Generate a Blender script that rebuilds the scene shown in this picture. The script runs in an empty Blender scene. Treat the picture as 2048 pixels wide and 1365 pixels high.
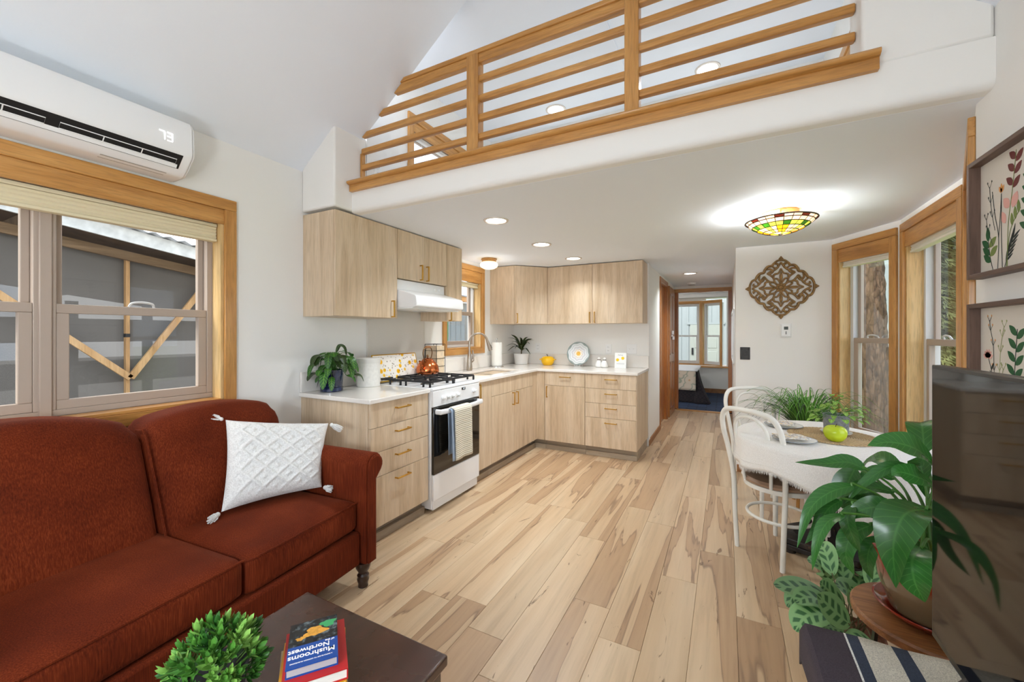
import bpy, bmesh, math, random
from mathutils import Vector, Matrix
R = math.radians
pi = math.pi
random.seed(11)
SC = bpy.context.scene
COL = SC.collection

# ------------------------------------------------------------------ camera
FPX, HY, TH, CH = 812.337, 667.4935, 0.4841, 1.3164
cam_d = bpy.data.cameras.new('camera')
cam = bpy.data.objects.new('camera', cam_d)
COL.objects.link(cam)
cam.location = (0, 0, CH)
cam.rotation_euler = (R(90), 0, TH)
cam_d.sensor_fit = 'HORIZONTAL'
cam_d.sensor_width = 36
cam_d.lens = FPX / 2048 * 36
cam_d.shift_y = -(682.5 - HY) / 2048
cam_d.clip_start = 0.02
cam_d.clip_end = 200
SC.camera = cam

# ------------------------------------------------------------------ world, sun, exposure
SC.view_settings.view_transform = 'Standard'
SC.view_settings.look = 'None'
SC.view_settings.exposure = 0.62
SC.view_settings.gamma = 1
SC.view_settings.use_curve_mapping = False
wd = bpy.data.worlds.new('sky')
SC.world = wd
wd.use_nodes = True
wn = wd.node_tree
wn.nodes.clear()
_o = wn.nodes.new('ShaderNodeOutputWorld')
_b = wn.nodes.new('ShaderNodeBackground')
_tc = wn.nodes.new('ShaderNodeTexCoord')
_sep = wn.nodes.new('ShaderNodeSeparateXYZ')
_rp = wn.nodes.new('ShaderNodeValToRGB')
_n = wn.nodes.new('ShaderNodeTexNoise')
_n.inputs['Scale'].default_value = 2.5
_n.inputs['Detail'].default_value = 6
_mx = wn.nodes.new('ShaderNodeMixRGB')
_r2 = wn.nodes.new('ShaderNodeValToRGB')
wn.links.new(_tc.outputs['Generated'], _sep.inputs[0])
wn.links.new(_sep.outputs['Z'], _rp.inputs[0])
_mp = wn.nodes.new('ShaderNodeMapping'); _mp.inputs['Location'].default_value = (2.3, 0.4, 1.1)
wn.links.new(_tc.outputs['Generated'], _mp.inputs['Vector']); wn.links.new(_mp.outputs[0], _n.inputs['Vector'])
wn.links.new(_n.outputs['Fac'], _r2.inputs[0])
_rp.color_ramp.elements[0].position = 0.0
_rp.color_ramp.elements[0].color = (0.40, 0.62, 0.95, 1)
_rp.color_ramp.elements[1].position = 0.7
_rp.color_ramp.elements[1].color = (0.22, 0.45, 0.88, 1)
_r2.color_ramp.elements[0].position = 0.32
_r2.color_ramp.elements[0].color = (0, 0, 0, 1)
_r2.color_ramp.elements[1].position = 0.55
_r2.color_ramp.elements[1].color = (1, 1, 1, 1)
wn.links.new(_r2.outputs[0], _mx.inputs[0])
wn.links.new(_rp.outputs[0], _mx.inputs[1])
_mx.inputs[2].default_value = (1.0, 1.0, 1.0, 1)
wn.links.new(_mx.outputs[0], _b.inputs[0])
_b.inputs[1].default_value = 2.3
wn.links.new(_b.outputs[0], _o.inputs[0])

sun_d = bpy.data.lights.new('sun', 'SUN')
sun_d.energy = 3.6
sun_d.angle = R(25)
sun_d.color = (1.0, 0.96, 0.9)
sun = bpy.data.objects.new('sun', sun_d)
COL.objects.link(sun)
sun.rotation_euler = (R(38), R(-20), 0)

# ------------------------------------------------------------------ helpers
def lin(r, g, b):
    def f(c):
        c /= 255.0
        return c / 12.92 if c <= 0.04045 else ((c + 0.055) / 1.055) ** 2.4
    return (f(r), f(g), f(b), 1)

def tag(o, label=None, cat=None, group=None, kind=None):
    if label: o['label'] = label
    if cat: o['category'] = cat
    if group: o['group'] = group
    if kind: o['kind'] = kind
    return o

def empty(name, loc=(0, 0, 0), rz=0, label=None, cat=None, group=None, kind=None, rot=None):
    o = bpy.data.objects.new(name, None)
    COL.objects.link(o)
    o.location = loc
    o.rotation_euler = rot if rot else (0, 0, rz)
    o.empty_display_size = 0.05
    return tag(o, label, cat, group, kind)

class MB:
    def __init__(s):
        s.v = []; s.f = []; s.uv = None
    def add(s, vs, fs):
        b = len(s.v)
        s.v += [Vector(p) for p in vs]
        s.f += [tuple(b + i for i in f) for f in fs]
        return s
    def box(s, x0, y0, z0, x1, y1, z1):
        if x0 > x1: x0, x1 = x1, x0
        if y0 > y1: y0, y1 = y1, y0
        if z0 > z1: z0, z1 = z1, z0
        return s.add([(x0,y0,z0),(x1,y0,z0),(x1,y1,z0),(x0,y1,z0),(x0,y0,z1),(x1,y0,z1),(x1,y1,z1),(x0,y1,z1)],
              [(0,3,2,1),(4,5,6,7),(0,1,5,4),(1,2,6,5),(2,3,7,6),(3,0,4,7)])
    def mbox(s, M, sx, sy, sz):
        vs = [M @ Vector((a*sx/2, b*sy/2, c*sz/2)) for c in (-1,1) for b in (-1,1) for a in (-1,1)]
        return s.add(vs, [(0,2,3,1),(4,5,7,6),(0,1,5,4),(1,3,7,5),(3,2,6,7),(2,0,4,6)])
    def bar(s, a, b, w, t, up=(0,0,1)):
        a = Vector(a); b = Vector(b); d = (b-a); L = d.length; d.normalize()
        up = Vector(up)
        if abs(d.dot(up)) > .98: up = Vector((1,0,0))
        sx = d.cross(up).normalized(); sz = sx.cross(d).normalized()
        M = Matrix.Translation((a+b)/2) @ Matrix((sx, d, sz)).transposed().to_4x4()
        return s.mbox(M, w, L, t)
    def lathe(s, prof, cx=0, cy=0, n=24, cap=True, sx=1, sy=1):
        vs = []; fs = []
        for r, z in prof:
            for i in range(n):
                a = 2*pi*i/n
                vs.append((cx + r*math.cos(a)*sx, cy + r*math.sin(a)*sy, z))
        m = len(prof)
        for j in range(m-1):
            for i in range(n):
                k = (i+1) % n
                fs.append((j*n+i, j*n+k, (j+1)*n+k, (j+1)*n+i))
        if cap:
            if prof[0][0] > 1e-5: fs.append(tuple(range(n-1, -1, -1)))
            if prof[-1][0] > 1e-5: fs.append(tuple((m-1)*n+i for i in range(n)))
        return s.add(vs, fs)
    def cyl(s, cx, cy, z0, z1, r, r2=None, n=20):
        return s.lathe([(r, z0), (r if r2 is None else r2, z1)], cx, cy, n)
    def tube(s, pts, r, n=8, closed=False, flat=1.0, up=None):
        pts = [Vector(p) for p in pts]
        m = len(pts)
        rs = r if isinstance(r, (list, tuple)) else [r]*m
        vs = []; fs = []
        prev = None
        for i, p in enumerate(pts):
            if closed: t = pts[(i+1) % m] - pts[i-1]
            else: t = pts[min(i+1, m-1)] - pts[max(i-1, 0)]
            if t.length < 1e-9: t = Vector((0,0,1))
            t.normalize()
            if up is not None:
                a = t.cross(Vector(up))
                if a.length < 1e-4: a = t.orthogonal()
                a.normalize()
            elif prev is None: a = t.orthogonal().normalized()
            else:
                a = prev - t*prev.dot(t)
                if a.length < 1e-6: a = t.orthogonal()
                a.normalize()
            prev = a
            b = t.cross(a)
            for k in range(n):
                an = 2*pi*k/n
                vs.append(p + a*math.cos(an)*rs[i] + b*math.sin(an)*rs[i]*flat)
        for j in range(m if closed else m-1):
            j2 = (j+1) % m
            for k in range(n):
                k2 = (k+1) % n
                fs.append((j*n+k, j*n+k2, j2*n+k2, j2*n+k))
        if not closed:
            fs.append(tuple(range(n-1, -1, -1)))
            fs.append(tuple((m-1)*n+k for k in range(n)))
        return s.add(vs, fs)
    def prism(s, poly, a, b, axis='z'):
        # polygon (CCW) extruded between a and b along axis
        n = len(poly)
        def P(p, t):
            if axis == 'z': return (p[0], p[1], t)
            if axis == 'x': return (t, p[0], p[1])
            return (p[0], t, p[1])
        vs = [P(p, a) for p in poly] + [P(p, b) for p in poly]
        fs = [tuple(range(n-1, -1, -1)), tuple(range(n, 2*n))]
        for i in range(n):
            k = (i+1) % n
            fs.append((i, k, n+k, n+i))
        return s.add(vs, fs)
    def grid(s, fn, nu, nv, closeu=False, closev=False):
        vs = [fn(i/(nu if closeu else nu-1), j/(nv if closev else nv-1)) for j in range(nv) for i in range(nu)]
        fs = []
        for j in range(nv if closev else nv-1):
            for i in range(nu if closeu else nu-1):
                i2 = (i+1) % nu; j2 = (j+1) % nv
                fs.append((j*nu+i, j*nu+i2, j2*nu+i2, j2*nu+i))
        return s.add(vs, fs)
    def sphere(s, c, r, nu=16, nv=10, sz=1.0, sx=1.0, sy=1.0):
        c = Vector(c)
        prof = []
        vs = []; fs = []
        for j in range(1, nv):
            a = pi*j/nv
            for i in range(nu):
                b = 2*pi*i/nu
                vs.append(c + Vector((r*sx*math.sin(a)*math.cos(b), r*sy*math.sin(a)*math.sin(b), r*sz*math.cos(a))))
        t = len(vs); vs.append(c + Vector((0,0,r*sz))); vs.append(c - Vector((0,0,r*sz)))
        for j in range(nv-2):
            for i in range(nu):
                k = (i+1) % nu
                fs.append((j*nu+i, (j+1)*nu+i, (j+1)*nu+k, j*nu+k))
        for i in range(nu):
            k = (i+1) % nu
            fs.append((t, i, k)); fs.append((t+1, (nv-2)*nu+k, (nv-2)*nu+i))
        return s.add(vs, fs)
    def rbox(s, x0, y0, z0, x1, y1, z1, r=.03, n=8, fn=None):
        # rounded box from a subdivided cube; fn(u,v,w,p) may displace
        c = Vector(((x0+x1)/2, (y0+y1)/2, (z0+z1)/2))
        h = Vector(((x1-x0)/2, (y1-y0)/2, (z1-z0)/2))
        bm = bmesh.new()
        bmesh.ops.create_cube(bm, size=2)
        bmesh.ops.subdivide_edges(bm, edges=bm.edges[:], cuts=n, use_grid_fill=True)
        vs = []
        idx = {}
        for i, v in enumerate(bm.verts):
            idx[v] = i
            q = Vector((v.co.x*h.x, v.co.y*h.y, v.co.z*h.z))
            # pull grid lines towards edges to resolve the rounding
            inner = Vector([max(-h[k]+r, min(h[k]-r, q[k])) for k in range(3)])
            d = q - inner
            if d.length > 1e-9:
                m = max(abs(d.x), abs(d.y), abs(d.z))
                q = inner + d.normalized()*m if m > 0 else inner
            p = c + q
            if fn: p = fn(v.co.x, v.co.y, v.co.z, p)
            vs.append(p)
        fs = [tuple(idx[v] for v in f.verts) for f in bm.faces]
        bm.free()
        return s.add(vs, fs)
    def build(s, name, mat, parent=None, loc=None, bevel=0, seg=2, smooth=True, angle=38, sub=0, uv=None):
        me = bpy.data.meshes.new(name)
        off = Vector((0,0,0))
        if loc is not None: off = Vector(loc)
        elif parent is not None:
            off = s.local_off if hasattr(s, 'local_off') else poff(parent)
        me.from_pydata([tuple(p-off) for p in s.v], [], s.f)
        me.validate()
        bm = bmesh.new(); bm.from_mesh(me)
        bmesh.ops.recalc_face_normals(bm, faces=bm.faces)
        bm.to_mesh(me); bm.free()
        if uv:
            L = me.uv_layers.new(name='UVMap')
            for lp in me.loops:
                L.data[lp.index].uv = uv[lp.vertex_index]
        if mat is not None: me.materials.append(mat)
        if smooth:
            me.polygons.foreach_set('use_smooth', [True]*len(me.polygons))
            me.set_sharp_from_angle(angle=R(angle))
        o = bpy.data.objects.new(name, me)
        COL.objects.link(o)
        if loc is not None: o.location = loc
        if parent is not None: o.parent = parent
        if bevel:
            m = o.modifiers.new('bevel', 'BEVEL'); m.width = bevel; m.segments = seg
            m.limit_method = 'ANGLE'; m.angle_limit = R(40)
            m.harden_normals = False
        if sub:
            m = o.modifiers.new('sub', 'SUBSURF'); m.levels = sub; m.render_levels = sub
        return o

LOCAL = set()
def poff(p):
    # world translation of an unrotated parent chain; rotated things are modelled in local space
    v = Vector((0,0,0))
    while p is not None:
        if p.name in LOCAL: return Vector((0,0,0))
        v += p.location
        p = p.parent
    return v

def local(o):
    LOCAL.add(o.name)
    return o

def copy_tree(o, parent=None):
    c = o.copy(); COL.objects.link(c)
    c.parent = parent
    for ch in o.children: copy_tree(ch, c)
    return c

def B(*a): return MB().box(*a)

def lerp(a, b, t): return a + (b-a)*t

def bez(pts, n=12):
    # Catmull-Rom through points
    pts = [Vector(p) for p in pts]
    P = [2*pts[0]-pts[1]] + pts + [2*pts[-1]-pts[-2]]
    out = []
    for i in range(1, len(P)-2):
        for k in range(n):
            t = k/n
            a, b, c, d = P[i-1], P[i], P[i+1], P[i+2]
            out.append(0.5*((2*b) + (c-a)*t + (2*a-5*b+4*c-d)*t*t + (3*b-a-3*c+d)*t**3))
    out.append(pts[-1])
    return out

# ------------------------------------------------------------------ materials
class NT:
    def __init__(s, name):
        s.m = bpy.data.materials.new(name); s.m.use_nodes = True
        s.t = s.m.node_tree; s.t.nodes.clear()
        s.out = s.n('OutputMaterial')
    def n(s, t, **k):
        x = s.t.nodes.new('ShaderNode'+t)
        for a, b in k.items():
            if a.startswith('_'): setattr(x, a[1:], b)
            else: x.inputs[a.replace('__', ' ')].default_value = b
        return x
    def l(s, a, b): s.t.links.new(a, b); return s
    def ramp(s, stops, interp='LINEAR'):
        r = s.n('ValToRGB'); e = r.color_ramp.elements
        r.color_ramp.interpolation = interp
        while len(e) < len(stops): e.new(0.5)
        for i, (p, c) in enumerate(stops):
            e[i].position = p; e[i].color = c if len(c) == 4 else (*c, 1)
        return r
    def coords(s, scale=(1,1,1), kind='Object', rnd=0, rot=(0,0,0)):
        tc = s.n('TexCoord'); mp = s.n('Mapping')
        mp.inputs['Scale'].default_value = scale
        mp.inputs['Rotation'].default_value = rot
        src = tc.outputs[kind]
        if rnd:
            oi = s.n('ObjectInfo'); mu = s.n('VectorMath', _operation='MULTIPLY_ADD')
            cm = s.n('CombineXYZ')
            for k in range(3): s.l(oi.outputs['Random'], cm.inputs[k])
            s.l(cm.outputs[0], mu.inputs[0])
            mu.inputs[1].default_value = (rnd, rnd*1.7, rnd*2.3)
            s.l(src, mu.inputs[2]); src = mu.outputs[0]
        s.l(src, mp.inputs['Vector'])
        return mp.outputs[0]
    def bsdf(s, col=None, rough=.5, metal=0, **k):
        b = s.n('BsdfPrincipled')
        if col is not None:
            if hasattr(col, 'is_linked'): s.l(col, b.inputs['Base Color'])
            else: b.inputs['Base Color'].default_value = col
        if hasattr(rough, 'is_linked'): s.l(rough, b.inputs['Roughness'])
        else: b.inputs['Roughness'].default_value = rough
        b.inputs['Metallic'].default_value = metal
        for a, v in k.items(): b.inputs[a.replace('__', ' ')].default_value = v
        s.l(b.outputs[0], s.out.inputs[0])
        return b
    def bump(s, b, h, strength=.3, dist=.01):
        x = s.n('Bump'); x.inputs['Strength'].default_value = strength; x.inputs['Distance'].default_value = dist
        s.l(h, x.inputs['Height']); s.l(x.outputs[0], b.inputs['Normal'])

_mc = {}
def pmat(name, col, rough=.5, metal=0, var=0, vscale=8, bump=0, bscale=60, bdist=.004, stretch=(1,1,1), **k):
    if name in _mc: return _mc[name]
    n = NT(name)
    c = col
    if var or bump:
        co = n.coords(stretch)
    if var:
        nz = n.n('TexNoise', Scale=vscale, Detail=4); n.l(co, nz.inputs['Vector'])
        a = tuple(max(0, x*(1-var)) for x in col[:3]); b_ = tuple(min(1, x*(1+var)) for x in col[:3])
        rp = n.ramp([(.3, a), (.7, b_)]); n.l(nz.outputs['Fac'], rp.inputs[0]); c = rp.outputs[0]
    b = n.bsdf(c, rough, metal, **k)
    if bump:
        nz2 = n.n('TexNoise', Scale=bscale, Detail=3); n.l(co, nz2.inputs['Vector'])
        n.bump(b, nz2.outputs['Fac'], bump, bdist)
    _mc[name] = n.m
    return n.m

def wood(name, dark, mid, light, axis='z', sc=1.0, rough=.42, rnd=7.0, streak=.5, kind='Object', coat=0):
    if name in _mc: return _mc[name]
    n = NT(name)
    k = {'x': (1.1, 14, 14), 'y': (14, 1.1, 14), 'z': (14, 14, 1.1)}[axis]
    co = n.coords(tuple(a*sc for a in k), kind, rnd)
    nz = n.n('TexNoise', Scale=1.6, Detail=9, Roughness=.62, Distortion=.6); n.l(co, nz.inputs['Vector'])
    rp = n.ramp([(.28, dark), (.47, mid), (.72, light)]); n.l(nz.outputs['Fac'], rp.inputs[0])
    co2 = n.coords(tuple(a*sc*5 for a in k), kind, rnd)
    nz2 = n.n('TexNoise', Scale=3, Detail=3); n.l(co2, nz2.inputs['Vector'])
    r2 = n.ramp([(.36, (1-streak*.45,)*3), (.52, (1,1,1))]); n.l(nz2.outputs['Fac'], r2.inputs[0])
    mx = n.n('MixRGB', _blend_type='MULTIPLY'); mx.inputs[0].default_value = .8
    n.l(rp.outputs[0], mx.inputs[1]); n.l(r2.outputs[0], mx.inputs[2])
    b = n.bsdf(mx.outputs[0], rough)
    if coat:
        b.inputs['Coat Weight'].default_value = coat; b.inputs['Coat Roughness'].default_value = .15
    n.bump(b, nz2.outputs['Fac'], .08, .002)
    _mc[name] = n.m
    return n.m

def emis(name, col, s):
    if name in _mc: return _mc[name]
    n = NT(name)
    e = n.n('Emission'); e.inputs[0].default_value = col; e.inputs[1].default_value = s
    n.l(e.outputs[0], n.out.inputs[0]); _mc[name] = n.m
    return n.m

def glassmat(name, tint=(1,1,1,1), gloss=.08, rough=0.0):
    if name in _mc: return _mc[name]
    n = NT(name)
    t = n.n('BsdfTransparent'); t.inputs[0].default_value = tint
    g = n.n('BsdfGlossy'); g.inputs['Roughness'].default_value = rough
    fr = n.n('Fresnel', IOR=1.45)
    mu = n.n('Math', _operation='MULTIPLY'); mu.inputs[1].default_value = gloss*5
    mu.use_clamp = True
    n.l(fr.outputs[0], mu.inputs[0])
    mx = n.n('MixShader')
    n.l(mu.outputs[0], mx.inputs[0]); n.l(t.outputs[0], mx.inputs[1]); n.l(g.outputs[0], mx.inputs[2])
    n.l(mx.outputs[0], n.out.inputs[0]); _mc[name] = n.m
    return n.m

M_wall = pmat('wall_paint', lin(240,238,233), .75, bump=.06, bscale=180, bdist=.002)
M_ceil = pmat('ceiling_paint', lin(240,245,252), .8, bump=.05, bscale=140, bdist=.002)
M_oak = wood('honey_oak', lin(166,112,52), lin(194,138,70), lin(213,160,92), 'z', .7, .38, coat=.2)
M_oakx = wood('honey_oak_x', lin(166,112,52), lin(194,138,70), lin(213,160,92), 'x', .7, .38, coat=.2)
M_oaky = wood('honey_oak_y', lin(166,112,52), lin(194,138,70), lin(213,160,92), 'y', .7, .38, coat=.2)
M_cab = wood('pale_oak_laminate', lin(188,160,128), lin(211,187,156), lin(228,208,182), 'z', .55, .4, streak=.3)
M_cabh = M_cab
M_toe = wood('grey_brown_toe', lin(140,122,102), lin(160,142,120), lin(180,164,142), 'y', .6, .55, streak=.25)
M_brass = pmat('brushed_brass', lin(205,160,75), .3, 1)
M_white = pmat('white_enamel', lin(238,238,238), .22)
M_vinyl = pmat('taupe_vinyl', lin(176,160,146), .45)
M_vinylw = pmat('pale_vinyl', lin(214,214,212), .4)
M_glass = glassmat('window_glass', (.97,.98,.98,1), .05)
M_dark = pmat('black_plastic', lin(18,18,20), .35)
M_quartz = pmat('white_quartz', lin(236,230,222), .12, var=.03, vscale=240)
M_plate = pmat('white_plate', lin(240,240,238), .35)
# ------------------------------------------------------------------ the shell
XL, XR, CZ, YB, YK = -2.565, 0.79, 2.134, 1.93, 4.926
RX, RZ = -0.904, 3.654            # ridge
SL = 0.74
def slopeL(x): return 2.425 + SL*(x - XL)
def slopeR(x): return 2.40 + SL*(XR - x)

def struct(o, label, cat): return tag(o, label, cat, kind='structure')

def wallseg(name, p, q, z0, z1, t, ops, mat, label, cat='wall'):
    # wall from p to q (xy); outside is to the right of p->q; openings (s0, s1, za, zb)
    p = Vector((p[0], p[1], 0)); q = Vector((q[0], q[1], 0))
    d = (q-p); L = d.length; d.normalize(); nrm = Vector((d.y, -d.x, 0))
    ss = sorted({0, L, *[a for o in ops for a in o[:2]]})
    m = MB()
    def cell(a, b, za, zb):
        if b-a < 1e-5 or zb-za < 1e-5: return
        P = [p+d*a, p+d*b, p+d*b+nrm*t, p+d*a+nrm*t]
        vs = [(v.x, v.y, za) for v in P] + [(v.x, v.y, zb) for v in P]
        m.add(vs, [(0,1,2,3),(7,6,5,4),(0,4,5,1),(1,5,6,2),(2,6,7,3),(3,7,4,0)])
    for a, b in zip(ss[:-1], ss[1:]):
        mid = (a+b)/2
        here = sorted([(o[2], o[3]) for o in ops if o[0] < mid < o[1]])
        z = z0
        for za, zb in here:
            cell(a, b, z, za); z = zb
        cell(a, b, z, z1)
    o = m.build(name, mat, loc=(p.x, p.y, z0), smooth=False)
    return struct(o, label, cat)

# left wall: outside is -x.  walk from far to near so that outside is to the right
WL_Y0, WL_Y1, WL_Z0, WL_Z1 = -0.05, 1.30, 0.93, 2.03       # living window
WK_Y0, WK_Y1, WK_Z0, WK_Z1 = 3.405, 4.085, 1.147, 2.03      # kitchen window
YN = -2.7
y2s = lambda y: y - YN
wallseg('wall_left', (XL, YK+.1), (XL, YN), 0, 2.46, .14,
        [(YK+.1-WL_Y1, YK+.1-WL_Y0, WL_Z0, WL_Z1), (YK+.1-WK_Y1, YK+.1-WK_Y0, WK_Z0, WK_Z1)], M_wall,
        'warm white wall with the wide living window and the air conditioner')
wallseg('wall_right', (XR, YN), (XR, 2.05), 0, 2.44, .12, [(0.5, 2.0, .5, 2.0)], M_wall,  # opening behind the viewer is added to let in more skylight
        'warm white wall on the right that carries the framed flower pictures')
wallseg('wall_rear', (XL, YN), (XR, YN), 0, 3.75, .12, [(.25, 3.1, .1, 2.35)], M_wall,  # unseen wall; its wide opening is added to bring daylight in
        'white gable wall behind the viewer with a wide opening added for daylight')
# kitchen end wall, hall walls
m = B(XL, YK, 0, -.79, YK+.1, CZ)
struct(m.build('wall_kitchen', M_wall, loc=(XL, YK, 0)), 'white end wall of the kitchen behind the short counter run', 'wall')
wallseg('wall_hall_left', (-.80, 7.62), (-.80, YK+.1), 0, CZ, .1, [(7.62-6.62, 7.62-5.93, 0, 2.04)], M_wall, 'white hallway wall on the left with a timber doorway')
wallseg('wall_hall_end', (-.9, 7.62), (.2, 7.62), 0, CZ, -.1, [(.16, .945, 0, 2.03)], M_wall, 'white wall at the hallway end around the bedroom doorway')
wallseg('wall_hall_right', (.095, 4.53), (.095, 7.62), 0, CZ, .1, [(1.2, 2.35, .98, 1.58)], M_wall, 'white hallway wall on the right with a bright narrow window')
wallseg('wall_medallion', (.84, 4.43), (.086, 4.43), 0, CZ, .1, [], M_wall, 'off-white wall carrying the carved diamond ornament and the thermostat')

# bay
BP = [(.79, 2.05), (1.10, 2.93), (1.116, 3.885), (.82, 4.43)]
def seglen(a, b): return math.hypot(b[0]-a[0], b[1]-a[1])
BAYZ0, BAYZ1 = .45, 2.03
L3 = seglen(BP[2], BP[3]); L2 = seglen(BP[1], BP[2]); L1 = seglen(BP[0], BP[1])
W1 = (.075, L3-.075); W2 = (.075, L2-.10); W3 = (.09, L1-.09)
wallseg('wall_bay_far', BP[2], BP[3], 0, CZ, .12, [(W1[0], W1[1], BAYZ0, BAYZ1)], M_wall, 'angled bay wall facing the big tree trunk')
wallseg('wall_bay_side', BP[1], BP[2], 0, CZ, .12, [(W2[0], W2[1], BAYZ0, BAYZ1)], M_wall, 'long bay wall behind the dining table')
wallseg('wall_bay_near', BP[0], BP[1], 0, CZ, .12, [(W3[0], W3[1], BAYZ0, BAYZ1)], M_wall, 'near angled bay wall seen almost edge-on by the pictures')

# ceilings
m = MB().prism([(XL-.1, 2.0), (.9, 2.0), (1.35, 2.9), (1.35, 3.95), (.95, 4.5), (.95, 7.7), (XL-.1, 7.7)], CZ, CZ+.14)
struct(m.build('ceiling', M_ceil, loc=(0, 3, CZ), smooth=False), 'flat white kitchen ceiling under the loft', 'ceiling')
m = MB().prism([(XL-.2, slopeL(XL-.2)), (RX, RZ), (RX, RZ+.12), (XL-.2, slopeL(XL-.2)+.14)], YN, 2.02, 'y')
struct(m.build('ceiling_slope_left', M_ceil, loc=(XL, 0, 2.4), smooth=False), 'white sloped ceiling above the sofa and air conditioner', 'ceiling')
m = MB().prism([(XR+.2, slopeR(XR+.2)), (XR+.2, slopeR(XR+.2)+.14), (RX, RZ+.12), (RX, RZ)], YN, 2.02, 'y')
struct(m.build('ceiling_slope_right', M_ceil, loc=(XR, 0, 2.4), smooth=False), 'white sloped ceiling on the right side of the living room', 'ceiling')
# gable over the loft opening
m = MB().prism([(-1.29, 3.38), (-.53, 3.38), (RX, RZ+.05)], 2.0, 2.08, 'y')
struct(m.build('wall_gable', M_ceil, loc=(RX, 2.0, 3.4), smooth=False), 'white gable piece above the loft opening', 'wall')
# beam and the two blocks that carry it
m = MB()
pr = [(2.12, CZ+.002), (2.12, 2.30), (YB, 2.30), (YB, CZ+.03)] + [(YB+.03-.03*math.cos(a), CZ+.03-.03*math.sin(a)) for a in (R(25), R(50), R(75), R(90))]
m.prism(pr, -2.25, XR, 'x')
struct(m.build('trim_1', M_wall, loc=(RX, YB, CZ), angle=50), 'white rounded beam face below the loft railing', 'beam')
m = MB().prism([(XL, CZ+.012), (-2.24, CZ+.012), (-2.24, slopeL(-2.24)+.02), (XL, slopeL(XL)+.02)], 1.79, 2.06, 'y')
struct(m.build('trim_2', M_wall, loc=(XL, 1.79, CZ), bevel=.012), 'white boxed soffit above the tall left wall cabinet', 'soffit')
m = MB().prism([(.445, 2.299), (XR, 2.299), (XR, slopeR(XR)+.02), (.445, slopeR(.445)+.02)], YB, 2.10, 'y')
struct(m.build('trim_3', M_wall, loc=(.445, YB, CZ), bevel=.012), 'white wall block closing the right end of the loft opening', 'wall')
# loft
LX0, LX1, LY1, LZ = -2.24, .65, 3.78, 3.38
m = B(LX0-.1, 2.06, 2.28, LX1+.1, LY1+.1, 2.345)
struct(m.build('floor_loft', pmat('loft_carpet', lin(206,204,200), .9), loc=(-.8, 3, 2.28)), 'loft floor behind the railing', 'floor')
wallseg('wall_loft_left', (LX0, LY1), (LX0, 2.06), 2.3, LZ, .1, [(LY1-3.50, LY1-2.53, 2.42, 3.03)], M_wall, 'cream loft wall with the blind-covered window')
wallseg('wall_loft_right', (LX1, 2.06), (LX1, LY1), 2.3, LZ, .1, [(.48, 1.4, 2.42, 3.0)], M_wall, 'cream loft wall on the right with a sliver of oak window casing')
m = B(LX0-.1, LY1, 2.3, LX1+.1, LY1+.1, LZ)
struct(m.build('wall_loft_back', M_wall, loc=(-.8, LY1, 2.3)), 'cream back wall of the loft', 'wall')
m = B(LX0-.1, 2.02, LZ, LX1+.1, LY1+.1, LZ+.1)
m.box(-.777, 2.09, LZ-.012, -.69, LY1, LZ)
struct(m.build('ceiling_loft', M_ceil, loc=(-.8, 3, LZ), smooth=False), 'flat white loft ceiling with a narrow seam strip', 'ceiling')

# bedroom
CARP = NT('blue_carpet')
_c = CARP.coords((1,1,1))
_bk = CARP.n('TexBrick', Scale=1.0); CARP.l(_c, _bk.inputs['Vector'])
_bk.inputs['Color1'].default_value = lin(38,52,78); _bk.inputs['Color2'].default_value = lin(52,70,100); _bk.inputs['Mortar'].default_value = lin(24,34,54)
_bk.inputs['Brick Width'].default_value = .3; _bk.inputs['Row Height'].default_value = .1; _bk.inputs['Mortar Size'].default_value = .012
CARP.bsdf(_bk.outputs[0], .95)
m = B(-2.7, 7.60, -.03, 1.0, 10.6, .004)
struct(m.build('floor_bedroom', CARP.m, loc=(0, 8, 0)), 'dark blue patterned carpet in the bedroom', 'carpet')
wallseg('wall_bedroom_back', (-2.7, 10.0), (.6, 10.0), 0, 2.3, -.1, [(1.1, 2.72, .60, 2.12)], M_wall, 'white bedroom wall around the bay window recess')
m = B(.42, 7.72, 0, .52, 10.0, 2.3); struct(m.build('wall_bedroom_right', M_wall, loc=(.42, 9, 0)), 'white bedroom wall right of the doorway', 'wall')
m = B(-2.7, 7.72, 0, -2.6, 10.0, 2.3); struct(m.build('wall_bedroom_left', M_wall, loc=(-2.65, 9, 0)), 'white bedroom wall hidden left of the doorway', 'wall')
m = B(-2.7, 7.6, 2.28, .6, 10.7, 2.36); struct(m.build('ceiling_bedroom', M_ceil, loc=(-1, 9, 2.28)), 'white bedroom ceiling', 'ceiling')

# ------------------------------------------------------------------ floor planks
FL = NT('spalted_plank')
def _nz(scale, rnd, sc, det, rough, dist):
    n = FL.n('TexNoise', Scale=sc, Detail=det, Roughness=rough, Distortion=dist); FL.l(FL.coords(scale, 'Object', rnd), n.inputs['Vector']); return n.outputs['Fac']
a1 = _nz((4.6, .34, 4.6), 31, 1.0, 4, .5, .5)          # heartwood bands
rp = FL.ramp([(.30, lin(223,198,165)), (.46, lin(210,181,146)), (.535, lin(206,175,139)), (.542, lin(150,120,94)), (.552, lin(184,150,116)), (.62, lin(190,157,122)), (.75, lin(168,135,102))]); FL.l(a1, rp.inputs[0])
a2 = _nz((26, 1.3, 26), 57, 1.2, 8, .65, .4)            # fine grain
r2 = FL.ramp([(.30, (.78,.76,.74)), (.50, (.98,.98,.98)), (.7, (1.05,1.05,1.05))]); FL.l(a2, r2.inputs[0])
a3 = _nz((9, 1.6, 9), 91, 1.0, 6, .7, 2.4)              # knots and spalt lines
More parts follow.
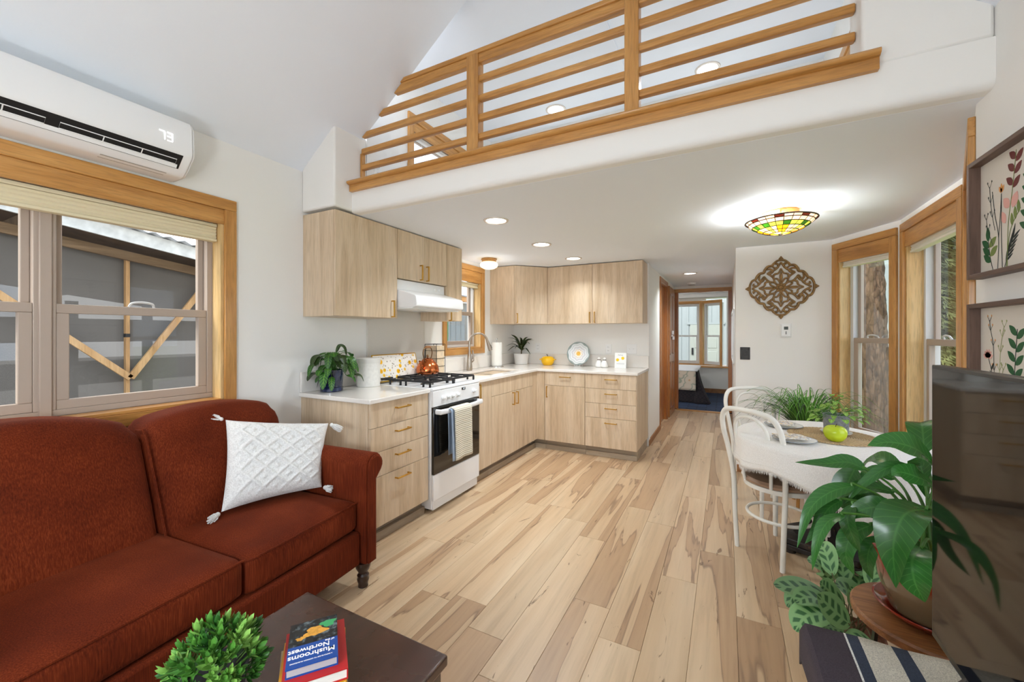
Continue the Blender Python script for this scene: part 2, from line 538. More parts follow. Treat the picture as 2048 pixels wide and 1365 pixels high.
r3 = FL.ramp([(.0, (1,1,1)), (.645, (1,1,1)), (.675, lin(120,94,72)), (.72, lin(176,146,118)), (.8, (1,1,1))]); FL.l(a3, r3.inputs[0])
def _mul(a, b, f):
    m_ = FL.n('MixRGB', _blend_type='MULTIPLY'); m_.inputs[0].default_value = f; FL.l(a, m_.inputs[1]); FL.l(b, m_.inputs[2]); return m_.outputs[0]
c_ = _mul(_mul(rp.outputs[0], r2.outputs[0], .8), r3.outputs[0], .8)
oi = FL.n('ObjectInfo'); vr = FL.ramp([(0, (.86,.84,.82)), (.5, (.97,.96,.95)), (1, (1.0,1.0,1.0))]); FL.l(oi.outputs['Random'], vr.inputs[0])
fb = FL.bsdf(_mul(c_, vr.outputs[0], 1.0), .36); FL.bump(fb, a2, .04, .002)
fl = MB().prism([(XL-.1, YN), (XR+.05, YN), (XR+.05, 2.0), (1.2, 2.9), (1.2, 3.95), (.9, 4.5), (.2, 4.55), (.2, 7.6), (XL-.1, 7.6)], -.08, -.006)
floor = struct(fl.build('floor', pmat('plank_gap', lin(150,118,88), .8), loc=(0, 0, -.08), smooth=False), 'light spalted-maple plank floor running towards the hallway', 'floor')
PWD, PLN = .178, 1.22
_shared = {}
def plank(x0, x1, y0, y1):
    key = (round(x1-x0, 3), round(y1-y0, 3))
    if key not in _shared:
        g = .0005; b = .0012
        w, l = key
        mm = MB().add([(g,g,-.006),(w-g,g,-.006),(w-g,l-g,-.006),(g,l-g,-.006),
                       (g,g,-b),(w-g,g,-b),(w-g,l-g,-b),(g,l-g,-b),
                       (g+b,g+b,0),(w-g-b,g+b,0),(w-g-b,l-g-b,0),(g+b,l-g-b,0)],
                      [(0,1,5,4),(1,2,6,5),(2,3,7,6),(3,0,4,7),(4,5,9,8),(5,6,10,9),(6,7,11,10),(7,4,8,11),(8,9,10,11)])
        o = mm.build('plank', FL.m, smooth=False)
        _shared[key] = o.data
    else:
        o = bpy.data.objects.new('plank', _shared[key]); COL.objects.link(o)
    o.parent = floor
    o.location = (x0, y0, .08)
rngp = random.Random(5)
ix = 0
x = XL - .06
while x < 1.2:
    xa, xb = x, x+PWD
    offs = rngp.choice([0, .2, .4, .6, .8, 1.0]) + rngp.uniform(0, .15)
    y = -1.3 - offs
    yend = 7.58 if xb < .1 else 4.44
    if xa > .95: yend = 3.95
    if xa < -.85: yend = 4.95
    while y < yend:
        ya, yb = max(y, -1.3), min(y+PLN, yend)
        ok = yb - ya > .03
        # skip the parts that lie outside the room
        if xb > XR + .02 and ya < 2.0: ya = 2.0; ok = yb - ya > .05
        if xb > 1.02 and ok: ya = max(ya, 2.6); ok = yb-ya > .05
        if ok: plank(xa, xb, ya, yb)
        y += PLN
    x += PWD

# baseboards
M_base = wood('brown_base', lin(122,78,40), lin(150,100,56), lin(170,118,70), 'y', .6, .5)
def base(nm, p, q, lab, h=.07, mat=None):
    m = MB().bar((p[0], p[1], h/2), (q[0], q[1], h/2), .014, h)
    return struct(m.build(nm, mat or M_base, loc=((p[0]+q[0])/2, (p[1]+q[1])/2, 0), bevel=.003), lab, 'baseboard')
base('baseboard_hall', (-.793, YK-.0), (-.793, 5.84), 'brown baseboard along the hallway corner past the kitchen')
base('baseboard_medallion', (.095, 4.423), (.81, 4.423), 'baseboard under the carved diamond ornament')
base('baseboard_right', (XR-.007, -1.0), (XR-.007, 2.03), 'baseboard along the picture wall')
base('baseboard_bedroom', (-2.5, 9.992), (.42, 9.992), 'dark baseboard in the bedroom under the window sill', .10)
m = B(-.745, 7.50, 0, .04, 7.60, .012)
struct(m.build('trim_4', M_oakx, loc=(-.35, 7.55, 0), bevel=.003), 'oak threshold strip at the bedroom doorway', 'threshold')
# ------------------------------------------------------------------ windows
M_jamb = wood('pale_daylit_jamb_oak', lin(196,156,98), lin(216,180,122), lin(230,200,148), 'z', .6, .45)  # paler unfinished oak; daylight on the jambs is also put into the colour
def ring(m, x0, z0, x1, z1, w, y0, y1, wb=None):
    wb = w if wb is None else wb
    m.box(x0, y0, z0, x1, y1, z0+wb); m.box(x0, y0, z1-w, x1, y1, z1)
    m.box(x0, y0, z0+wb, x0+w, y1, z1-w); m.box(x1-w, y0, z0+wb, x1, y1, z1-w)
    return m

def dh_window(name, label, loc, rz, W, H, units, cw=.062, vh=.085, jd=.085, meet=None, mv=None, mcas=(None,None), casing=True,
              sill=True, latch=True, cwl=None, cwr=None):
    mv = mv or M_vinyl
    mz, mx = mcas[0] or M_oak, mcas[1] or M_oakx
    t = local(empty(name, loc, rz, label, 'window', kind='structure'))
    cwl = cw if cwl is None else cwl; cwr = cw if cwr is None else cwr
    if casing:
        for a in ((-cwl, 0, 0, H), (W, 0, W+cwr, H)):
            B(a[0], -.02, a[1], a[2], 0, a[3]).build('casing', mz, t, bevel=.003)
        B(-cwl, -.02, H, W+cwr, 0, H+cw).build('casing', mx, t, bevel=.003)
        if sill: B(-cwl, -.02, -cw, W+cwr, 0, 0).build('casing', mx, t, bevel=.003)
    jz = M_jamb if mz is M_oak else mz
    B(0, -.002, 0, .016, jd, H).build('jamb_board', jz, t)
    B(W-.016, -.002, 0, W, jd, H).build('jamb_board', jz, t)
    B(.016, -.002, H-.016, W-.016, jd, H).build('jamb_board', mx, t)
    B(.016, -.012, 0, W-.016, jd, .016).build('sill_board', mx, t, bevel=.003)
    if vh: B(.0, -.008, H-vh, W, .012, H).build('valance_board', mx, t, bevel=.002)
    for (a, b) in units:
        mz0 = meet if meet is not None else H*.5
        f = ring(MB(), a, .016, b, H-.016, .028, jd, jd+.075).build('window_frame', mv if name == 'window_1' else M_vinylw, t, bevel=.003)
        us = ring(MB(), a+.028, mz0-.015, b-.028, H-.044, .028, jd+.04, jd+.068).build('upper_sash', mv, t, bevel=.003)
        B(a+.05, jd+.052, mz0, b-.05, jd+.056, H-.066).build('pane', M_glass, us)
        ls = ring(MB(), a+.028, .044, b-.028, mz0+.02, .042, jd+.004, jd+.036).build('lower_sash', mv, t, bevel=.003)
        B(a+.065, jd+.018, .08, b-.065, jd+.022, mz0-.018).build('pane', M_glass, ls)
        if latch:
            c = (a+b)/2
            mm = MB().tube(bez([(c-.05, jd-.004, mz0+.02), (c-.04, jd-.012, mz0+.038), (c, jd-.014, mz0+.044), (c+.04, jd-.012, mz0+.038), (c+.05, jd-.004, mz0+.02)], 5), .006, 6)
            mm.build('latch', M_vinylw, t)
    for (a, b), (c, d) in zip(units[:-1], units[1:]):
        B(b-.012, jd-.012, .016, c+.012, jd+.06, H-.016).build('mullion', mv, t, bevel=.003)
    return t

def raised_blind(label, loc, rz, W, H, z0, z1, y=.03, mat=None):
    mat = mat or M_blind
    t = local(empty('window_blind', loc, rz, label, 'blind'))
    hd = (z1-z0)
    B(.02, y-.005, z1-.018, W-.02, y+.045, z1).build('head_rail', mat, t, bevel=.003)
    n = max(2, int((hd-.03)/.009))
    m = MB()
    pf = []
    for i in range(n+1):
        z = z0+.016 + (hd-.036)*i/n
        pf.append((y + (.0 if i % 2 else .006), z))
    for i in range(n, -1, -1):
        z = z0+.016 + (hd-.036)*i/n
        pf.append((y+.038 - (.0 if i % 2 else .006), z))
    m.prism(pf, .022, W-.022, 'x')
    m.build('pleated_stack', mat, t, angle=20)
    B(.02, y-.003, z0, W-.02, y+.042, z0+.015).build('bottom_rail', mat, t, bevel=.003)
    return t
M_blind = pmat('cream_blind', lin(226,214,180), .7)
M_blindw = pmat('white_blind', lin(232,228,214), .7)

WLW, WLH = WL_Y1-WL_Y0, WL_Z1-WL_Z0
w1 = dh_window('window_1', 'wide double-hung window pair with honey oak casing behind the sofa', (XL, WL_Y0, WL_Z0), R(90), WLW, WLH,
          [(.016, .668), (.682, WLW-.016)], meet=.50)
raised_blind('cream pleated blind raised at the top of the wide sofa window', (XL, WL_Y0, WL_Z0), R(90), WLW, WLH, .915, 1.016)
w2 = dh_window('window_2', 'kitchen double-hung window with oak casing above the sink', (XL, WK_Y0, WK_Z0), R(90), WK_Y1-WK_Y0, WK_Z1-WK_Z0,
          [(.016, WK_Y1-WK_Y0-.016)], vh=.13, meet=.40, latch=False)
raised_blind('small cream blind raised inside the kitchen window', (XL, WK_Y0, WK_Z0), R(90), WK_Y1-WK_Y0, WK_Z1-WK_Z0, .70, .753)

def seg_window(name, label, p, q, s0, s1, blabel, **k):
    p = Vector((p[0], p[1], 0)); q = Vector((q[0], q[1], 0)); d = (q-p).normalized()
    o = p + d*s1
    rz = math.atan2(-d.y, -d.x)
    W = s1-s0
    t = dh_window(name, label, (o.x, o.y, BAYZ0), rz, W, BAYZ1-BAYZ0, [(.016, W-.016)], meet=.81, **k)
    raised_blind(blabel, (o.x, o.y, BAYZ0), rz, W, BAYZ1-BAYZ0, BAYZ1-BAYZ0-.155, BAYZ1-BAYZ0-.09, y=.016, mat=M_blindw)
    return t
seg_window('window_3', 'tall bay window facing the big tree trunk', BP[2], BP[3], W1[0], W1[1], 'white blind raised in the bay window facing the tree trunk', vh=.11, cw=.055)
seg_window('window_4', 'tall bay window behind the dining table and television', BP[1], BP[2], W2[0], W2[1], 'white blind raised in the bay window next to the television', vh=.11, cw=.06)
seg_window('window_5', 'bay window seen edge-on beside the flower pictures', BP[0], BP[1], W3[0], W3[1], 'white blind raised in the edge-on bay window', vh=.11, cw=.07)

# loft windows with slatted blinds
def slat_blind(label, loc, rz, W, z0, z1):
    t = local(empty('slatted_blind', loc, rz, label, 'blind'))
    ms = pmat('slat_white', lin(238,238,236), .5)
    B(.02, .03, z1-.02, W-.02, .06, z1).build('head_rail', ms, t)
    n = int((z1-z0-.02)/.022); first = None
    for i in range(n):
        z = z0 + .022*i
        if first is None:
            o = MB().bar((.022, 0, 0), (W-.022, 0, 0), .024, .0012, up=(0, -.5, .9)).build('slat', ms, t); first = o
        else:
            o = bpy.data.objects.new('slat', first.data); COL.objects.link(o); o.parent = t
        o.location = (0, .045, z)
    for xx in (.15, W/2, W-.15): MB().tube([(xx, .031, z0), (xx, .031, z1)], .0012, 5).build('cord', ms, t)
    return t
dh_window('window_6', 'oak-cased loft window on the left behind the railing', (LX0, 2.53, 2.42), R(90), .97, .61, [(.016, .954)], vh=.075, cw=.058, jd=.07, latch=False)
slat_blind('white slatted blind lowered in the left loft window', (LX0, 2.53, 2.42), R(90), .97, .03, .53)
dh_window('window_7', 'oak-cased loft window sliver at the right end of the railing', (LX1, 3.46, 2.42), R(-90), .92, .58, [(.016, .904)], vh=.075, cw=.058, jd=.07, latch=False)
slat_blind('white slatted blind in the right loft window', (LX1, 3.46, 2.42), R(-90), .92, .03, .50)

# hall window, bedroom windows, added rear glazing
dh_window('window_8', 'narrow white hallway window seen edge-on beside the bedroom door', (.095, 6.88, .98), R(-90), 1.15, .6, [(.016, 1.134)], vh=0, cw=.04, jd=.03,
          mv=M_vinylw, mcas=(M_white, M_white), latch=False)
dh_window('window_9', 'bedroom window with oak frame above the bed', (-1.58, 10.3, .60), 0, 1.06, 1.42, [(.016, 1.044)], vh=0, cw=.05, jd=.05, meet=.66, mv=M_vinylw, latch=False)
_d = math.atan2(-.30, .40)
dh_window('window_10', 'angled bedroom window with oak frame right of the bed window', (-.475, 10.30, .60), _d, .47, 1.42, [(.016, .454)], vh=0, cw=.045, jd=.05, meet=.66, mv=M_vinylw, latch=False)
m = B(-1.6, 9.9, .565, .06, 10.32, .598)
struct(m.build('trim_5', M_oakx, loc=(-.8, 10, .565), bevel=.004), 'oak sill board under the bedroom bay window', 'sill')
m = MB()
m.box(-1.7, 10.3, 0, .3, 10.4, .6); m.box(-1.7, 10.3, 2.08, -.4, 10.4, 2.3); m.box(-1.7, 9.95, 2.12, .2, 10.5, 2.2)
struct(m.build('wall_bedroom_bay', M_wall, loc=(-.8, 10.3, 0)), 'white surround of the bedroom bay window', 'wall')
t = local(empty('added_window', (XL+.25, YN, .1), R(180), 'wide glazed opening added behind the viewer to let in daylight', 'window', kind='structure'))  # unseen glazing added so sky light brightens the living room
t.location = (XL+3.1, YN, .1)
ring(MB(), 0, 0, 2.85, 2.25, .06, 0, .1).build('window_frame', M_vinylw, t)
for i in range(1, 3): B(.95*i-.03, 0, .06, .95*i+.03, .1, 2.19).build('mullion', M_vinylw, t)
for i in range(3): B(.95*i+.03, .048, .06, .95*i+.92, .052, 2.19).build('pane', M_glass, t)

# ------------------------------------------------------------------ loft railing
rl = empty('loft_railing', (RX, 2.0, 2.34), 0, 'honey oak loft railing with horizontal rails above the kitchen beam', 'railing')
def xs(z): return max(-2.235, XL + (z-2.425)/SL)
def rail(z0, z1, y0, y1, nm, pad=0):
    m = MB().prism([(xs(z0)+pad, z0), (.444, z0), (.444, z1), (xs(z1)+pad, z1)], y0, y1, 'y')
    return m.build(nm, M_oakx, rl, bevel=.006)
for zt in (2.822, 2.707, 2.595, 2.484): rail(zt-.036, zt, 2.0, 2.032, 'rail', .004)
rail(2.893, 2.945, 1.995, 2.036, 'top_rail', .004)
rail(2.940, 2.966, 1.983, 2.045, 'cap_rail', .004)
for x0, x1 in ((-1.347, -1.268), (-.433, -.365)):
    B(x0, 1.986, 2.34, x1, 2.05, 2.956 if x1 < -1 else 3.05).build('post', M_oak, rl, bevel=.004)
B(-2.238, 1.998, 2.34, -2.222, 2.03, 2.56).build('end_post', M_oak, rl, bevel=.002)
lg = MB()
pf = [(1.906, 2.27), (1.929, 2.27), (1.929, 2.314), (2.10, 2.314), (2.10, 2.341), (1.898, 2.341), (1.885, 2.335), (1.881, 2.327), (1.885, 2.318), (1.898, 2.312), (1.906, 2.312)]
lg.prism(pf, -2.237, .444, 'x')
pf2 = [p for p in pf]
pf2[2] = (1.929, 2.341)
lg.prism([(1.906, 2.27), (1.929, 2.27), (1.929, 2.341), (1.898, 2.341), (1.885, 2.335), (1.881, 2.327), (1.885, 2.318), (1.898, 2.312), (1.906, 2.312)], .444, .49, 'x')
lg.build('ledge', M_oakx, rl, angle=50)
def wall_outlet(name, label, loc, rz, cat='outlet', w=.07, h=.115, kind='outlet', mat=None, group=None):
    t = local(empty(name, loc, rz, label, cat, group))
    B(-w/2, 0, -h/2, w/2, .006, h/2).build('cover_plate', mat or M_plate, t, bevel=.002)
    if kind == 'outlet':
        for zz in (-.022, .022):
            f = MB().lathe([(.0155, 0), (.0155, .0085)], 0, 0, 16)
            f2 = MB().add([(v.x, v.z, v.y+zz) for v in f.v], f.f)
            rr = f2.build('receptacle', mat or M_plate, t)
            m = MB()
            for xx in (-.006, .006): m.box(xx-.0012, .0084, zz-.003, xx+.0012, .0092, zz+.006)
            m.build('slot', M_dark, rr)
    else:
        n = 2
        for i in range(n):
            xx = (i-(n-1)/2)*.046
            B(xx-.006, .006, -.014, xx+.006, .009, .014).build('switch_slot', mat or M_plate, t)
            MB().bar((xx, .006, 0), (xx, .02, .008), .007, .006).build('toggle', mat or M_plate, t)
    return t
wall_outlet('wall_outlet', 'white wall outlet on the cream loft wall by the railing end', (LX0, 2.16, 2.50), R(-90))
# ------------------------------------------------------------------ kitchen cabinets
XC, YC, Yn0, XRT = -1.897, 4.2346, 1.7676, -.7895
YS1, YS2 = 2.3384, 2.967
XF, YF = -1.9145, 4.252
XU, YU, UZ0, UZ1 = -2.2393, 4.6172, 1.4324, 2.127
def panel(run, f, a0, a1, z0, z1, t=.018, g=.0015):
    a0 += g; a1 -= g; z0 += g; z1 -= g
    if run == 'L': return B(f-t, a0, z0, f, a1, z1)
    return B(a0, f, z0, a1, f+t, z1)
def pull(par, run, f, a, z, horiz, L=.118):
    m = MB()
    so = .028; w = .009
    if horiz:
        pts = [(a-L/2, 0, z), (a-L/2, so, z), (a+L/2, so, z), (a+L/2, 0, z)]
    else:
        pts = [(a, 0, z-L/2), (a, so, z-L/2), (a, so, z+L/2), (a, 0, z+L/2)]
    def W(p): return (f+p[1], p[0], p[2]) if run == 'L' else (p[0], f-p[1], p[2])
    P = [W(p) for p in pts]
    e = (so-w/2)/so
    m.bar(P[0], P[1], w, w); m.bar(P[3], P[2], w, w)
    a_, b_ = Vector(P[1]), Vector(P[2]); d = (b_-a_).normalized()*w/2
    m.bar(a_-d, b_+d, w*1.15, w)
    return m.build('pull_handle', M_brass, par, bevel=.0015)
def basecab(label, run, a0, a1, depth_to, f, toe=True, endpanel=None):
    loc = (f-.3, (a0+a1)/2, 0) if run == 'L' else ((a0+a1)/2, f+.3, 0)
    t = empty('base_cabinet', loc, 0, label, 'cabinet', 'base cabinets under the worktop')
    b = panel(run, f-.0185 if run == 'L' else f+.0185, a0, a1, .106, .884, abs(depth_to-f)-.02, .0005)
    b.build('body', M_cab, t)
    if toe:
        if run == 'L':
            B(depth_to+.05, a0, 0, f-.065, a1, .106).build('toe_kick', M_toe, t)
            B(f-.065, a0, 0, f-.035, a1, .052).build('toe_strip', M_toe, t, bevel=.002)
        else:
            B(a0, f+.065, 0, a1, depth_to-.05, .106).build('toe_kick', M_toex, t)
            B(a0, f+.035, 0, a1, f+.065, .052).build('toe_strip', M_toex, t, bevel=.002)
    return t
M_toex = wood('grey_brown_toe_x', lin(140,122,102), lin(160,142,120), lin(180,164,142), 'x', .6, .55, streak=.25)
DZ = [.884, .730, .575, .421, .106]; HZ = [.832, .680, .527, .373]
def drawer_stack(t, run, f, a0, a1, hc):
    for i in range(4):
        d = panel(run, f, a0, a1, DZ[i+1], DZ[i]).build('drawer_front', M_cab, t, bevel=.0012)
        pull(d, run, f, hc, HZ[i], True)
c1 = basecab('pale oak four-drawer base cabinet between sofa and stove', 'L', 1.788, 2.334, XL, XF)
drawer_stack(c1, 'L', XF, 1.788, 2.334, 2.057)
B(XL, 1.785, 0, XF-.018, 1.7878, .884).build('side_panel', M_cab, c1)
c2 = basecab('narrow pale oak base cabinet with one door right of the stove', 'L', 2.972, 3.234, XL, XF)
d = panel('L', XF, 2.972, 3.234, .106, .884).build('door', M_cab, c2, bevel=.0012); pull(d, 'L', XF, 3.005, .808, False)
c3 = basecab('pale oak sink cabinet with false front and two doors', 'L', 3.236, 4.134, XL, XF)
panel('L', XF, 3.236, 4.134, .730, .884).build('false_front', M_cab, c3, bevel=.0012)
for a0, a1, h in ((3.236, 3.69, 3.648), (3.69, 4.134, 3.730)):
    d = panel('L', XF, a0, a1, .106, .730).build('door', M_cab, c3, bevel=.0012); pull(d, 'L', XF, h, .657, False)
t = empty('corner_filler', (XF, YF, .1), 0, 'pale oak corner filler panel where the two cabinet runs meet', 'cabinet')
panel('L', XF, 4.136, 4.268, .106, .884).build('filler_panel', M_cab, t)
panel('B', YF, -1.93, -1.818, .106, .884).build('filler_panel', M_cab, t)
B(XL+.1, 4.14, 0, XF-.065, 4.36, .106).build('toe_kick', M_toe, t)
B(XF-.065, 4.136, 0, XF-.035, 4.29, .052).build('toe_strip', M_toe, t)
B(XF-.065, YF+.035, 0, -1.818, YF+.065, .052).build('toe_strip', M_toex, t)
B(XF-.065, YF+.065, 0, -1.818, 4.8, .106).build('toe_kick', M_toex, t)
c4 = basecab('pale oak base cabinet with one drawer above one door', 'B', -1.816, -1.347, YK, YF)
d = panel('B', YF, -1.816, -1.347, .733, .884).build('drawer_front', M_cab, c4, bevel=.0012); pull(d, 'B', YF, -1.57, .834, True)
d = panel('B', YF, -1.816, -1.347, .106, .733).build('door', M_cab, c4, bevel=.0012); pull(d, 'B', YF, -1.785, .66, False)
c5 = basecab('pale oak four-drawer base cabinet at the hallway end', 'B', -1.345, -.805, YK, YF)
drawer_stack(c5, 'B', YF, -1.345, -.805, -1.063)
B(-.805, YF+.001, .106, -.8, YK, .884).build('side_panel', M_cab, c5)
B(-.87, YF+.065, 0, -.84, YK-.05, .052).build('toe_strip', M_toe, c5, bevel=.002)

def uppercab(label, run, a0, a1, f, z0, z1, back):
    loc = (f-.15, (a0+a1)/2, z0) if run == 'L' else ((a0+a1)/2, f+.15, z0)
    t = empty('wall_cabinet', loc, 0, label, 'cabinet', 'wall cabinets under the ceiling')
    panel(run, f-.0185 if run == 'L' else f+.0185, a0, a1, z0, z1, abs(back-f)-.02, .0005).build('body', M_cab, t)
    return t
u1 = uppercab('tall pale oak wall cabinet with one wide door left of the hood', 'L', 1.798, 2.360, XU, UZ0, UZ1, XL)
d = panel('L', XU, 1.798, 2.360, UZ0, UZ1).build('door', M_cab, u1, bevel=.0012); pull(d, 'L', XU, 2.30, 1.503, False)
u2 = uppercab('short pale oak wall cabinet with two doors above the range hood', 'L', 2.362, 2.985, XU, 1.746, UZ1, XL)
for a0, a1, h in ((2.362, 2.675, 2.622), (2.675, 2.985, 2.702)):
    d = panel('L', XU, a0, a1, 1.746, UZ1).build('door', M_cab, u2, bevel=.0012); pull(d, 'L', XU, h, 1.818, False)
u3 = uppercab('narrow pale oak wall cabinet right of the hood', 'L', 2.987, 3.226, XU, UZ0, UZ1, XL)
d = panel('L', XU, 2.987, 3.226, UZ0, UZ1).build('door', M_cab, u3, bevel=.0012); pull(d, 'L', XU, 3.02, 1.495, False)
# corner wall cabinet with the diagonal door
t = empty('wall_cabinet', (-2.3, 4.6, UZ0), 0, 'pale oak corner wall cabinet with a diagonal door', 'cabinet', 'wall cabinets under the ceiling')
m = MB().prism([(XL, 4.2983), (-2.2393, 4.2983), (-2.222, 4.3155), (-1.9625, 4.60), (-1.9448, 4.618), (-1.9448, YK), (XL, YK)], UZ0, UZ1)
m.build('body', M_cab, t)
dd = Vector((-1.9448+2.2393, 4.6172-4.2983, 0)); LL = dd.length; dd.normalize(); nn = Vector((dd.y, -dd.x, 0))
p0 = Vector((-2.2393, 4.2983, 0))
m = MB()
for z0, z1 in ((UZ0+.001, UZ1-.001),):
    P = [p0+dd*.004+nn*.001, p0+dd*(LL-.004)+nn*.001, p0+dd*(LL-.004)+nn*.018, p0+dd*.004+nn*.018]
    m.add([(p.x, p.y, z0) for p in P]+[(p.x, p.y, z1) for p in P], [(0,3,2,1),(4,5,6,7),(0,1,5,4),(1,2,6,5),(2,3,7,6),(3,0,4,7)])
d = m.build('door', M_cab, t, bevel=.0012)
q = p0+dd*.035+nn*.018
m = MB(); a = q+nn*.028
for zz in (1.447, 1.553): m.bar((q.x, q.y, zz), (a.x, a.y, zz), .009, .009)
m.bar((a.x, a.y, 1.4425), (a.x, a.y, 1.5575), .009, .009, up=(nn.x, nn.y, 0)); m.build('pull_handle', M_brass, d)
u4 = uppercab('wide pale oak wall cabinet with two doors near the hallway', 'B', -1.944, -.8067, YU, UZ0, UZ1, YK)
for a0, a1, h in ((-1.944, -1.372, -1.40), (-1.372, -.8067, -1.343)):
    d = panel('B', YU, a0, a1, UZ0, UZ1).build('door', M_cab, u4, bevel=.0012); pull(d, 'B', YU, h, 1.505, False)

# ------------------------------------------------------------------ worktops
def slab(xs_, ys_, fill, z0, z1):
    m = MB(); idx = {}
    def V(i, j, k):
        key = (i, j, k)
        if key not in idx:
            idx[key] = len(m.v); m.v.append(Vector((xs_[i], ys_[j], z1 if k else z0)))
        return idx[key]
    F = lambda i, j: 0 <= i < len(xs_)-1 and 0 <= j < len(ys_)-1 and fill(i, j)
    for i in range(len(xs_)-1):
        for j in range(len(ys_)-1):
            if not F(i, j): continue
            m.f.append((V(i,j,1), V(i+1,j,1), V(i+1,j+1,1), V(i,j+1,1)))
            m.f.append((V(i,j,0), V(i,j+1,0), V(i+1,j+1,0), V(i+1,j,0)))
            if not F(i-1, j): m.f.append((V(i,j,0), V(i,j,1), V(i,j+1,1), V(i,j+1,0)))
            if not F(i+1, j): m.f.append((V(i+1,j,0), V(i+1,j+1,0), V(i+1,j+1,1), V(i+1,j,1)))
            if not F(i, j-1): m.f.append((V(i,j,0), V(i+1,j,0), V(i+1,j,1), V(i,j,1)))
            if not F(i, j+1): m.f.append((V(i,j+1,0), V(i,j+1,1), V(i+1,j+1,1), V(i+1,j+1,0)))
    return m
WT0, WT = .8855, .914
t = empty('worktop', (-2.2, 2.05, WT0), 0, 'short white quartz worktop left of the stove', 'worktop')
B(XL, Yn0, WT0, XC, YS1-.002, WT).build('slab', M_quartz, t, bevel=.004)
tag(B(XL+.001, Yn0+.005, WT+.0005, XL+.02, 2.350, 1.055).build('counter_upstand', M_quartz, loc=(XL, 2.06, WT), bevel=.003), 'short quartz upstand behind the blue pot', 'backsplash')
t = empty('worktop', (-2.2, 4.3, WT0), 0, 'long white quartz worktop turning the corner past the sink', 'worktop')
xs_ = [XL, -2.40, -2.03, XC, XRT]; ys_ = [YS2+.002, 3.30, 4.08, YC, YK]
slab(xs_, ys_, lambda i, j: (i == 3 and j == 3) or (i < 3 and not (i == 1 and j == 1)), WT0, WT).build('slab', M_quartz, t, bevel=.004)
tag(B(XL+.001, 3.045, WT+.0005, XL+.02, YK-.001, 1.055).build('counter_upstand', M_quartz, loc=(XL, 4, WT), bevel=.003), 'quartz upstand under the kitchen window', 'backsplash')
tag(B(XL+.021, YK-.02, WT+.0005, XRT, YK-.001, 1.055).build('counter_upstand', M_quartz, loc=(-1.6, YK, WT), bevel=.003), 'quartz upstand behind the flower plate and shakers', 'backsplash')
m = B(XL+.001, 2.352, .916, XL+.02, 3.043, 1.74)
tag(m.build('splash_panel', pmat('speckled_panel', lin(212,206,196), .4, var=.05, vscale=200), loc=(XL+.01, 2.7, .916)), 'tall speckled grey backsplash panel behind the stove', 'backsplash')

# sink
M_steel = pmat('brushed_steel', lin(190,188,184), .25, 1, var=.04, vscale=40, stretch=(1,20,1))
t = empty('kitchen_sink', (-2.2, 3.7, .74), 0, 'double-bowl stainless sink set in the worktop below the kitchen window', 'sink')
for y0, y1 in ((3.305, 3.67), (3.70, 4.075)):
    m = MB(); x0, x1 = -2.395, -2.035; zb = .74; e = .03
    top = [(x0,y0,.886),(x1,y0,.886),(x1,y1,.886),(x0,y1,.886)]
    bot = [(x0+e,y0+e,zb),(x1-e,y0+e,zb),(x1-e,y1-e,zb),(x0+e,y1-e,zb)]
    m.add(top+bot, [(0,1,5,4),(1,2,6,5),(2,3,7,6),(3,0,4,7),(4,5,6,7)])
    bo = m.build('bowl', M_steel, t, bevel=.02, seg=3)
    MB().lathe([(.045, zb+.001), (.045, zb+.005), (.02, zb+.003)], (x0+x1)/2, (y0+y1)/2, 20).build('drain', M_steel, bo)
B(-2.395, 3.671, .875, -2.035, 3.699, .8855).build('divider', M_steel, t, bevel=.006)

# faucet
M_nick = pmat('brushed_nickel', lin(176,164,150), .28, 1)
fx, fy = -2.47, 3.70
t = empty('kitchen_faucet', (fx, fy, WT), 0, 'brushed nickel gooseneck faucet standing behind the sink', 'faucet')
MB().lathe([(.031, WT), (.033, WT+.008), (.031, WT+.05), (.025, WT+.12), (.019, WT+.19), (.017, WT+.20)], fx, fy, 20).build('base', M_nick, t)
dirv = Vector((.62, .78, 0)).normalized()
g = [Vector((fx, fy, WT+.195)), Vector((fx, fy, WT+.30))]
for k in range(1, 13):
    a = pi - pi*k/12*.93
    g.append(Vector((fx, fy, WT+.30)) + dirv*(.105+.105*math.cos(a)) + Vector((0, 0, .105*math.sin(a))))
MB().tube(g, .0125, 12).build('gooseneck', M_nick, t)
e0 = g[-1]; dr = (g[-1]-g[-2]).normalized()
sp = MB().tube([e0, e0+dr*.02, e0+dr*.06, e0+dr*.115], [.0145, .016, .02, .022], 14).build('spray_head', M_nick, t)
MB().bar(e0+dr*.05+dirv*.019, e0+dr*.09+dirv*.022, .016, .008).build('spray_button', M_dark, sp)
hv = Vector((-.35, .93, 0)).normalized()*-1
hv = Vector((.3, .95, 0)).normalized()
b0 = Vector((fx, fy, WT+.09))+hv*.02
MB().tube([b0, b0+hv*.03+Vector((0,0,.02)), b0+hv*.035+Vector((0,0,.07)), b0+hv*.025+Vector((0,0,.13))], [.016, .016, .011, .008], 10).build('lever', M_nick, t)

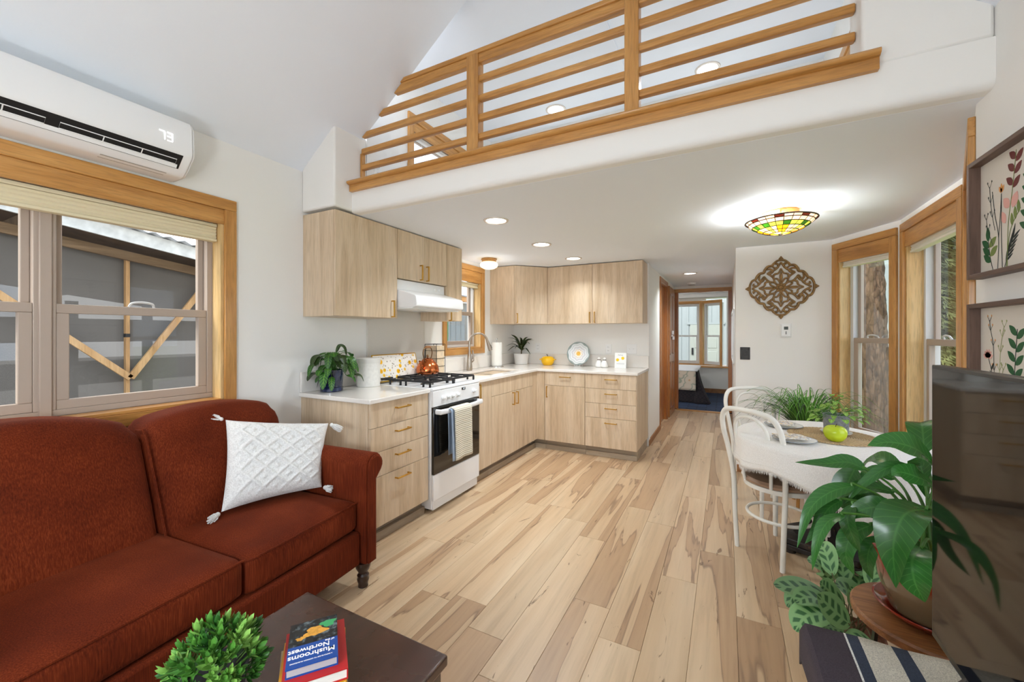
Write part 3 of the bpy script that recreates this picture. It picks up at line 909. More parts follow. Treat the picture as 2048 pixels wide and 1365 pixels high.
# ------------------------------------------------------------------ range hood
t = empty('range_hood', (-2.3, 2.67, 1.5), 0, 'white range hood under the short wall cabinet', 'range hood')
y0, y1 = 2.366, 2.981
prof = [(XL+.022, 1.742), (-2.262, 1.742), (-2.262, 1.665), (-2.075, 1.612), (-2.058, 1.60), (-2.052, 1.54), (-2.058, 1.525), (-2.10, 1.515), (XL+.022, 1.515)]
MB().prism(prof, y0, y1, 'y').build('hood_body', M_white, t, bevel=.005)
B(-2.30, y0+.01, 1.508, -2.10, y1-.01, 1.5155).build('light_lens', pmat('lens', lin(240,240,236), .4), t)
for yy in (2.84, 2.90):
    MB().add([(-2.262+v.z, yy+v.x, 1.70+v.y) for v in MB().lathe([(.014, 0), (.014, .006), (.008, .010)], 0, 0, 14).v], MB().lathe([(.014, 0), (.014, .006), (.008, .010)], 0, 0, 14).f).build('switch_knob', M_plate, t)

# ------------------------------------------------------------------ gas range
st = empty('gas_range', (-2.2, 2.652, 0), 0, 'white gas range with black oven glass between the worktops', 'stove')
y0, y1 = YS1+.004, YS2-.004
SF = -1.878
B(XL+.03, y0, .03, SF-.02, y1, .895).build('body', M_white, st, bevel=.004)
ct = MB().prism([(XL+.03, .895), (SF-.004, .895), (SF+.004, .905), (SF-.004, .918), (XL+.03, .918)], y0-.001, y1+.001, 'y').build('cooktop', M_white, st, bevel=.003)
cp = MB().prism([(SF-.02, .778), (SF, .778), (SF+.002, .894), (SF-.02, .894)], y0, y1, 'y').build('control_panel', M_white, st, bevel=.003)
def knob(par, yy, zz, r=.019):
    l = MB().lathe([(r, 0), (r*.96, .012), (r*.7, .016), (r*.6, .03), (r*.5, .032)], 0, 0, 18)
    k = MB().add([(SF+.001+v.z, yy+v.x, zz+v.y) for v in l.v], l.f).build('knob', M_plate, par)
    B(SF+.016, yy-.003, zz-r*.8, SF+.036, yy+.003, zz+r*.8).build('grip', M_plate, k, bevel=.001)
for yy in (2.455, 2.515, 2.577, 2.638): knob(cp, yy, .836)
knob(cp, 2.872, .838)
dsp = B(SF+.001, 2.70, .862, SF+.004, 2.75, .882).build('display', pmat('display_black', lin(12,12,14), .15), cp)
M_seg = emis('segment_white', (.85,.95,1,1), 1.5)
def digits(par, txt, org, ux, uz, h, mat, th=.0006, nrm=(1,0,0)):
    SEG = {'0':'abcdef','1':'bc','2':'abged','3':'abgcd','4':'fgbc','5':'afgcd','6':'afgedc','7':'abc','8':'abcdefg','9':'abcdfg'}
    o = Vector(org); ux = Vector(ux); uz = Vector(uz); w = h*.55; s = h*.1; nr = Vector(nrm)
    for i, chh in enumerate(txt):
        b = o + ux*(i*h*.8)
        m = MB()
        for sg in SEG.get(chh, ''):
            p, q = {'a':((0,h),(w,h)),'b':((w,h/2),(w,h)),'c':((w,0),(w,h/2)),'d':((0,0),(w,0)),'e':((0,0),(0,h/2)),'f':((0,h/2),(0,h)),'g':((0,h/2),(w,h/2))}[sg]
            m.bar(b+ux*p[0]+uz*p[1], b+ux*q[0]+uz*q[1], s, th, up=nr)
        m.build('digit', mat, par)
digits(dsp, '117', (SF+.0045, 2.712, .867), (0,1,0), (0,0,1), .011, M_seg)
M_oven = pmat('oven_glass', lin(14,12,11), .06, Coat__Weight=.5)
dr_ = B(SF-.018, y0+.002, .285, SF+.004, y1-.002, .774).build('oven_door', M_oven, st, bevel=.003)
hp = [(SF+.004, y0+.03, .742), (SF+.045, y0+.032, .742)] + [(SF+.045+.028*math.sin(pi*k/10), lerp(y0+.032, y1-.032, k/10), .742) for k in range(1, 10)] + [(SF+.045, y1-.032, .742), (SF+.004, y1-.03, .742)]
MB().tube(hp, .013, 8, flat=1.5, up=(0,0,1)).build('door_handle', M_white, dr_)
B(SF+.004, 2.60, .325, SF+.0046, 2.66, .331).build('badge', M_plate, dr_)
B(SF-.018, y0+.002, .092, SF+.002, y1-.002, .281).build('storage_drawer', M_white, st, bevel=.004)
B(SF-.03, y0+.012, .022, SF-.012, y1-.012, .09).build('plinth', M_white, st, bevel=.003)
for yy in (y0+.06, y1-.06):
    MB().cyl(SF-.09, yy, 0, .035, .016).build('foot', M_dark, st)
    MB().cyl(XL+.12, yy, 0, .035, .016).build('foot', M_dark, st)
M_iron = pmat('cast_iron', lin(26,26,28), .55)
M_burn = pmat('burner_cap', lin(48,46,46), .5)
yc = (y0+y1)/2
BR = [(-2.40, yc-.145), (-2.07, yc-.145), (-2.40, yc+.145), (-2.07, yc+.145)]
for (bx, by) in BR:
    bu = MB().lathe([(.052, .918), (.05, .926), (.038, .930)], bx, by, 20).build('burner_base', M_steel, ct)
    MB().lathe([(.036, .930), (.036, .938), (.03, .941)], bx, by, 20).build('burner_cap', M_burn, bu)
for s_, (ya, yb) in enumerate(((y0+.02, yc-.006), (yc+.006, y1-.02))):
    m = MB(); zt = .957; hh = .014; xa, xb = XL+.07, SF-.045
    def rod(p, q): m.bar((*p, zt), (*q, zt), .011, hh)
    rod((xa, ya), (xb, ya)); rod((xa, yb), (xb, yb)); rod((xa, ya), (xa, yb)); rod((xb, ya), (xb, yb))
    rod(((xa+xb)/2, ya), ((xa+xb)/2, yb))
    ym = (ya+yb)/2
    for bx in (-2.40, -2.07):
        for dx, dy in ((1,0),(-1,0),(0,1),(0,-1)):
            p = (bx+dx*.03, ym+dy*.03)
            q = (bx+dx*.16, ym) if dx else (bx, ya if dy < 0 else yb)
            q = (max(xa, min(xb, q[0])), q[1]); rod(p, q)
        for dx in (-.085, .085):
            for yy in (ya, yb):
                rod((bx+dx, yy), (bx+dx, yy+(.055 if yy == ya else -.055)))
    for px in (xa, (xa+xb)/2, xb):
        for yy in (ya, yb): m.box(px-.006, yy-.006, .918, px+.006, yy+.006, zt)
    for bx in (-2.40, -2.07):
        for dx in (-.085, .085):
            for yy in (ya, yb): m.box(bx+dx-.005, yy-.006, .918, bx+dx+.005, yy+.006, zt)
    m.build('grate', M_iron, ct, smooth=False)

# tea towel on the oven handle
TW = NT('ribbed_towel')
co = TW.coords((1,1,1)); wv = TW.n('TexWave', Scale=22, Distortion=.5, _bands_direction='Z'); TW.l(co, wv.inputs['Vector'])
rp = TW.ramp([(.2, lin(196,188,168)), (.7, lin(222,216,198))]); TW.l(wv.outputs['Fac'], rp.inputs[0])
b = TW.bsdf(rp.outputs[0], .9); TW.bump(b, wv.outputs['Fac'], .5, .003)
hx = SF+.045+.028
TW2 = NT('blue_towel'); TW2.bsdf(lin(150,166,186), .9)
def towel_pt(u, v, off, ya_=2.447, yb_=2.60):
    # v: 0 front hem -> 1 back hem over the handle
    yy = lerp(ya_, yb_, u)
    L = .37; Lb = .33; r_ = .018
    s = v*(L+pi*r_+Lb)
    wob = .006*math.sin(u*9+v*3)*min(1, abs(v-.55)*3)
    if s < L: x_ = hx+r_+.008*(1-s/L); z_ = .742-L+s
    elif s < L+pi*r_:
        a = (s-L)/r_; x_ = hx+r_*math.cos(a); z_ = .742+r_*math.sin(a)
    else: x_ = hx-r_; z_ = .742-(s-L-pi*r_)
    return Vector((x_+wob+off, yy+.012*math.sin(v*4)*(u-.5), z_))
t = MB()
t.grid(lambda u, v: towel_pt(u, v, 0), 16, 40)
o = t.build('tea_towel', TW2.m, loc=(hx, 2.57, .40), angle=80)
md = o.modifiers.new('th', 'SOLIDIFY'); md.thickness = .004
tag(o, 'pale blue tea towel showing behind the cream one on the oven handle', 'towel')
B2 = MB(); B2.grid(lambda u, v: towel_pt(u, v, 0, 2.468, 2.69)+Vector((.014 if v < .5 else -.009, 0, .009 if .4 < v < .6 else 0)), 10, 40)
o = B2.build('tea_towel', TW.m, loc=(hx, 2.54, .40), angle=80)
md = o.modifiers.new('th', 'SOLIDIFY'); md.thickness = .003
tag(o, 'ribbed cream tea towel hanging in front on the oven door handle', 'towel')
# ------------------------------------------------------------------ lamps
def can_light(label, x, y, z, grp, power, r=.075):
    t = empty('recessed_light', (x, y, z), 0, label, 'ceiling light', grp)
    MB().lathe([(r+.017, z), (r+.015, z-.006), (r, z-.007), (r-.004, z-.001)], x, y, 32, cap=False).build('trim_ring', M_trimring, t)
    MB().lathe([(r-.004, z-.0012), (r*.8, z-.002), (.0, z-.0022)], x, y, 28).build('lamp_lens', emis('lamp_white', (1, .96, .9, 1), 7), t)
    l = bpy.data.lights.new('recessed_lamp', 'AREA'); l.shape = 'DISK'; l.size = .13; l.energy = power; l.color = (.88, .95, 1); l.spread = R(130)
    o = bpy.data.objects.new('lamp', l); COL.objects.link(o); o.parent = t; o.location = (0, 0, -.012)
    return t
M_trimring = pmat('satin_trim', lin(214,205,196), .35, .3)
g = 'recessed ceiling lights'
can_light('recessed kitchen ceiling light nearest to the loft beam', -1.467, 2.542, CZ, g, 6)
can_light('recessed kitchen ceiling light second from the loft beam', -1.493, 3.419, CZ, g, 6)
can_light('recessed kitchen ceiling light farthest back above the corner counter', -1.463, 4.217, CZ, g, 3)
can_light('recessed ceiling light in the hallway', -.427, 6.003, CZ, g, 6)
can_light('recessed loft ceiling light on the left behind the railing', -1.385, 3.50, LZ, g, 3.5)
can_light('recessed loft ceiling light on the right behind the railing', -.125, 3.51, LZ, g, 3.5)
t = empty('smoke_detector', (-.486, 7.138, CZ), 0, 'white round smoke detector on the hallway ceiling', 'smoke detector')
MB().lathe([(.065, CZ), (.065, CZ-.02), (.055, CZ-.034), (.0, CZ-.036)], -.486, 7.138, 24).build('housing', M_plate, t)
MB().lathe([(.056, CZ-.0345), (.05, CZ-.038), (.02, CZ-.0385)], -.486, 7.138, 24).build('vent_ring', pmat('vent_grey', lin(150,148,146), .6), t)
# schoolhouse dome by the kitchen window
x, y = -2.29, 3.815
t = empty('dome_light', (x, y, CZ), 0, 'small glowing dome ceiling light with wooden collar by the kitchen window', 'ceiling light')
MB().lathe([(.085, CZ), (.086, CZ-.012), (.078, CZ-.018), (.08, CZ-.034), (.074, CZ-.038)], x, y, 28).build('wooden_collar', M_oakx, t)
MB().lathe([(.07, CZ-.036), (.092, CZ-.05), (.099, CZ-.068), (.09, CZ-.09), (.06, CZ-.108), (.02, CZ-.116), (.0, CZ-.117)], x, y, 28).build('glass_dome', emis('dome_glow', (1, .83, .55, 1), 1.8), t)
l = bpy.data.lights.new('dome_lamp', 'POINT'); l.energy = 1.4; l.color = (.96, .98, 1); l.shadow_soft_size = .08
o = bpy.data.objects.new('lamp', l); COL.objects.link(o); o.parent = t; o.location = (0, 0, -.20)

# two unseen globes added behind the viewer as fill light for the room
for gx, yy, gz, lab in ((-.15, -1.2, 1.45, 'added fill light globe hanging low near the picture wall behind the viewer'), (RX, -.38, 1.18, 'added fill light globe hanging low over the near end of the coffee table')):
    t = empty('fill_globe', (gx, yy, gz), 0, lab, 'ceiling light', 'added fill light globes')
    MB().tube([(gx, yy, gz+.15), (gx, yy, min(RZ, slopeR(gx)))], .004, 6).build('cord', M_dark, t)
    MB().lathe([(.03, gz+.125), (.035, gz+.13), (.03, gz+.17), (.0, gz+.175)], gx, yy, 16).build('socket_cap', M_brass, t)
    MB().sphere((gx, yy, gz), .13, 24, 14).build('glass_globe', emis('fill_globe_glow', (.84, .93, 1, 1), 40), t)
# stained glass fixture
x, y, zc = .326, 3.25, CZ
t = empty('stained_glass_lamp', (x, y, zc), 0, 'stained glass bowl ceiling lamp with amber and green tiles above the table', 'ceiling light')
M_cop = pmat('copper_brown', lin(150,92,52), .4, .6)
MB().lathe([(.105, zc), (.105, zc-.012), (.08, zc-.024), (.0, zc-.026)], x, y, 28).build('canopy', M_cop, t)
for k in range(3):
    a = 2*pi*k/3+.4
    MB().tube(bez([(x+.07*math.cos(a), y+.07*math.sin(a), zc-.02), (x+.13*math.cos(a), y+.13*math.sin(a), zc-.03), (x+.185*math.cos(a), y+.185*math.sin(a), zc-.062)], 5), .006, 6).build('arm', M_cop, t)
def gl(name, c, e=.55):
    n = NT(name)
    tr = n.n('BsdfTranslucent'); tr.inputs[0].default_value = c
    df = n.n('BsdfPrincipled'); df.inputs['Base Color'].default_value = c; df.inputs['Roughness'].default_value = .15
    df.inputs['Emission Color'].default_value = c; df.inputs['Emission Strength'].default_value = e
    mx = n.n('MixShader'); mx.inputs[0].default_value = .5
    n.l(tr.outputs[0], mx.inputs[1]); n.l(df.outputs[0], mx.inputs[2]); n.l(mx.outputs[0], n.out.inputs[0])
    return n.m
G_amb = gl('glass_amber', lin(255,206,50), .6); G_cream = gl('glass_cream', lin(250,226,190), .5); G_grn = gl('glass_green', lin(78,120,50), .25)
G_pink = gl('glass_blush', lin(240,214,196), .45); G_pale = gl('glass_lime', lin(206,214,110), .45); G_red = gl('glass_rust', lin(120,66,48), .2)
RADI = [.205, .188, .165, .135, .10, .06, .012]; ZS = [zc-.062, zc-.078, zc-.098, zc-.118, zc-.134, zc-.146, zc-.152]
NS = 24
rg = random.Random(3)
cam_m = MB()
for j in range(6):
    ns = NS if j < 5 else 12
    for i in range(ns):
        a0, a1 = 2*pi*i/ns, 2*pi*(i+1)/ns
        def P(r, a, z): return Vector((x+r*math.cos(a), y+r*math.sin(a), z))
        q = [P(RADI[j], a0, ZS[j]), P(RADI[j], a1, ZS[j]), P(RADI[j+1], a1, ZS[j+1]), P(RADI[j+1], a0, ZS[j+1])]
        c = sum(q, Vector())/4
        q = [c+(v-c)*.93 for v in q]
        up = Vector((0, 0, .003))
        m = MB().add(q+[v+up for v in q], [(0,1,2,3),(7,6,5,4),(0,4,5,1),(1,5,6,2),(2,6,7,3),(3,7,4,0)])
        if j == 0: mt = [G_pink, G_cream, G_red][i % 3]
        elif j == 1: mt = [G_cream, G_pink][i % 2]
        elif j == 2: mt = G_grn if rg.random() < .6 else G_pale
        else: mt = [G_amb, G_cream, G_cream, G_pale, G_cream, G_amb][(i//(1 if ns == 24 else 1)) % 6]
        m.build('glass_tile', mt, t, smooth=False)
M_lead = pmat('lead_came', lin(46,42,38), .5, .5)
m = MB()
for j in range(7):
    m.tube([(x+RADI[j]*math.cos(2*pi*i/48), y+RADI[j]*math.sin(2*pi*i/48), ZS[j]) for i in range(48)], .003 if j else .005, 6, closed=True)
for i in range(NS):
    a = 2*pi*i/NS
    m.tube([(x+RADI[j]*math.cos(a), y+RADI[j]*math.sin(a), ZS[j]) for j in range(6)], .0022, 5)
o = m.build('lead_came', M_lead, t); o['kind'] = 'stuff'
l = bpy.data.lights.new('bowl_lamp', 'POINT'); l.energy = 18; l.color = (.94, .97, 1); l.shadow_soft_size = .04
o = bpy.data.objects.new('lamp', l); COL.objects.link(o); o.parent = t; o.location = (-.06, -.05, -.075)

# ------------------------------------------------------------------ switches, thermostat, ornament
wall_outlet('wall_outlet', 'white wall outlet behind the salt and pepper shakers', (-1.261, YK-.0005, 1.128), R(180))
wall_outlet('light_switch', 'white double light switch next to the flower card', (-.985, YK-.0005, 1.132), R(180), 'switch', .115, .115, 'switch')
wall_outlet('wall_outlet', 'white wall outlet half hidden behind the striped-leaf palm', (-2.20, YK-.0005, 1.135), R(180))
wall_outlet('wall_outlet', 'white wall outlet above the blue pot on the left counter', (XL, 2.18, 1.14), R(-90))
wall_outlet('wall_outlet', 'white wall outlet beside the paper towel roll', (XL, 4.55, 1.135), R(-90))
M_pew = pmat('dark_pewter', lin(62,60,58), .45, .5, var=.2, vscale=60)
t = local(empty('wall_plate', (.163, 4.43, 1.128), R(180), 'dark embossed square plate low on the medallion wall', 'wall plate'))
B(-.041, 0, -.059, .041, .007, .059).build('cover_plate', M_pew, t, bevel=.003)
for rr in (.012, .022):
    MB().tube([(rr*math.cos(2*pi*i/20), .008, rr*math.sin(2*pi*i/20)) for i in range(20)], .0025, 5, closed=True).build('embossed_ring', M_pew, t)
for sx_ in (-1, 1):
    for sz_ in (-1, 1):
        MB().tube([(sx_*.03, .0075, sz_*.048), (sx_*.022, .008, sz_*.04), (sx_*.03, .0075, sz_*.034)], .003, 5).build('embossed_scroll', M_pew, t)
t = local(empty('thermostat', (.484, 4.43, 1.343), R(180), 'white wall thermostat below the carved diamond ornament', 'thermostat'))
B(-.042, 0, -.062, .042, .006, .062).build('wall_base', M_plate, t, bevel=.002)
b = B(-.036, .006, -.055, .036, .026, .055).build('housing', M_plate, t, bevel=.004)
B(-.016, .026, .008, .016, .0268, .036).build('screen', pmat('lcd_grey', lin(86,92,88), .2), b)
for zz in (-.014, -.028): MB().tube([(0, .026, zz), (0, .0285, zz)], .006, 10).build('button', pmat('grey_button', lin(120,120,122), .5), b)

# carved medallion
M_carv = pmat('antique_gold_wood', lin(138,104,56), .6, var=.35, vscale=40, bump=.4, bscale=90)
mc = (.447, 4.43, 1.735)
t = local(empty('carved_medallion', mc, R(180), 'carved antique-gold wooden diamond ornament of openwork scrolls on the wall', 'wall ornament'))
HX, HZm = .285, .29
def T(a, b): return (a*HX, .012, b*HZm)
def curve(pts, r=.009, nm='scroll', closed=False, fl=1.4):
    P = [T(*p) for p in pts]
    if closed:
        P = bez(P+[P[0]], 6)[:-1]
        m = MB().tube(P, r, 6, closed=True, flat=fl, up=(0,1,0))
    else:
        P = bez(P, 6)
        m = MB().tube(P, [r*(.7+.3*math.sin(pi*min(1, max(0, i/(len(P)-1))))) for i in range(len(P))], 6, flat=fl, up=(0,1,0))
    return m.build(nm, M_carv, t)
def sym4(pts, **k):
    for sx_ in (1, -1):
        for sz_ in (1, -1): curve([(p[0]*sx_, p[1]*sz_) for p in pts], **k)
# scalloped outer border
sym4([(0, .86), (.10, .85), (.20, .76), (.25, .70), (.36, .68), (.44, .58), (.47, .50), (.58, .47), (.66, .38), (.70, .30), (.80, .24), (.86, .10), (.86, 0)], r=.012, nm='border')
sym4([(0, .80), (.08, .66), (.17, .57), (.28, .52), (.38, .46)], nm='scroll')
sym4([(.80, 0), (.66, .08), (.57, .17), (.52, .28), (.46, .38)], nm='scroll')
sym4([(.25, .70), (.16, .62), (.08, .66), (.10, .76), (.16, .74)], nm='scroll')
sym4([(.70, .25), (.62, .16), (.66, .08), (.76, .10), (.74, .16)], nm='scroll')
sym4([(.44, .58), (.30, .60), (.22, .52), (.30, .46), (.36, .50)], nm='scroll')
sym4([(.58, .44), (.60, .30), (.52, .22), (.46, .30), (.50, .36)], nm='scroll')
sym4([(.0, .12), (.10, .28), (.20, .30), (.18, .42), (.07, .46), (.0, .60)], nm='scroll')
sym4([(.12, .0), (.28, .10), (.30, .20), (.42, .18), (.46, .07), (.60, .0)], nm='scroll')
sym4([(.20, .30), (.26, .38), (.38, .46)], nm='scroll'); sym4([(.30, .20), (.38, .26), (.46, .38)], nm='scroll')
sym4([(.06, .06), (.16, .16), (.20, .30)], nm='scroll'); sym4([(.16, .16), (.30, .20)], nm='scroll')
for k in range(8):
    a = 2*pi*k/8
    c = (.085*math.cos(a), .085*math.sin(a))
    m = MB().sphere((c[0]*HX*1.3, .016, c[1]*HZm*1.3), .015, 10, 6, sy=.6); m.build('petal', M_carv, t)
MB().sphere((0, .018, 0), .017, 12, 8, sy=.7).build('boss', M_carv, t)
for dx, dz in ((1,0),(-1,0),(0,1),(0,-1)):
    m = MB()
    for k in (-1, 0, 1):
        ang = math.atan2(dz, dx) + k*.75
        L = 1.0-.86 if k == 0 else .09
        b0 = Vector(T(dx*.855, dz*.855)); e = b0 + Vector((math.cos(ang), 0, math.sin(ang)))*(L*HX)
        m.tube([b0, (b0+e)/2, e], [.009, .016, .002], 6, flat=.6, up=(0,1,0))
    m.build('finial_leaf', M_carv, t)
    m = MB()
    b0 = Vector(T(dx*.18, dz*.18)); e = Vector(T(dx*.5, dz*.5))
    m.tube([b0, b0.lerp(e, .4), b0.lerp(e, .7), e], [.005, .013, .012, .002], 6, flat=.5, up=(0,1,0)); m.build('acanthus_leaf', M_carv, t)

# ------------------------------------------------------------------ counter things
# canister
M_can = pmat('marbled_tin', lin(226,222,214), .5, var=.06, vscale=50)
cx, cy = -2.42, 2.24
t = empty('canister', (cx, cy, WT), 0, 'pale round lidded canister behind the floral tray', 'canister')
MB().lathe([(.082, WT), (.086, WT+.004), (.086, WT+.185)], cx, cy, 32).build('body', M_can, t)
MB().lathe([(.089, WT+.178), (.089, WT+.212), (.085, WT+.216), (.0, WT+.217)], cx, cy, 32).build('lid', pmat('tin_lid', lin(216,212,204), .5), t)
# floral glass tray leaning on the splash panel
FLW = NT('floral_print')
co = FLW.coords((1,1,1), 'Object')
vo = FLW.n('TexVoronoi', Scale=16, Randomness=.9); FLW.l(co, vo.inputs['Vector'])
r1 = FLW.ramp([(.0, lin(222,140,10)), (.16, lin(236,168,20)), (.30, lin(240,190,60)), (.36, lin(238,230,218)), (1, lin(240,232,222))]); FLW.l(vo.outputs['Distance'], r1.inputs[0])
v2 = FLW.n('TexVoronoi', Scale=40, Randomness=1); FLW.l(co, v2.inputs['Vector'])
r2 = FLW.ramp([(.0, lin(150,140,110)), (.22, lin(176,166,150)), (.3, (1,1,1)), (1, (1,1,1))]); FLW.l(v2.outputs['Distance'], r2.inputs[0])
mx = FLW.n('MixRGB', _blend_type='MULTIPLY'); mx.inputs[0].default_value = .9; FLW.l(r1.outputs[0], mx.inputs[1]); FLW.l(r2.outputs[0], mx.inputs[2])
FLW.bsdf(mx.outputs[0], .2)
t = local(empty('floral_tray', (-2.41, 2.30, WT+.001), 0, 'rectangular floral tray with gold rim leaning behind the stove', 'tray'))
t.location = (-2.405, 2.31, WT+.02); t.rotation_euler = (0, R(-14), 0)
B(-.006, 0, 0, .0, .50, .215).build('panel', FLW.m, t)
M_gold = pmat('gold_rim', lin(206,160,50), .3, .9)
ring_m = MB().tube([(-.003, 0, 0), (-.003, .5, 0), (-.003, .5, .215), (-.003, 0, .215)], .005, 6, closed=True)
m = MB()
for p, q in (((-.003,0,0),(-.003,.5,0)), ((-.003,.5,0),(-.003,.5,.215)), ((-.003,.5,.215),(-.003,0,.215)), ((-.003,0,.215),(-.003,0,0))): m.tube([p, q], .005, 8)
m.build('gold_rim', M_gold, t)
# kettle
M_copper = pmat('polished_copper', lin(200,112,64), .18, 1, bump=.15, bscale=25, bdist=.004)
kx, ky, kz = -2.33, 2.83, .964
t = empty('copper_kettle', (kx, ky, kz), 0, 'polished copper kettle with a spout on the back burner', 'kettle')
MB().lathe([(.0, kz), (.088, kz), (.098, kz+.008), (.101, kz+.03), (.094, kz+.065), (.072, kz+.10), (.05, kz+.118), (.046, kz+.122)], kx, ky, 32).build('body', M_copper, t)
ld = MB().lathe([(.047, kz+.120), (.044, kz+.128), (.02, kz+.138), (.0, kz+.14)], kx, ky, 28).build('lid', M_copper, t)
MB().lathe([(.006, kz+.138), (.006, kz+.146), (.012, kz+.154), (.008, kz+.164), (.0, kz+.168)], kx, ky, 14).build('knob', pmat('aged_brass', lin(120,92,60), .4, .8), ld)
sv = Vector((.25, -.97, 0)).normalized()
def K(a, z): return Vector((kx, ky, kz+z)) + sv*a
MB().tube(bez([K(.085, .035), K(.115, .045), (K(.13, .075)), K(.145, .105), K(.158, .118)], 5), [.022]*4+[.019]*4+[.016]*4+[.012]*4+[.009]*5, 10).build('spout', M_copper, t)
hv_ = Vector((.25, -.97, 0)).normalized()
M_ab = pmat('aged_brass', lin(120,92,60), .4, .8)
MB().tube(bez([K(.058, .108), K(.075, .14), K(.092, .18), K(.075, .215), K(.05, .228)], 5), .005, 8).build('handle_strap', M_ab, t)
MB().tube(bez([K(-.058, .108), K(-.075, .14), K(-.092, .18), K(-.075, .215), K(-.05, .228)], 5), .005, 8).build('handle_strap', M_ab, t)
MB().tube([K(.056, .228), K(.03, .232), K(-.03, .232), K(-.056, .228)], [.008, .0105, .0105, .008], 10).build('wooden_grip', pmat('grip_wood', lin(150,96,50), .5), t)
# wire-framed stone-look holder
t = empty('wire_holder', (-2.47, 3.115, WT), 0, 'square wire-framed holder standing between kettle and window', 'holder')
M_wire = pmat('dark_wire', lin(50,46,42), .5, .6)
B(-2.54, 3.055, WT+.004, -2.41, 3.175, WT+.285).build('insert', pmat('travertine', lin(222,200,168), .6, var=.12, vscale=30), t, bevel=.004)
m = MB(); x0, x1, ya, yb = -2.544, -2.405, 3.05, 3.18
for zz in (WT+.004, WT+.09, WT+.165, WT+.24, WT+.30):
    m.tube([(x0,ya,zz),(x1,ya,zz),(x1,yb,zz),(x0,yb,zz)], .0025, 5, closed=True)
for px, py in ((x0,ya),(x1,ya),(x1,yb),(x0,yb)): m.tube([(px,py,WT),(px,py,WT+.30)], .003, 5)
m.build('wire_frame', M_wire, t)
# paper towels
px, py = -2.46, 4.28
t = empty('paper_towel_stand', (px, py, WT), 0, 'steel paper towel stand on the counter corner', 'towel holder')
MB().lathe([(.085, WT), (.085, WT+.008), (.07, WT+.012)], px, py, 28).build('base', M_steel, t)
MB().lathe([(.006, WT+.01), (.006, WT+.325), (.012, WT+.332), (.012, WT+.342), (.0, WT+.348)], px, py, 12).build('post', M_steel, t)
m = MB().lathe([(.022, WT+.0135), (.062, WT+.0135), (.064, WT+.02), (.064, WT+.285), (.062, WT+.293), (.022, WT+.293)], px, py, 32)
tag(m.build('paper_towel_roll', pmat('paper_white', lin(242,240,234), .9, bump=.2, bscale=70), loc=(px, py, WT+.0135)), 'white paper towel roll on the steel stand', 'paper towels')
# yellow apple pot
ax, ay = -2.005, 4.79
M_yel = pmat('yellow_glaze', lin(248,190,8), .18)
t = empty('apple_pot', (ax, ay, WT), 0, 'yellow lidded pot shaped like an apple on the back counter', 'pot')
MB().lathe([(.05, WT), (.058, WT+.004), (.078, WT+.035), (.083, WT+.06), (.08, WT+.078)], ax, ay, 28).build('bowl', M_yel, t)
ld = MB().lathe([(.082, WT+.077), (.08, WT+.09), (.06, WT+.108), (.03, WT+.114), (.01, WT+.108), (.0, WT+.106)], ax, ay, 28).build('lid', M_yel, t)
MB().tube([(ax, ay, WT+.105), (ax-.004, ay, WT+.125), (ax-.014, ay, WT+.138)], [.005, .005, .006], 8).build('stem', pmat('stem_dark', lin(52,46,20), .5), ld)
for s_ in (-1, 1):
    MB().tube(bez([(ax+s_*.076, ay-.02, WT+.068), (ax+s_*.098, ay-.02, WT+.072), (ax+s_*.098, ay+.02, WT+.072), (ax+s_*.076, ay+.02, WT+.068)], 4), .007, 8).build('ear_handle', M_yel, t)
# decorative plate on clear stand
PLT = NT('mandala_plate')
co = PLT.coords((1,1,1)); ln = PLT.n('VectorMath', _operation='LENGTH'); PLT.l(co, ln.inputs[0])
sx = PLT.n('SeparateXYZ'); PLT.l(co, sx.inputs[0])
at = PLT.n('Math', _operation='ARCTAN2'); PLT.l(sx.outputs['Y'], at.inputs[0]); PLT.l(sx.outputs['X'], at.inputs[1])
m8 = PLT.n('Math', _operation='MULTIPLY'); m8.inputs[1].default_value = 8; PLT.l(at.outputs[0], m8.inputs[0])
sn = PLT.n('Math', _operation='SINE'); PLT.l(m8.outputs[0], sn.inputs[0])
ms = PLT.n('Math', _operation='MULTIPLY_ADD'); ms.inputs[1].default_value = .006; PLT.l(sn.outputs[0], ms.inputs[0]); PLT.l(ln.outputs['Value'], ms.inputs[2])
sc_ = PLT.n('Math', _operation='MULTIPLY'); sc_.inputs[1].default_value = 1/.15; PLT.l(ms.outputs[0], sc_.inputs[0])
rp = PLT.ramp([(.0, lin(240,190,90)), (.17, lin(236,184,84)), (.2, lin(246,240,226)), (.29, lin(250,244,232)), (.32, lin(196,150,110)), (.35, lin(238,238,236)), (.55, lin(206,204,206)), (.6, lin(242,242,242)), (.74, lin(200,206,206)), (.8, lin(240,240,240)), (.87, lin(158,168,164)), (1, lin(128,142,138))]); PLT.l(sc_.outputs[0], rp.inputs[0])
PLT.bsdf(rp.outputs[0], .15)
px, py = -1.60, 4.80
t = local(empty('decorative_plate', (px, py, WT+.155), 0, 'round plate with flower pattern leaning upright on the back counter', 'plate'))
t.rotation_euler = (R(78), 0, 0)
MB().lathe([(.0, -.004), (.09, -.004), (.142, .008), (.146, .011), (.143, .013), (.09, .003), (.0, .002)], 0, 0, 48).build('dish', PLT.m, t)
t = empty('plate_stand', (px, py, WT), 0, 'small clear stand under the upright flower plate', 'plate stand')
for s_ in (-1, 1):
    MB().tube([(px+s_*.035, py-.055, WT+.022), (px+s_*.035, py-.05, WT+.004), (px+s_*.035, py+.045, WT+.004), (px+s_*.035, py+.05, WT+.10)], .0035, 6).build('prong', M_plate, t)
MB().tube([(px-.035, py-.052, WT+.006), (px+.035, py-.052, WT+.006)], .003, 6).build('cross_bar', M_plate, t)
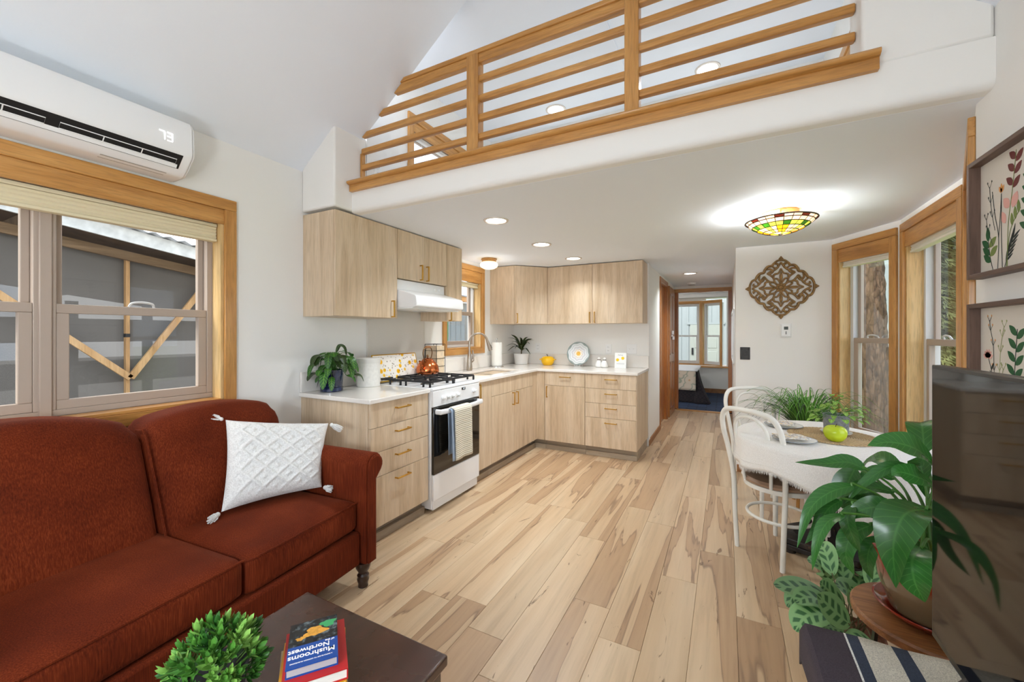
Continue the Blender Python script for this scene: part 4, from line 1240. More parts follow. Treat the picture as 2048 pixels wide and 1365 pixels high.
# shakers
M_cer = pmat('white_ceramic', lin(244,242,238), .2)
for (sx_, sy_, lab) in ((-1.345, 4.80, 'white ceramic shaker with knotted top on the left of the pair'), (-1.272, 4.775, 'white ceramic shaker with knotted top on the right of the pair')):
    t = empty('shaker', (sx_, sy_, WT), 0, lab, 'shaker', 'salt and pepper shakers')
    MB().lathe([(.034, WT), (.043, WT+.006), (.045, WT+.02), (.036, WT+.055), (.022, WT+.08), (.018, WT+.086)], sx_, sy_, 22, sx=1.0).build('body', M_cer, t)
    MB().lathe([(.02, WT+.082), (.022, WT+.087), (.016, WT+.092)], sx_, sy_, 16).build('cord_tie', pmat('tie_grey', lin(120,112,104), .8), t)
    MB().lathe([(.014, WT+.09), (.019, WT+.10), (.016, WT+.112), (.006, WT+.118), (.0, WT+.118)], sx_, sy_, 14).build('gathered_top', M_cer, t)
# flower card
t = local(empty('flower_card', (-1.082, 4.76, WT), 0, 'white card with yellow flowers standing by the light switch', 'card'))
t.rotation_euler = (R(-6), 0, 0)
B(-.066, 0, 0, .066, .003, .178).build('card', pmat('card_white', lin(246,246,242), .5), t)
M_yf = pmat('card_yellow', lin(244,206,20), .6); M_ink = pmat('card_ink', lin(40,40,44), .6); M_gl = pmat('card_grey', lin(188,188,186), .6)
for xx, zz, r_ in ((-.034, .095, .02), (.026, .115, .02)):
    m = MB()
    for k in range(7):
        a = 2*pi*k/7
        m.tube([(xx, -.0006, zz), (xx+r_*.6*math.cos(a), -.0006, zz+r_*.6*math.sin(a)), (xx+r_*math.cos(a), -.0006, zz+r_*math.sin(a))], [.002, r_*.38, .002], 6, flat=.03, up=(0,1,0))
    m.build('printed_flower', M_yf, t)
MB().tube([(-.03, -.0008, .148), (-.022, -.0008, .157), (-.015, -.0008, .148), (.0, -.0008, .153), (.014, -.0008, .149), (.028, -.0008, .151)], .0016, 5, flat=.3, up=(0,1,0)).build('printed_script', M_ink, t)
for zz in (.055, .045): B(-.045, -.0008, zz, .045, -.0002, zz+.003).build('printed_line', M_gl, t)
# ------------------------------------------------------------------ sofa
SOF = NT('rust_fabric')
co = SOF.coords((1,1,1))
n1 = SOF.n('TexNoise', Scale=5, Detail=5); SOF.l(co, n1.inputs['Vector'])
co2 = SOF.coords((220, 220, 9)); n2 = SOF.n('TexNoise', Scale=1.2, Detail=3); SOF.l(co2, n2.inputs['Vector'])
co3 = SOF.coords((700, 700, 700)); n3 = SOF.n('TexNoise', Scale=1, Detail=1); SOF.l(co3, n3.inputs['Vector'])
ad = SOF.n('MixRGB', _blend_type='MIX'); ad.inputs[0].default_value = .6; SOF.l(n1.outputs['Fac'], ad.inputs[1]); SOF.l(n2.outputs['Fac'], ad.inputs[2])
rp = SOF.ramp([(.32, lin(74,24,7)), (.5, lin(98,35,12)), (.7, lin(126,54,25))]); SOF.l(ad.outputs[0], rp.inputs[0])
b = SOF.bsdf(rp.outputs[0], .8, 0, Specular__IOR__Level=.12); b.inputs['Sheen Weight'].default_value = .16; b.inputs['Sheen Tint'].default_value = lin(235,140,100); b.inputs['Sheen Roughness'].default_value = .35
SOF.bump(b, n3.outputs['Fac'], .25, .001)
M_sof = SOF.m
M_leg = pmat('dark_turned_wood', lin(46,26,18), .3, Coat__Weight=.3)
sf = local(empty('loveseat', (-1.63, 1.56, 0), R(4.5), 'rust fabric loveseat with rolled arms and turned legs under the wide window', 'sofa'))
def arm(yi, sgn):
    # sgn +1: roll outward to +y
    yr = yi + sgn*.062; r_ = .06; zc_ = .632
    poly = [(yi, .13), (yi, .62)]
    for k in range(0, 13):
        a = pi - pi*1.35*k/12
        poly.append((yr + sgn*r_*1.02*math.cos(a), zc_ + r_*math.sin(a)))
    poly += [(yi+sgn*.072, .56), (yi+sgn*.066, .13)]
    if sgn < 0: poly = poly[::-1]
    a_ = MB().prism(poly, -.84, .0, 'x').build('armrest', M_sof, sf, bevel=.012, seg=3, angle=50)
    # facing panel
    pf = [(yi+sgn*.008, .14), (yi+sgn*.008, .62)]
    for k in range(0, 11):
        a = pi - pi*1.2*k/10
        pf.append((yr + sgn*(r_-.012)*math.cos(a)-sgn*.004, zc_ + (r_-.012)*math.sin(a)))
    pf += [(yi+sgn*.058, .56), (yi+sgn*.058, .14)]
    if sgn < 0: pf = pf[::-1]
    MB().prism(pf, .0, .016, 'x').build('arm_facing', M_sof, a_, bevel=.006)
    wl = [(.010, p[0], p[1]) for p in (pf if sgn > 0 else pf[::-1])]
    MB().tube(wl, .004, 6, closed=True).build('piping', M_sof, a_)
arm(-.073, 1); arm(-1.40, -1)
B(-.84, -1.40, .13, -.03, -.075, .30).build('base', M_sof, sf, bevel=.015, seg=3)
def seatc(y0, y1, dz):
    def fn(u, v, w, p):
        bul = .028*(1-u*u)*(1-v*v)
        if w > .99: p = p + Vector((0, 0, bul))
        if u > .99: p = p + Vector((.012*(1-v*v)*(1-w*w), 0, 0))
        p = p + Vector((0, 0, dz*(v)))
        return p
    s_ = MB().rbox(-.70, y0, .302, -.045, y1, .452, .028, 14, fn).build('seat_cushion', M_sof, sf, angle=80)
    zt = .448
    e = .01
    L = [(-.052, y0+.018, zt-.003), (-.044, y0+.04, zt), (-.040, (y0+y1)/2, zt+.002), (-.044, y1-.04, zt), (-.052, y1-.018, zt-.003)]
    P = bez(L, 6)
    P = [Vector((p.x+.003, p.y, p.z+dz*((p.y-(y0+y1)/2)/((y1-y0)/2)))) for p in P]
    MB().tube(P, .0045, 6).build('piping', M_sof, s_)
seatc(-.655, -.078, .006); seatc(-1.395, -.660, .006)
def backc(y0, y1, z1, hump, endl=0, endr=0):
    def fn(u, v, w, p):
        t = (w+1)/2
        lean = -.20*t**1.1
        x_ = p.x + lean
        hz = hump*(1-v*v)*t*t
        drop = 0
        x_ += (.035*(1-v*v)*math.sin(pi*min(1, t*.95)) if u > 0 else 0)
        return Vector((x_, p.y, p.z+hz))
    o = MB().rbox(-.86+.12, y0, .30, -.50, y1, z1, .075, 14, fn).build('back_cushion', M_sof, sf, angle=80)
    return o
b1 = backc(-.675, -.02, .905, .05); b2 = backc(-1.45, -.675, .91, .085)
# seam welt between the back cushions
def welt(yy, zt):
    P = []
    for k in range(0, 15):
        t = k/14; z = lerp(.44, zt, t); P.append((-.502-.20*((z-.30)/(zt-.30+.02))**1.1+.004, yy, z))
    P += [(P[-1][0]-.03, yy, zt+.03), (P[-1][0]-.08, yy, zt+.025)]
    MB().tube(P, .0045, 6).build('piping', M_sof, sf)
welt(-.672, .855)
MB().rbox(-.90, -1.45, .13, -.80, -.03, .78, .03, 6).build('back_frame', M_sof, sf, angle=80)
for lx, ly in ((-.045, -.045), (-.80, -.06), (-.045, -1.43), (-.80, -1.42)):
    MB().lathe([(.022, 0), (.026, .004), (.024, .018), (.028, .03), (.031, .042), (.027, .052), (.030, .062), (.022, .072), (.026, .082), (.036, .10), (.040, .118), (.040, .132)], lx, ly, 18).build('leg', M_leg, sf)

# ------------------------------------------------------------------ throw pillow with tassels
PIL = NT('tufted_cotton')
co = PIL.coords((1,1,1)); nn_ = PIL.n('TexNoise', Scale=160, Detail=4); PIL.l(co, nn_.inputs['Vector'])
rp = PIL.ramp([(.3, lin(214,212,208)), (.6, lin(238,237,234))]); PIL.l(nn_.outputs['Fac'], rp.inputs[0])
b = PIL.bsdf(rp.outputs[0], .95); PIL.bump(b, nn_.outputs['Fac'], .6, .004)
pBL, pBR, pTR, pTL = Vector((-2.06,1.035,.492)), Vector((-1.90,1.44,.50)), Vector((-2.02,1.575,.80)), Vector((-2.26,1.155,.875))
pn = ((pBR-pBL).cross(pTL-pBL)).normalized()
pc = (pBL+pBR+pTR+pTL)/4
t = empty('throw_pillow', tuple(pc), 0, 'white tufted throw pillow with corner tassels on the rust loveseat', 'pillow')
def pil(u, v, side):
    s_, t_ = u*2-1, v*2-1
    ed = 1 - .05*(1-s_*s_) * abs(t_)**3
    cu = .5 + (u-.5)*(1-.06*(1-t_*t_)*abs(s_)**2)
    cv = .5 + (v-.5)*(1-.06*(1-s_*s_)*abs(t_)**2)
    p = pBL*(1-cu)*(1-cv)+pBR*cu*(1-cv)+pTR*cu*cv+pTL*(1-cu)*cv
    th = .075*((1-s_**4)*(1-t_**4))**.6
    if side > 0:
        a_, b_ = (u+v)*4.2, (u-v)*4.2
        da = abs((a_ % 1)-.5); db = abs((b_ % 1)-.5)
        rel = 0
        if da > .40 or db > .40: rel = .010
        elif max(da, db) < .13: rel = .008
        elif .24 < max(da, db) < .30: rel = .002
        th += rel*min(1, 6*min(u, 1-u, v, 1-v))
    return p + pn*th*side
m = MB(); N = 72
m.grid(lambda u, v: pil(u, v, 1), N, N)
m.grid(lambda u, v: pil(u, v, -.8), 24, 24)
m.build('cover', PIL.m, t, angle=180)
for c, dr, ln in ((pTL, Vector((-.02,-.05,.015)), .05), (pTR, Vector((.03,.05,-.04)), .07), (pBL, Vector((.02,-.06,-.012)), .055), (pBR, Vector((.05,.02,-.005)), .05)):
    d0 = dr.normalized()
    c0 = c + d0*.012
    k = MB().sphere(c0+d0*.008, .011, 10, 8).build('tassel_knot', PIL.m, t)
    m = MB(); rg = random.Random(int(abs(c.x)*1000))
    for i in range(40):
        a = rg.uniform(0, 2*pi); rr = rg.uniform(0, .022)
        ox = d0.orthogonal().normalized(); oy = d0.cross(ox)
        e = c0+d0*(ln*rg.uniform(.8, 1.05))+ox*rr*math.cos(a)+oy*rr*math.sin(a)
        m.tube([c0+d0*.01+ox*.006*math.cos(a)+oy*.006*math.sin(a), c0+d0*ln*.45+ox*.8*rr*math.cos(a)+oy*.8*rr*math.sin(a), e], [.003, .0034, .002], 4)
    o = m.build('tassel_fringe', PIL.m, k); o['kind'] = 'stuff'

# ------------------------------------------------------------------ air conditioner
t = empty('air_conditioner', (XL, .65, 2.1), 0, 'white wall-mounted air conditioner showing 73 above the window', 'air conditioner')
ya, yb = .21, 1.062
prof = [(XL+.001, 2.105), (-2.46, 2.105), (-2.435, 2.110), (-2.405, 2.132), (-2.350, 2.188), (-2.345, 2.205), (-2.352, 2.335), (-2.368, 2.362), (-2.40, 2.372), (XL+.001, 2.372)]
body = MB().prism(prof, ya, yb-.012, 'y').build('housing', pmat('ac_white', lin(240,240,240), .25), t, bevel=.004)
MB().prism([(p[0]*1 if i in (0, 9) else p[0]-.006, p[1]+(0.004 if p[1] < 2.2 else -.004)) for i, p in enumerate(prof)], yb-.012, yb, 'y').build('end_cap', pmat('ac_white', lin(240,240,240), .25), t, bevel=.008, seg=3)
# outlet slot with louvre
sl = MB().add([(-2.3515+.0012, ya+.02, 2.176), (-2.3515+.0012, yb-.06, 2.176), (-2.384+.001, yb-.06, 2.149), (-2.384+.001, ya+.02, 2.149)], [(0,1,2,3)])
v0 = Vector((-2.350, 0, 2.188)); v1 = Vector((-2.405, 0, 2.132)); nrm = Vector((.71, 0, -.70)).normalized()
def slotpt(s_, off): q = v0.lerp(v1, s_) + nrm*off; return q
m = MB(); q0, q1 = slotpt(.02, .0015), slotpt(.98, .0015)
m.add([(q0.x, ya+.02, q0.z), (q0.x, yb-.05, q0.z), (q1.x, yb-.05, q1.z), (q1.x, ya+.02, q1.z), (q0.x-.004, ya+.02, q0.z+.006), (q0.x-.004, yb-.05, q0.z+.006), (q1.x-.004, yb-.05, q1.z+.006), (q1.x-.004, ya+.02, q1.z+.006)], [(0,1,2,3),(7,6,5,4),(0,4,5,1),(1,5,6,2),(2,6,7,3),(3,7,4,0)])
sl = m.build('air_outlet', pmat('ac_slot', lin(16,16,18), .6), t, smooth=False)
for (y0_, y1_) in ((ya+.03, .56), (.60, yb-.07)):
    q = slotpt(.35, .004); q2 = slotpt(.68, .004)
    m = MB().tube([(q.x, y0_, q.z), (q.x, y1_, q.z), (q2.x, y1_, q2.z), (q2.x, y0_, q2.z)], .0022, 6, closed=True)
    n_ = 3
    for k in range(1, n_): m.tube([(q.x, lerp(y0_, y1_, k/n_), q.z), (q2.x, lerp(y0_, y1_, k/n_), q2.z)], .0022, 6)
    m.build('louvre_frame', pmat('ac_white', lin(240,240,240), .25), sl)
q, q2 = slotpt(.72, .003), slotpt(.93, .006)
MB().add([(q.x, ya+.02, q.z), (q.x, yb-.06, q.z), (q2.x, yb-.06, q2.z), (q2.x, ya+.02, q2.z), (q.x, ya+.02, q.z+.003), (q.x, yb-.06, q.z+.003), (q2.x, yb-.06, q2.z+.003), (q2.x, ya+.02, q2.z+.003)], [(0,1,2,3),(7,6,5,4),(0,4,5,1),(1,5,6,2),(2,6,7,3),(3,7,4,0)]).build('flap', pmat('ac_white', lin(240,240,240), .25), sl)
MB().add([(-2.438, .74, 2.1085), (-2.438, .98, 2.1085), (-2.478, .98, 2.1042), (-2.478, .74, 2.1042)], [(0,1,2,3)]).build('rating_sticker', pmat('sticker_grey', lin(176,174,170), .6, var=.25, vscale=300), t)
digits(body, '73', (-2.3465, .915, 2.235), (0,1,0), (0,0,1), .038, emis('segment_bright', (1,1,1,1), 2.5))

# ------------------------------------------------------------------ coffee table and things on it
TBL = NT('espresso_wood')
co = TBL.coords((9, 1.0, 9)); nz = TBL.n('TexNoise', Scale=1.8, Detail=8, Roughness=.6); TBL.l(co, nz.inputs['Vector'])
rp = TBL.ramp([(.3, lin(44,20,14)), (.55, lin(66,34,24)), (.75, lin(88,50,36))]); TBL.l(nz.outputs['Fac'], rp.inputs[0])
co = TBL.coords((1,1,1)); n2 = TBL.n('TexNoise', Scale=9, Detail=5); TBL.l(co, n2.inputs['Vector'])
r2 = TBL.ramp([(.3, (.24,.24,.24)), (.8, (.32,.32,.32))]); TBL.l(n2.outputs['Fac'], r2.inputs[0])
b = TBL.bsdf(rp.outputs[0], r2.outputs[0], Coat__Weight=.5, Coat__Roughness=.12); TBL.bump(b, nz.outputs['Fac'], .05, .002)
CT = .45
t = empty('coffee_table', (-.95, .35, 0), 0, 'dark espresso wood coffee table in the foreground', 'coffee table')
B(-1.244, -.18, CT-.03, -.662, .89, CT).build('top', TBL.m, t, bevel=.006, seg=3)
B(-1.228, -.165, .06, -.675, .876, CT-.031).build('body', TBL.m, t, bevel=.003)
B(-1.236, -.17, .0, -.668, .884, .06).build('plinth', TBL.m, t, bevel=.004)
for yy in (.10, .49): B(-.675, yy, .09, -.669, yy+.36, .39).build('side_panel', TBL.m, t, bevel=.002)
# books
bkrot = R(-128); bkc = Vector((-.912, .672, 0))
M_pages = pmat('paper_pages', lin(232,228,218), .8, var=.05, vscale=300, stretch=(.2,.2,3))
def book(label, w, l, z, th, cover, off=(0,0), dr=0, pages=None):
    t = local(empty('book', (bkc.x, bkc.y, z), bkrot+dr, label, 'book', 'books stacked on the coffee table'))
    ox, oy = off
    B(ox-w/2, oy-l/2, 0, ox+w/2, oy+l/2, .0025).build('back_cover', cover, t)
    B(ox-w/2, oy-l/2, th-.0025, ox+w/2, oy+l/2, th).build('front_cover', cover, t)
    B(ox-w/2, oy-l/2, .0025, ox-w/2+.003, oy+l/2, th-.0025).build('spine', cover, t)
    B(ox-w/2+.003, oy-l/2+.003, .0025, ox+w/2-.003, oy+l/2-.003, th-.0025).build('page_block', pages or M_pages, t)
    return t
book('bottom book of the stack with beige cover', .150, .190, CT, .026, pmat('book_beige', lin(176,150,112), .5, var=.2, vscale=20), (.004, -.004), R(2))
book('orange-edged white book third from the top of the stack', .148, .188, CT+.026, .020, pmat('book_orange', lin(214,150,30), .45), (.002, 0), R(-1))
book('red book second from the top of the stack', .140, .184, CT+.046, .026, pmat('book_red', lin(186,30,34), .4), (-.002, .002), R(1))
BC = NT('mushroom_cover')
co = BC.coords((1,1,1)); sx = BC.n('SeparateXYZ'); BC.l(co, sx.inputs[0])
nz = BC.n('TexNoise', Scale=70, Detail=6); BC.l(co, nz.inputs['Vector'])
rd = BC.ramp([(.4, lin(14,18,22)), (.55, lin(46,54,60)), (.66, lin(104,116,120))]); BC.l(nz.outputs['Fac'], rd.inputs[0])
gt = BC.n('Math', _operation='GREATER_THAN'); gt.inputs[1].default_value = .002; BC.l(sx.outputs['Y'], gt.inputs[0])
mx = BC.n('MixRGB'); BC.l(gt.outputs[0], mx.inputs[0]); BC.l(rd.outputs[0], mx.inputs[1]); mx.inputs[2].default_value = lin(22,72,150)
BC.bsdf(mx.outputs[0], .25)
zt = CT+.072
bt = book('blue mushroom guide on top of the book stack', .112, .158, zt, .022, BC.m, (.004, -.006), R(0), pmat('pages_grey', lin(176,174,176), .8))
def text_mesh(par, body, size, loc, mat, name='title_text', rz=0):
    cu = bpy.data.curves.new('txt', 'FONT'); cu.body = body; cu.size = size; cu.extrude = .0002; cu.align_x = 'CENTER'; cu.align_y = 'CENTER'
    cu.offset = size*.018
    to = bpy.data.objects.new('txt', cu); COL.objects.link(to)
    dg = bpy.context.evaluated_depsgraph_get(); me = bpy.data.meshes.new_from_object(to.evaluated_get(dg))
    bpy.data.objects.remove(to)
    o = bpy.data.objects.new(name, me); COL.objects.link(o); me.materials.clear(); me.materials.append(mat)
    o.parent = par; o.location = loc; o.rotation_euler = (0, 0, rz)
    return o
M_tw = pmat('text_white', lin(245,245,245), .5)
ztop = .0223
text_mesh(bt, 'Mushrooms', .0215, (.006, .040, ztop), M_tw)
text_mesh(bt, 'Northwest', .0205, (.012, .020, ztop), M_tw)
text_mesh(bt, 'of the', .009, (-.034, .008, ztop), M_tw, 'small_text')
text_mesh(bt, 'A SIMPLE GUIDE TO COMMON MUSHROOMS', .0045, (.006, .058, ztop), M_tw, 'small_text')
M_mush = pmat('mushroom_orange', lin(222,158,60), .5, var=.2, vscale=120); M_mgr = pmat('leaf_print', lin(60,160,96), .5)
def blob(par, cx_, cy_, rx, ry, mat, nm, sd, amp=.18):
    rg = random.Random(sd); ph = [rg.uniform(0, 6) for _ in range(3)]
    P = []
    for k in range(36):
        a = 2*pi*k/36; r_ = 1+amp*math.sin(3*a+ph[0])+amp*.6*math.sin(5*a+ph[1])+amp*.3*math.sin(9*a+ph[2])
        P.append((cx_+rx*r_*math.cos(a), cy_+ry*r_*math.sin(a)))
    MB().prism(P, .0220, .02225, 'z').build(nm, mat, par)
blob(bt, .0, -.038, .026, .017, M_mush, 'mushroom_print', 2)
blob(bt, .034, -.022, .010, .006, M_mush, 'mushroom_print', 5)
blob(bt, -.030, -.058, .018, .013, M_mgr, 'leaf_print', 9)
B(-.008, -.030, .0220, .034, -.026, .0222).build('mushroom_stem_print', M_mush, bt)
# little bushy plant
def leafmesh(L, W, n=5, fold=.25, curl=.3):
    m = MB(); vs = []; fs = []
    for i in range(n+1):
        t_ = i/n; w = W*math.sin(pi*min(1, t_*.92+.06))**.8*(1-t_*.25) if i < n else 0
        zc_ = curl*L*(t_*t_)
        vs += [Vector((-w/2, L*t_, zc_+fold*w/2)), Vector((0, L*t_, zc_)), Vector((w/2, L*t_, zc_+fold*w/2))]
    for i in range(n):
        a = i*3
        fs += [(a, a+1, a+4, a+3), (a+1, a+2, a+5, a+4)]
    m.v = vs; m.f = fs
    return m
M_bush = NT('bush_leaf')
oi = M_bush.n('ObjectInfo'); rp = M_bush.ramp([(0, lin(36,84,30)), (.5, lin(84,140,52)), (1, lin(146,190,92))]); M_bush.l(oi.outputs['Random'], rp.inputs[0])
M_bush.bsdf(rp.outputs[0], .4)
pc = Vector((-1.045, .515, CT))
t = empty('bushy_plant', tuple(pc), 0, 'small bushy green plant in a dark pot on the coffee table', 'potted plant')
MB().lathe([(.048, CT), (.052, CT+.004), (.062, CT+.085), (.066, CT+.09), (.060, CT+.092), (.056, CT+.08), (.0, CT+.078)], pc.x, pc.y, 24).build('pot', pmat('pot_dark', lin(54,50,58), .5), t)
sprig = None; rg = random.Random(4)
for k in range(95):
    zf = rg.uniform(-.35, 1)
    a = rg.uniform(0, 2*pi); rr = math.sqrt(max(0, 1-max(0, zf)**2))
    d = Vector((rr*math.cos(a)*(1 if zf > 0 else .95), rr*math.sin(a), zf)).normalized()
    pos = pc + Vector((d.x*.078, d.y*.066, .095+d.z*.062)) 
    # the clump is longer along one diagonal
    if sprig is None:
        m = MB()
        for j in range(9):
            aa = j*2.4; el = .25+.9*(j/9)
            lf = leafmesh(.030-.009*j/9, .0125, 4, .5, .35)
            M_ = Matrix.Rotation(aa, 4, 'Z') @ Matrix.Rotation(el, 4, 'X') @ Matrix.Identity(4)
            m.add([M_ @ v + Vector((0, 0, .003*j)) for v in lf.v], lf.f)
        m.tube([(0,0,-.03), (0,0,.024)], .0015, 5)
        o = m.build('sprig', M_bush.m, loc=(0,0,0), angle=60); o.parent = t; sprig = o; o.location = pos-pc
    else:
        o = bpy.data.objects.new('sprig', sprig.data); COL.objects.link(o); o.parent = t; o.location = pos-pc
    q = Vector((0,0,1)).rotation_difference((d+Vector((0,0,.55))).normalized())
    o.rotation_mode = 'QUATERNION'; o.rotation_quaternion = q
    s_ = rg.uniform(.8, 1.2); o.scale = (s_, s_, s_)

# ------------------------------------------------------------------ television, console, throw
TVX = .382
t = empty('television', (TVX, .68, .64), 0, 'black flat television reflecting the kitchen on the right', 'television')
B(TVX, .20, .685, TVX+.022, 1.162, 1.251).build('panel', pmat('tv_black', lin(14,14,16), .3), t, bevel=.002)
SCN = NT('tv_screen'); SCN.bsdf(lin(9,9,11), .05, 0, Specular__IOR__Level=.3, IOR=1.45)
B(TVX-.0015, .208, .70, TVX, 1.154, 1.244).build('screen', SCN.m, t)
B(TVX+.022, .40, .72, TVX+.06, .96, 1.0).build('rear_housing', pmat('tv_black', lin(14,14,16), .3), t, bevel=.01)
for yy in (.36, 1.02):
    m = MB()
    m.tube(bez([(TVX-.085, yy-.03, .648), (TVX-.03, yy-.01, .655), (TVX+.01, yy, .69)], 6), [.012]*3+[.013]*6+[.014]*4, 8, flat=.55)
    m.tube(bez([(TVX+.12, yy-.03, .648), (TVX+.06, yy-.01, .655), (TVX+.012, yy, .69)], 6), [.012]*3+[.013]*6+[.014]*4, 8, flat=.55)
    m.build('foot', M_dark, t)
CZT = .628
t = empty('media_console', (.40, .5, 0), 0, 'low wooden media console under the television', 'console')
B(.19, -.25, .06, .70, 1.17, CZT-.03).build('body', M_oakx, t, bevel=.003)
B(.175, -.26, CZT-.03, .715, 1.18, CZT-.004).build('top', M_oaky, t, bevel=.004)
for lx, ly in ((.22, -.2), (.66, -.2), (.22, 1.12), (.66, 1.12)): B(lx-.025, ly-.025, 0, lx+.025, ly+.025, .06).build('leg', M_oak, t)
TH_ = NT('striped_throw')
co = TH_.coords((1,1,1)); sx = TH_.n('SeparateXYZ'); TH_.l(co, sx.inputs[0])
mr = TH_.n('MapRange'); TH_.l(sx.outputs['X'], mr.inputs[0]); mr.inputs[1].default_value = .10; mr.inputs[2].default_value = .60
ds, cr, nv, wt = lin(66,56,64), lin(206,198,182), lin(52,60,78), lin(232,230,224)
def f_(x): return (x-.10)/.5
rp = TH_.ramp([(0, ds), (f_(.2355), wt), (f_(.2395), nv), (f_(.262), cr), (f_(.318), nv), (f_(.345), cr), (f_(.41), nv), (f_(.437), cr), (f_(.5), nv), (f_(.527), cr)], 'CONSTANT'); TH_.l(mr.outputs[0], rp.inputs[0])
nz = TH_.n('TexNoise', Scale=420, Detail=3); TH_.l(co, nz.inputs['Vector'])
rr_ = TH_.ramp([(.3, (.55,.55,.55)), (.65, (1.15,1.15,1.15))]); TH_.l(nz.outputs['Fac'], rr_.inputs[0])
mx = TH_.n('MixRGB', _blend_type='MULTIPLY'); mx.inputs[0].default_value = .8; TH_.l(rp.outputs[0], mx.inputs[1]); TH_.l(rr_.outputs[0], mx.inputs[2])
b = TH_.bsdf(mx.outputs[0], .95); TH_.bump(b, nz.outputs['Fac'], .5, .002)
def thr(u, v):
    # u across x (wraps over the front edge), v along y
    y_ = lerp(-.27, 1.192, v)
    s_ = u*(.62)
    dr = .09
    if s_ < dr: x_ = .164; z_ = CZT+.004-(dr-s_)
    else: x_ = .164+(s_-dr); z_ = CZT+.004
    z_ += .0025*math.sin(y_*30+x_*20)*math.sin(x_*25)
    if v > .985: z_ -= (v-.985)*1.5
    return Vector((x_+.003*math.sin(y_*14), y_, z_))
m = MB().grid(thr, 40, 60)
o = m.build('striped_throw', TH_.m, loc=(0, 0, 0), angle=60)
md = o.modifiers.new('th', 'SOLIDIFY'); md.thickness = .004; md.offset = 1
tag(o, 'navy and cream striped throw spread on the console under the television', 'blanket')

# ------------------------------------------------------------------ framed flower pictures
M_wal = wood('walnut_frame', lin(74,54,46), lin(98,74,62), lin(118,92,78), 'z', .8, .5)
M_waly = wood('walnut_frame_y', lin(74,54,46), lin(98,74,62), lin(118,92,78), 'x', .8, .5)
M_canvas = pmat('canvas_cream', lin(222,214,202), .8, bump=.3, bscale=400, bdist=.001)
def picture(label, y0, z0, z1, W, art):
    t = local(empty('framed_picture', (XR, y0, z0), R(-90), label, 'picture', 'framed flower pictures on the right wall'))
    # local x runs along -y (left to right for the viewer), -y local = into the room
    H = z1-z0; fw = .016; fd = .042
    for a in ((0, 0, fw, H), (W-fw, 0, W, H)): B(a[0], -fd, a[1], a[2], -.001, a[3]).build('frame_side', M_wal, t, bevel=.002)
    for a in ((0, 0, W, fw), (0, H-fw, W, H)): B(a[0]+fw, -fd, a[1], a[2]-fw, -.001, a[3]).build('frame_rail', M_waly, t, bevel=.002)
    c = B(fw, -.012, fw, W-fw, -.004, H-fw).build('canvas', M_canvas, t)
    art(c)
    return t
P_ = lambda nm, c: pmat(nm, c, .8)
A_dg, A_og, A_bk, A_bur, A_pk, A_or, A_sg = P_('art_green', lin(40,92,52)), P_('art_olive', lin(118,134,70)), P_('art_black', lin(44,50,46)), P_('art_burgundy', lin(112,52,50)), P_('art_pink', lin(228,172,160)), P_('art_orange', lin(226,158,92)), P_('art_sage', lin(160,166,112))
AY = -.0128
def stem(par, pts, mat, r=.0016): MB().tube([(p[0], AY, p[1]) for p in bez([(a, b, 0) for a, b in pts], 6)], r, 5, flat=.25, up=(0,1,0)).build('printed_stem', mat, par)
def pleaf(par, x_, z_, ang, L, W, mat):
    a = R(ang); d = Vector((math.cos(a), 0, math.sin(a))); s_ = Vector((-d.z, 0, d.x))
    pts = []
    b0 = Vector((x_, AY, z_))
    ts = [0, .15, .35, .55, .75, .9, 1]; ws = [0, .6, .95, 1, .7, .35, 0]
    up_ = [b0+d*L*t_+s_*W/2*w for t_, w in zip(ts, ws)]; dn = [b0+d*L*t_-s_*W/2*w for t_, w in zip(ts[1:-1], ws[1:-1])][::-1]
    poly = up_+dn
    n_ = len(poly)
    MB().add(poly+[p+Vector((0, .0005, 0)) for p in poly], [tuple(range(n_)), tuple(range(2*n_-1, n_-1, -1))]+[(i, (i+1) % n_, n_+(i+1) % n_, n_+i) for i in range(n_)]).build('printed_leaf', mat, par, smooth=False)
def sprigs(par, pts, mat, tw=.012, dots=None):
    stem(par, pts, mat, .0013)
    n_ = len(pts)
    for i in range(n_//3, n_):
        x_, z_ = pts[i]
        for s_ in (-1, 1):
            stem(par, [(x_, z_-.004), (x_+s_*tw*.6, z_+tw*.5), (x_+s_*tw, z_+tw*1.1)], mat, .0009)
            pleaf(par, x_+s_*tw, z_+tw*1.0, 90, .008, .005, dots or mat)
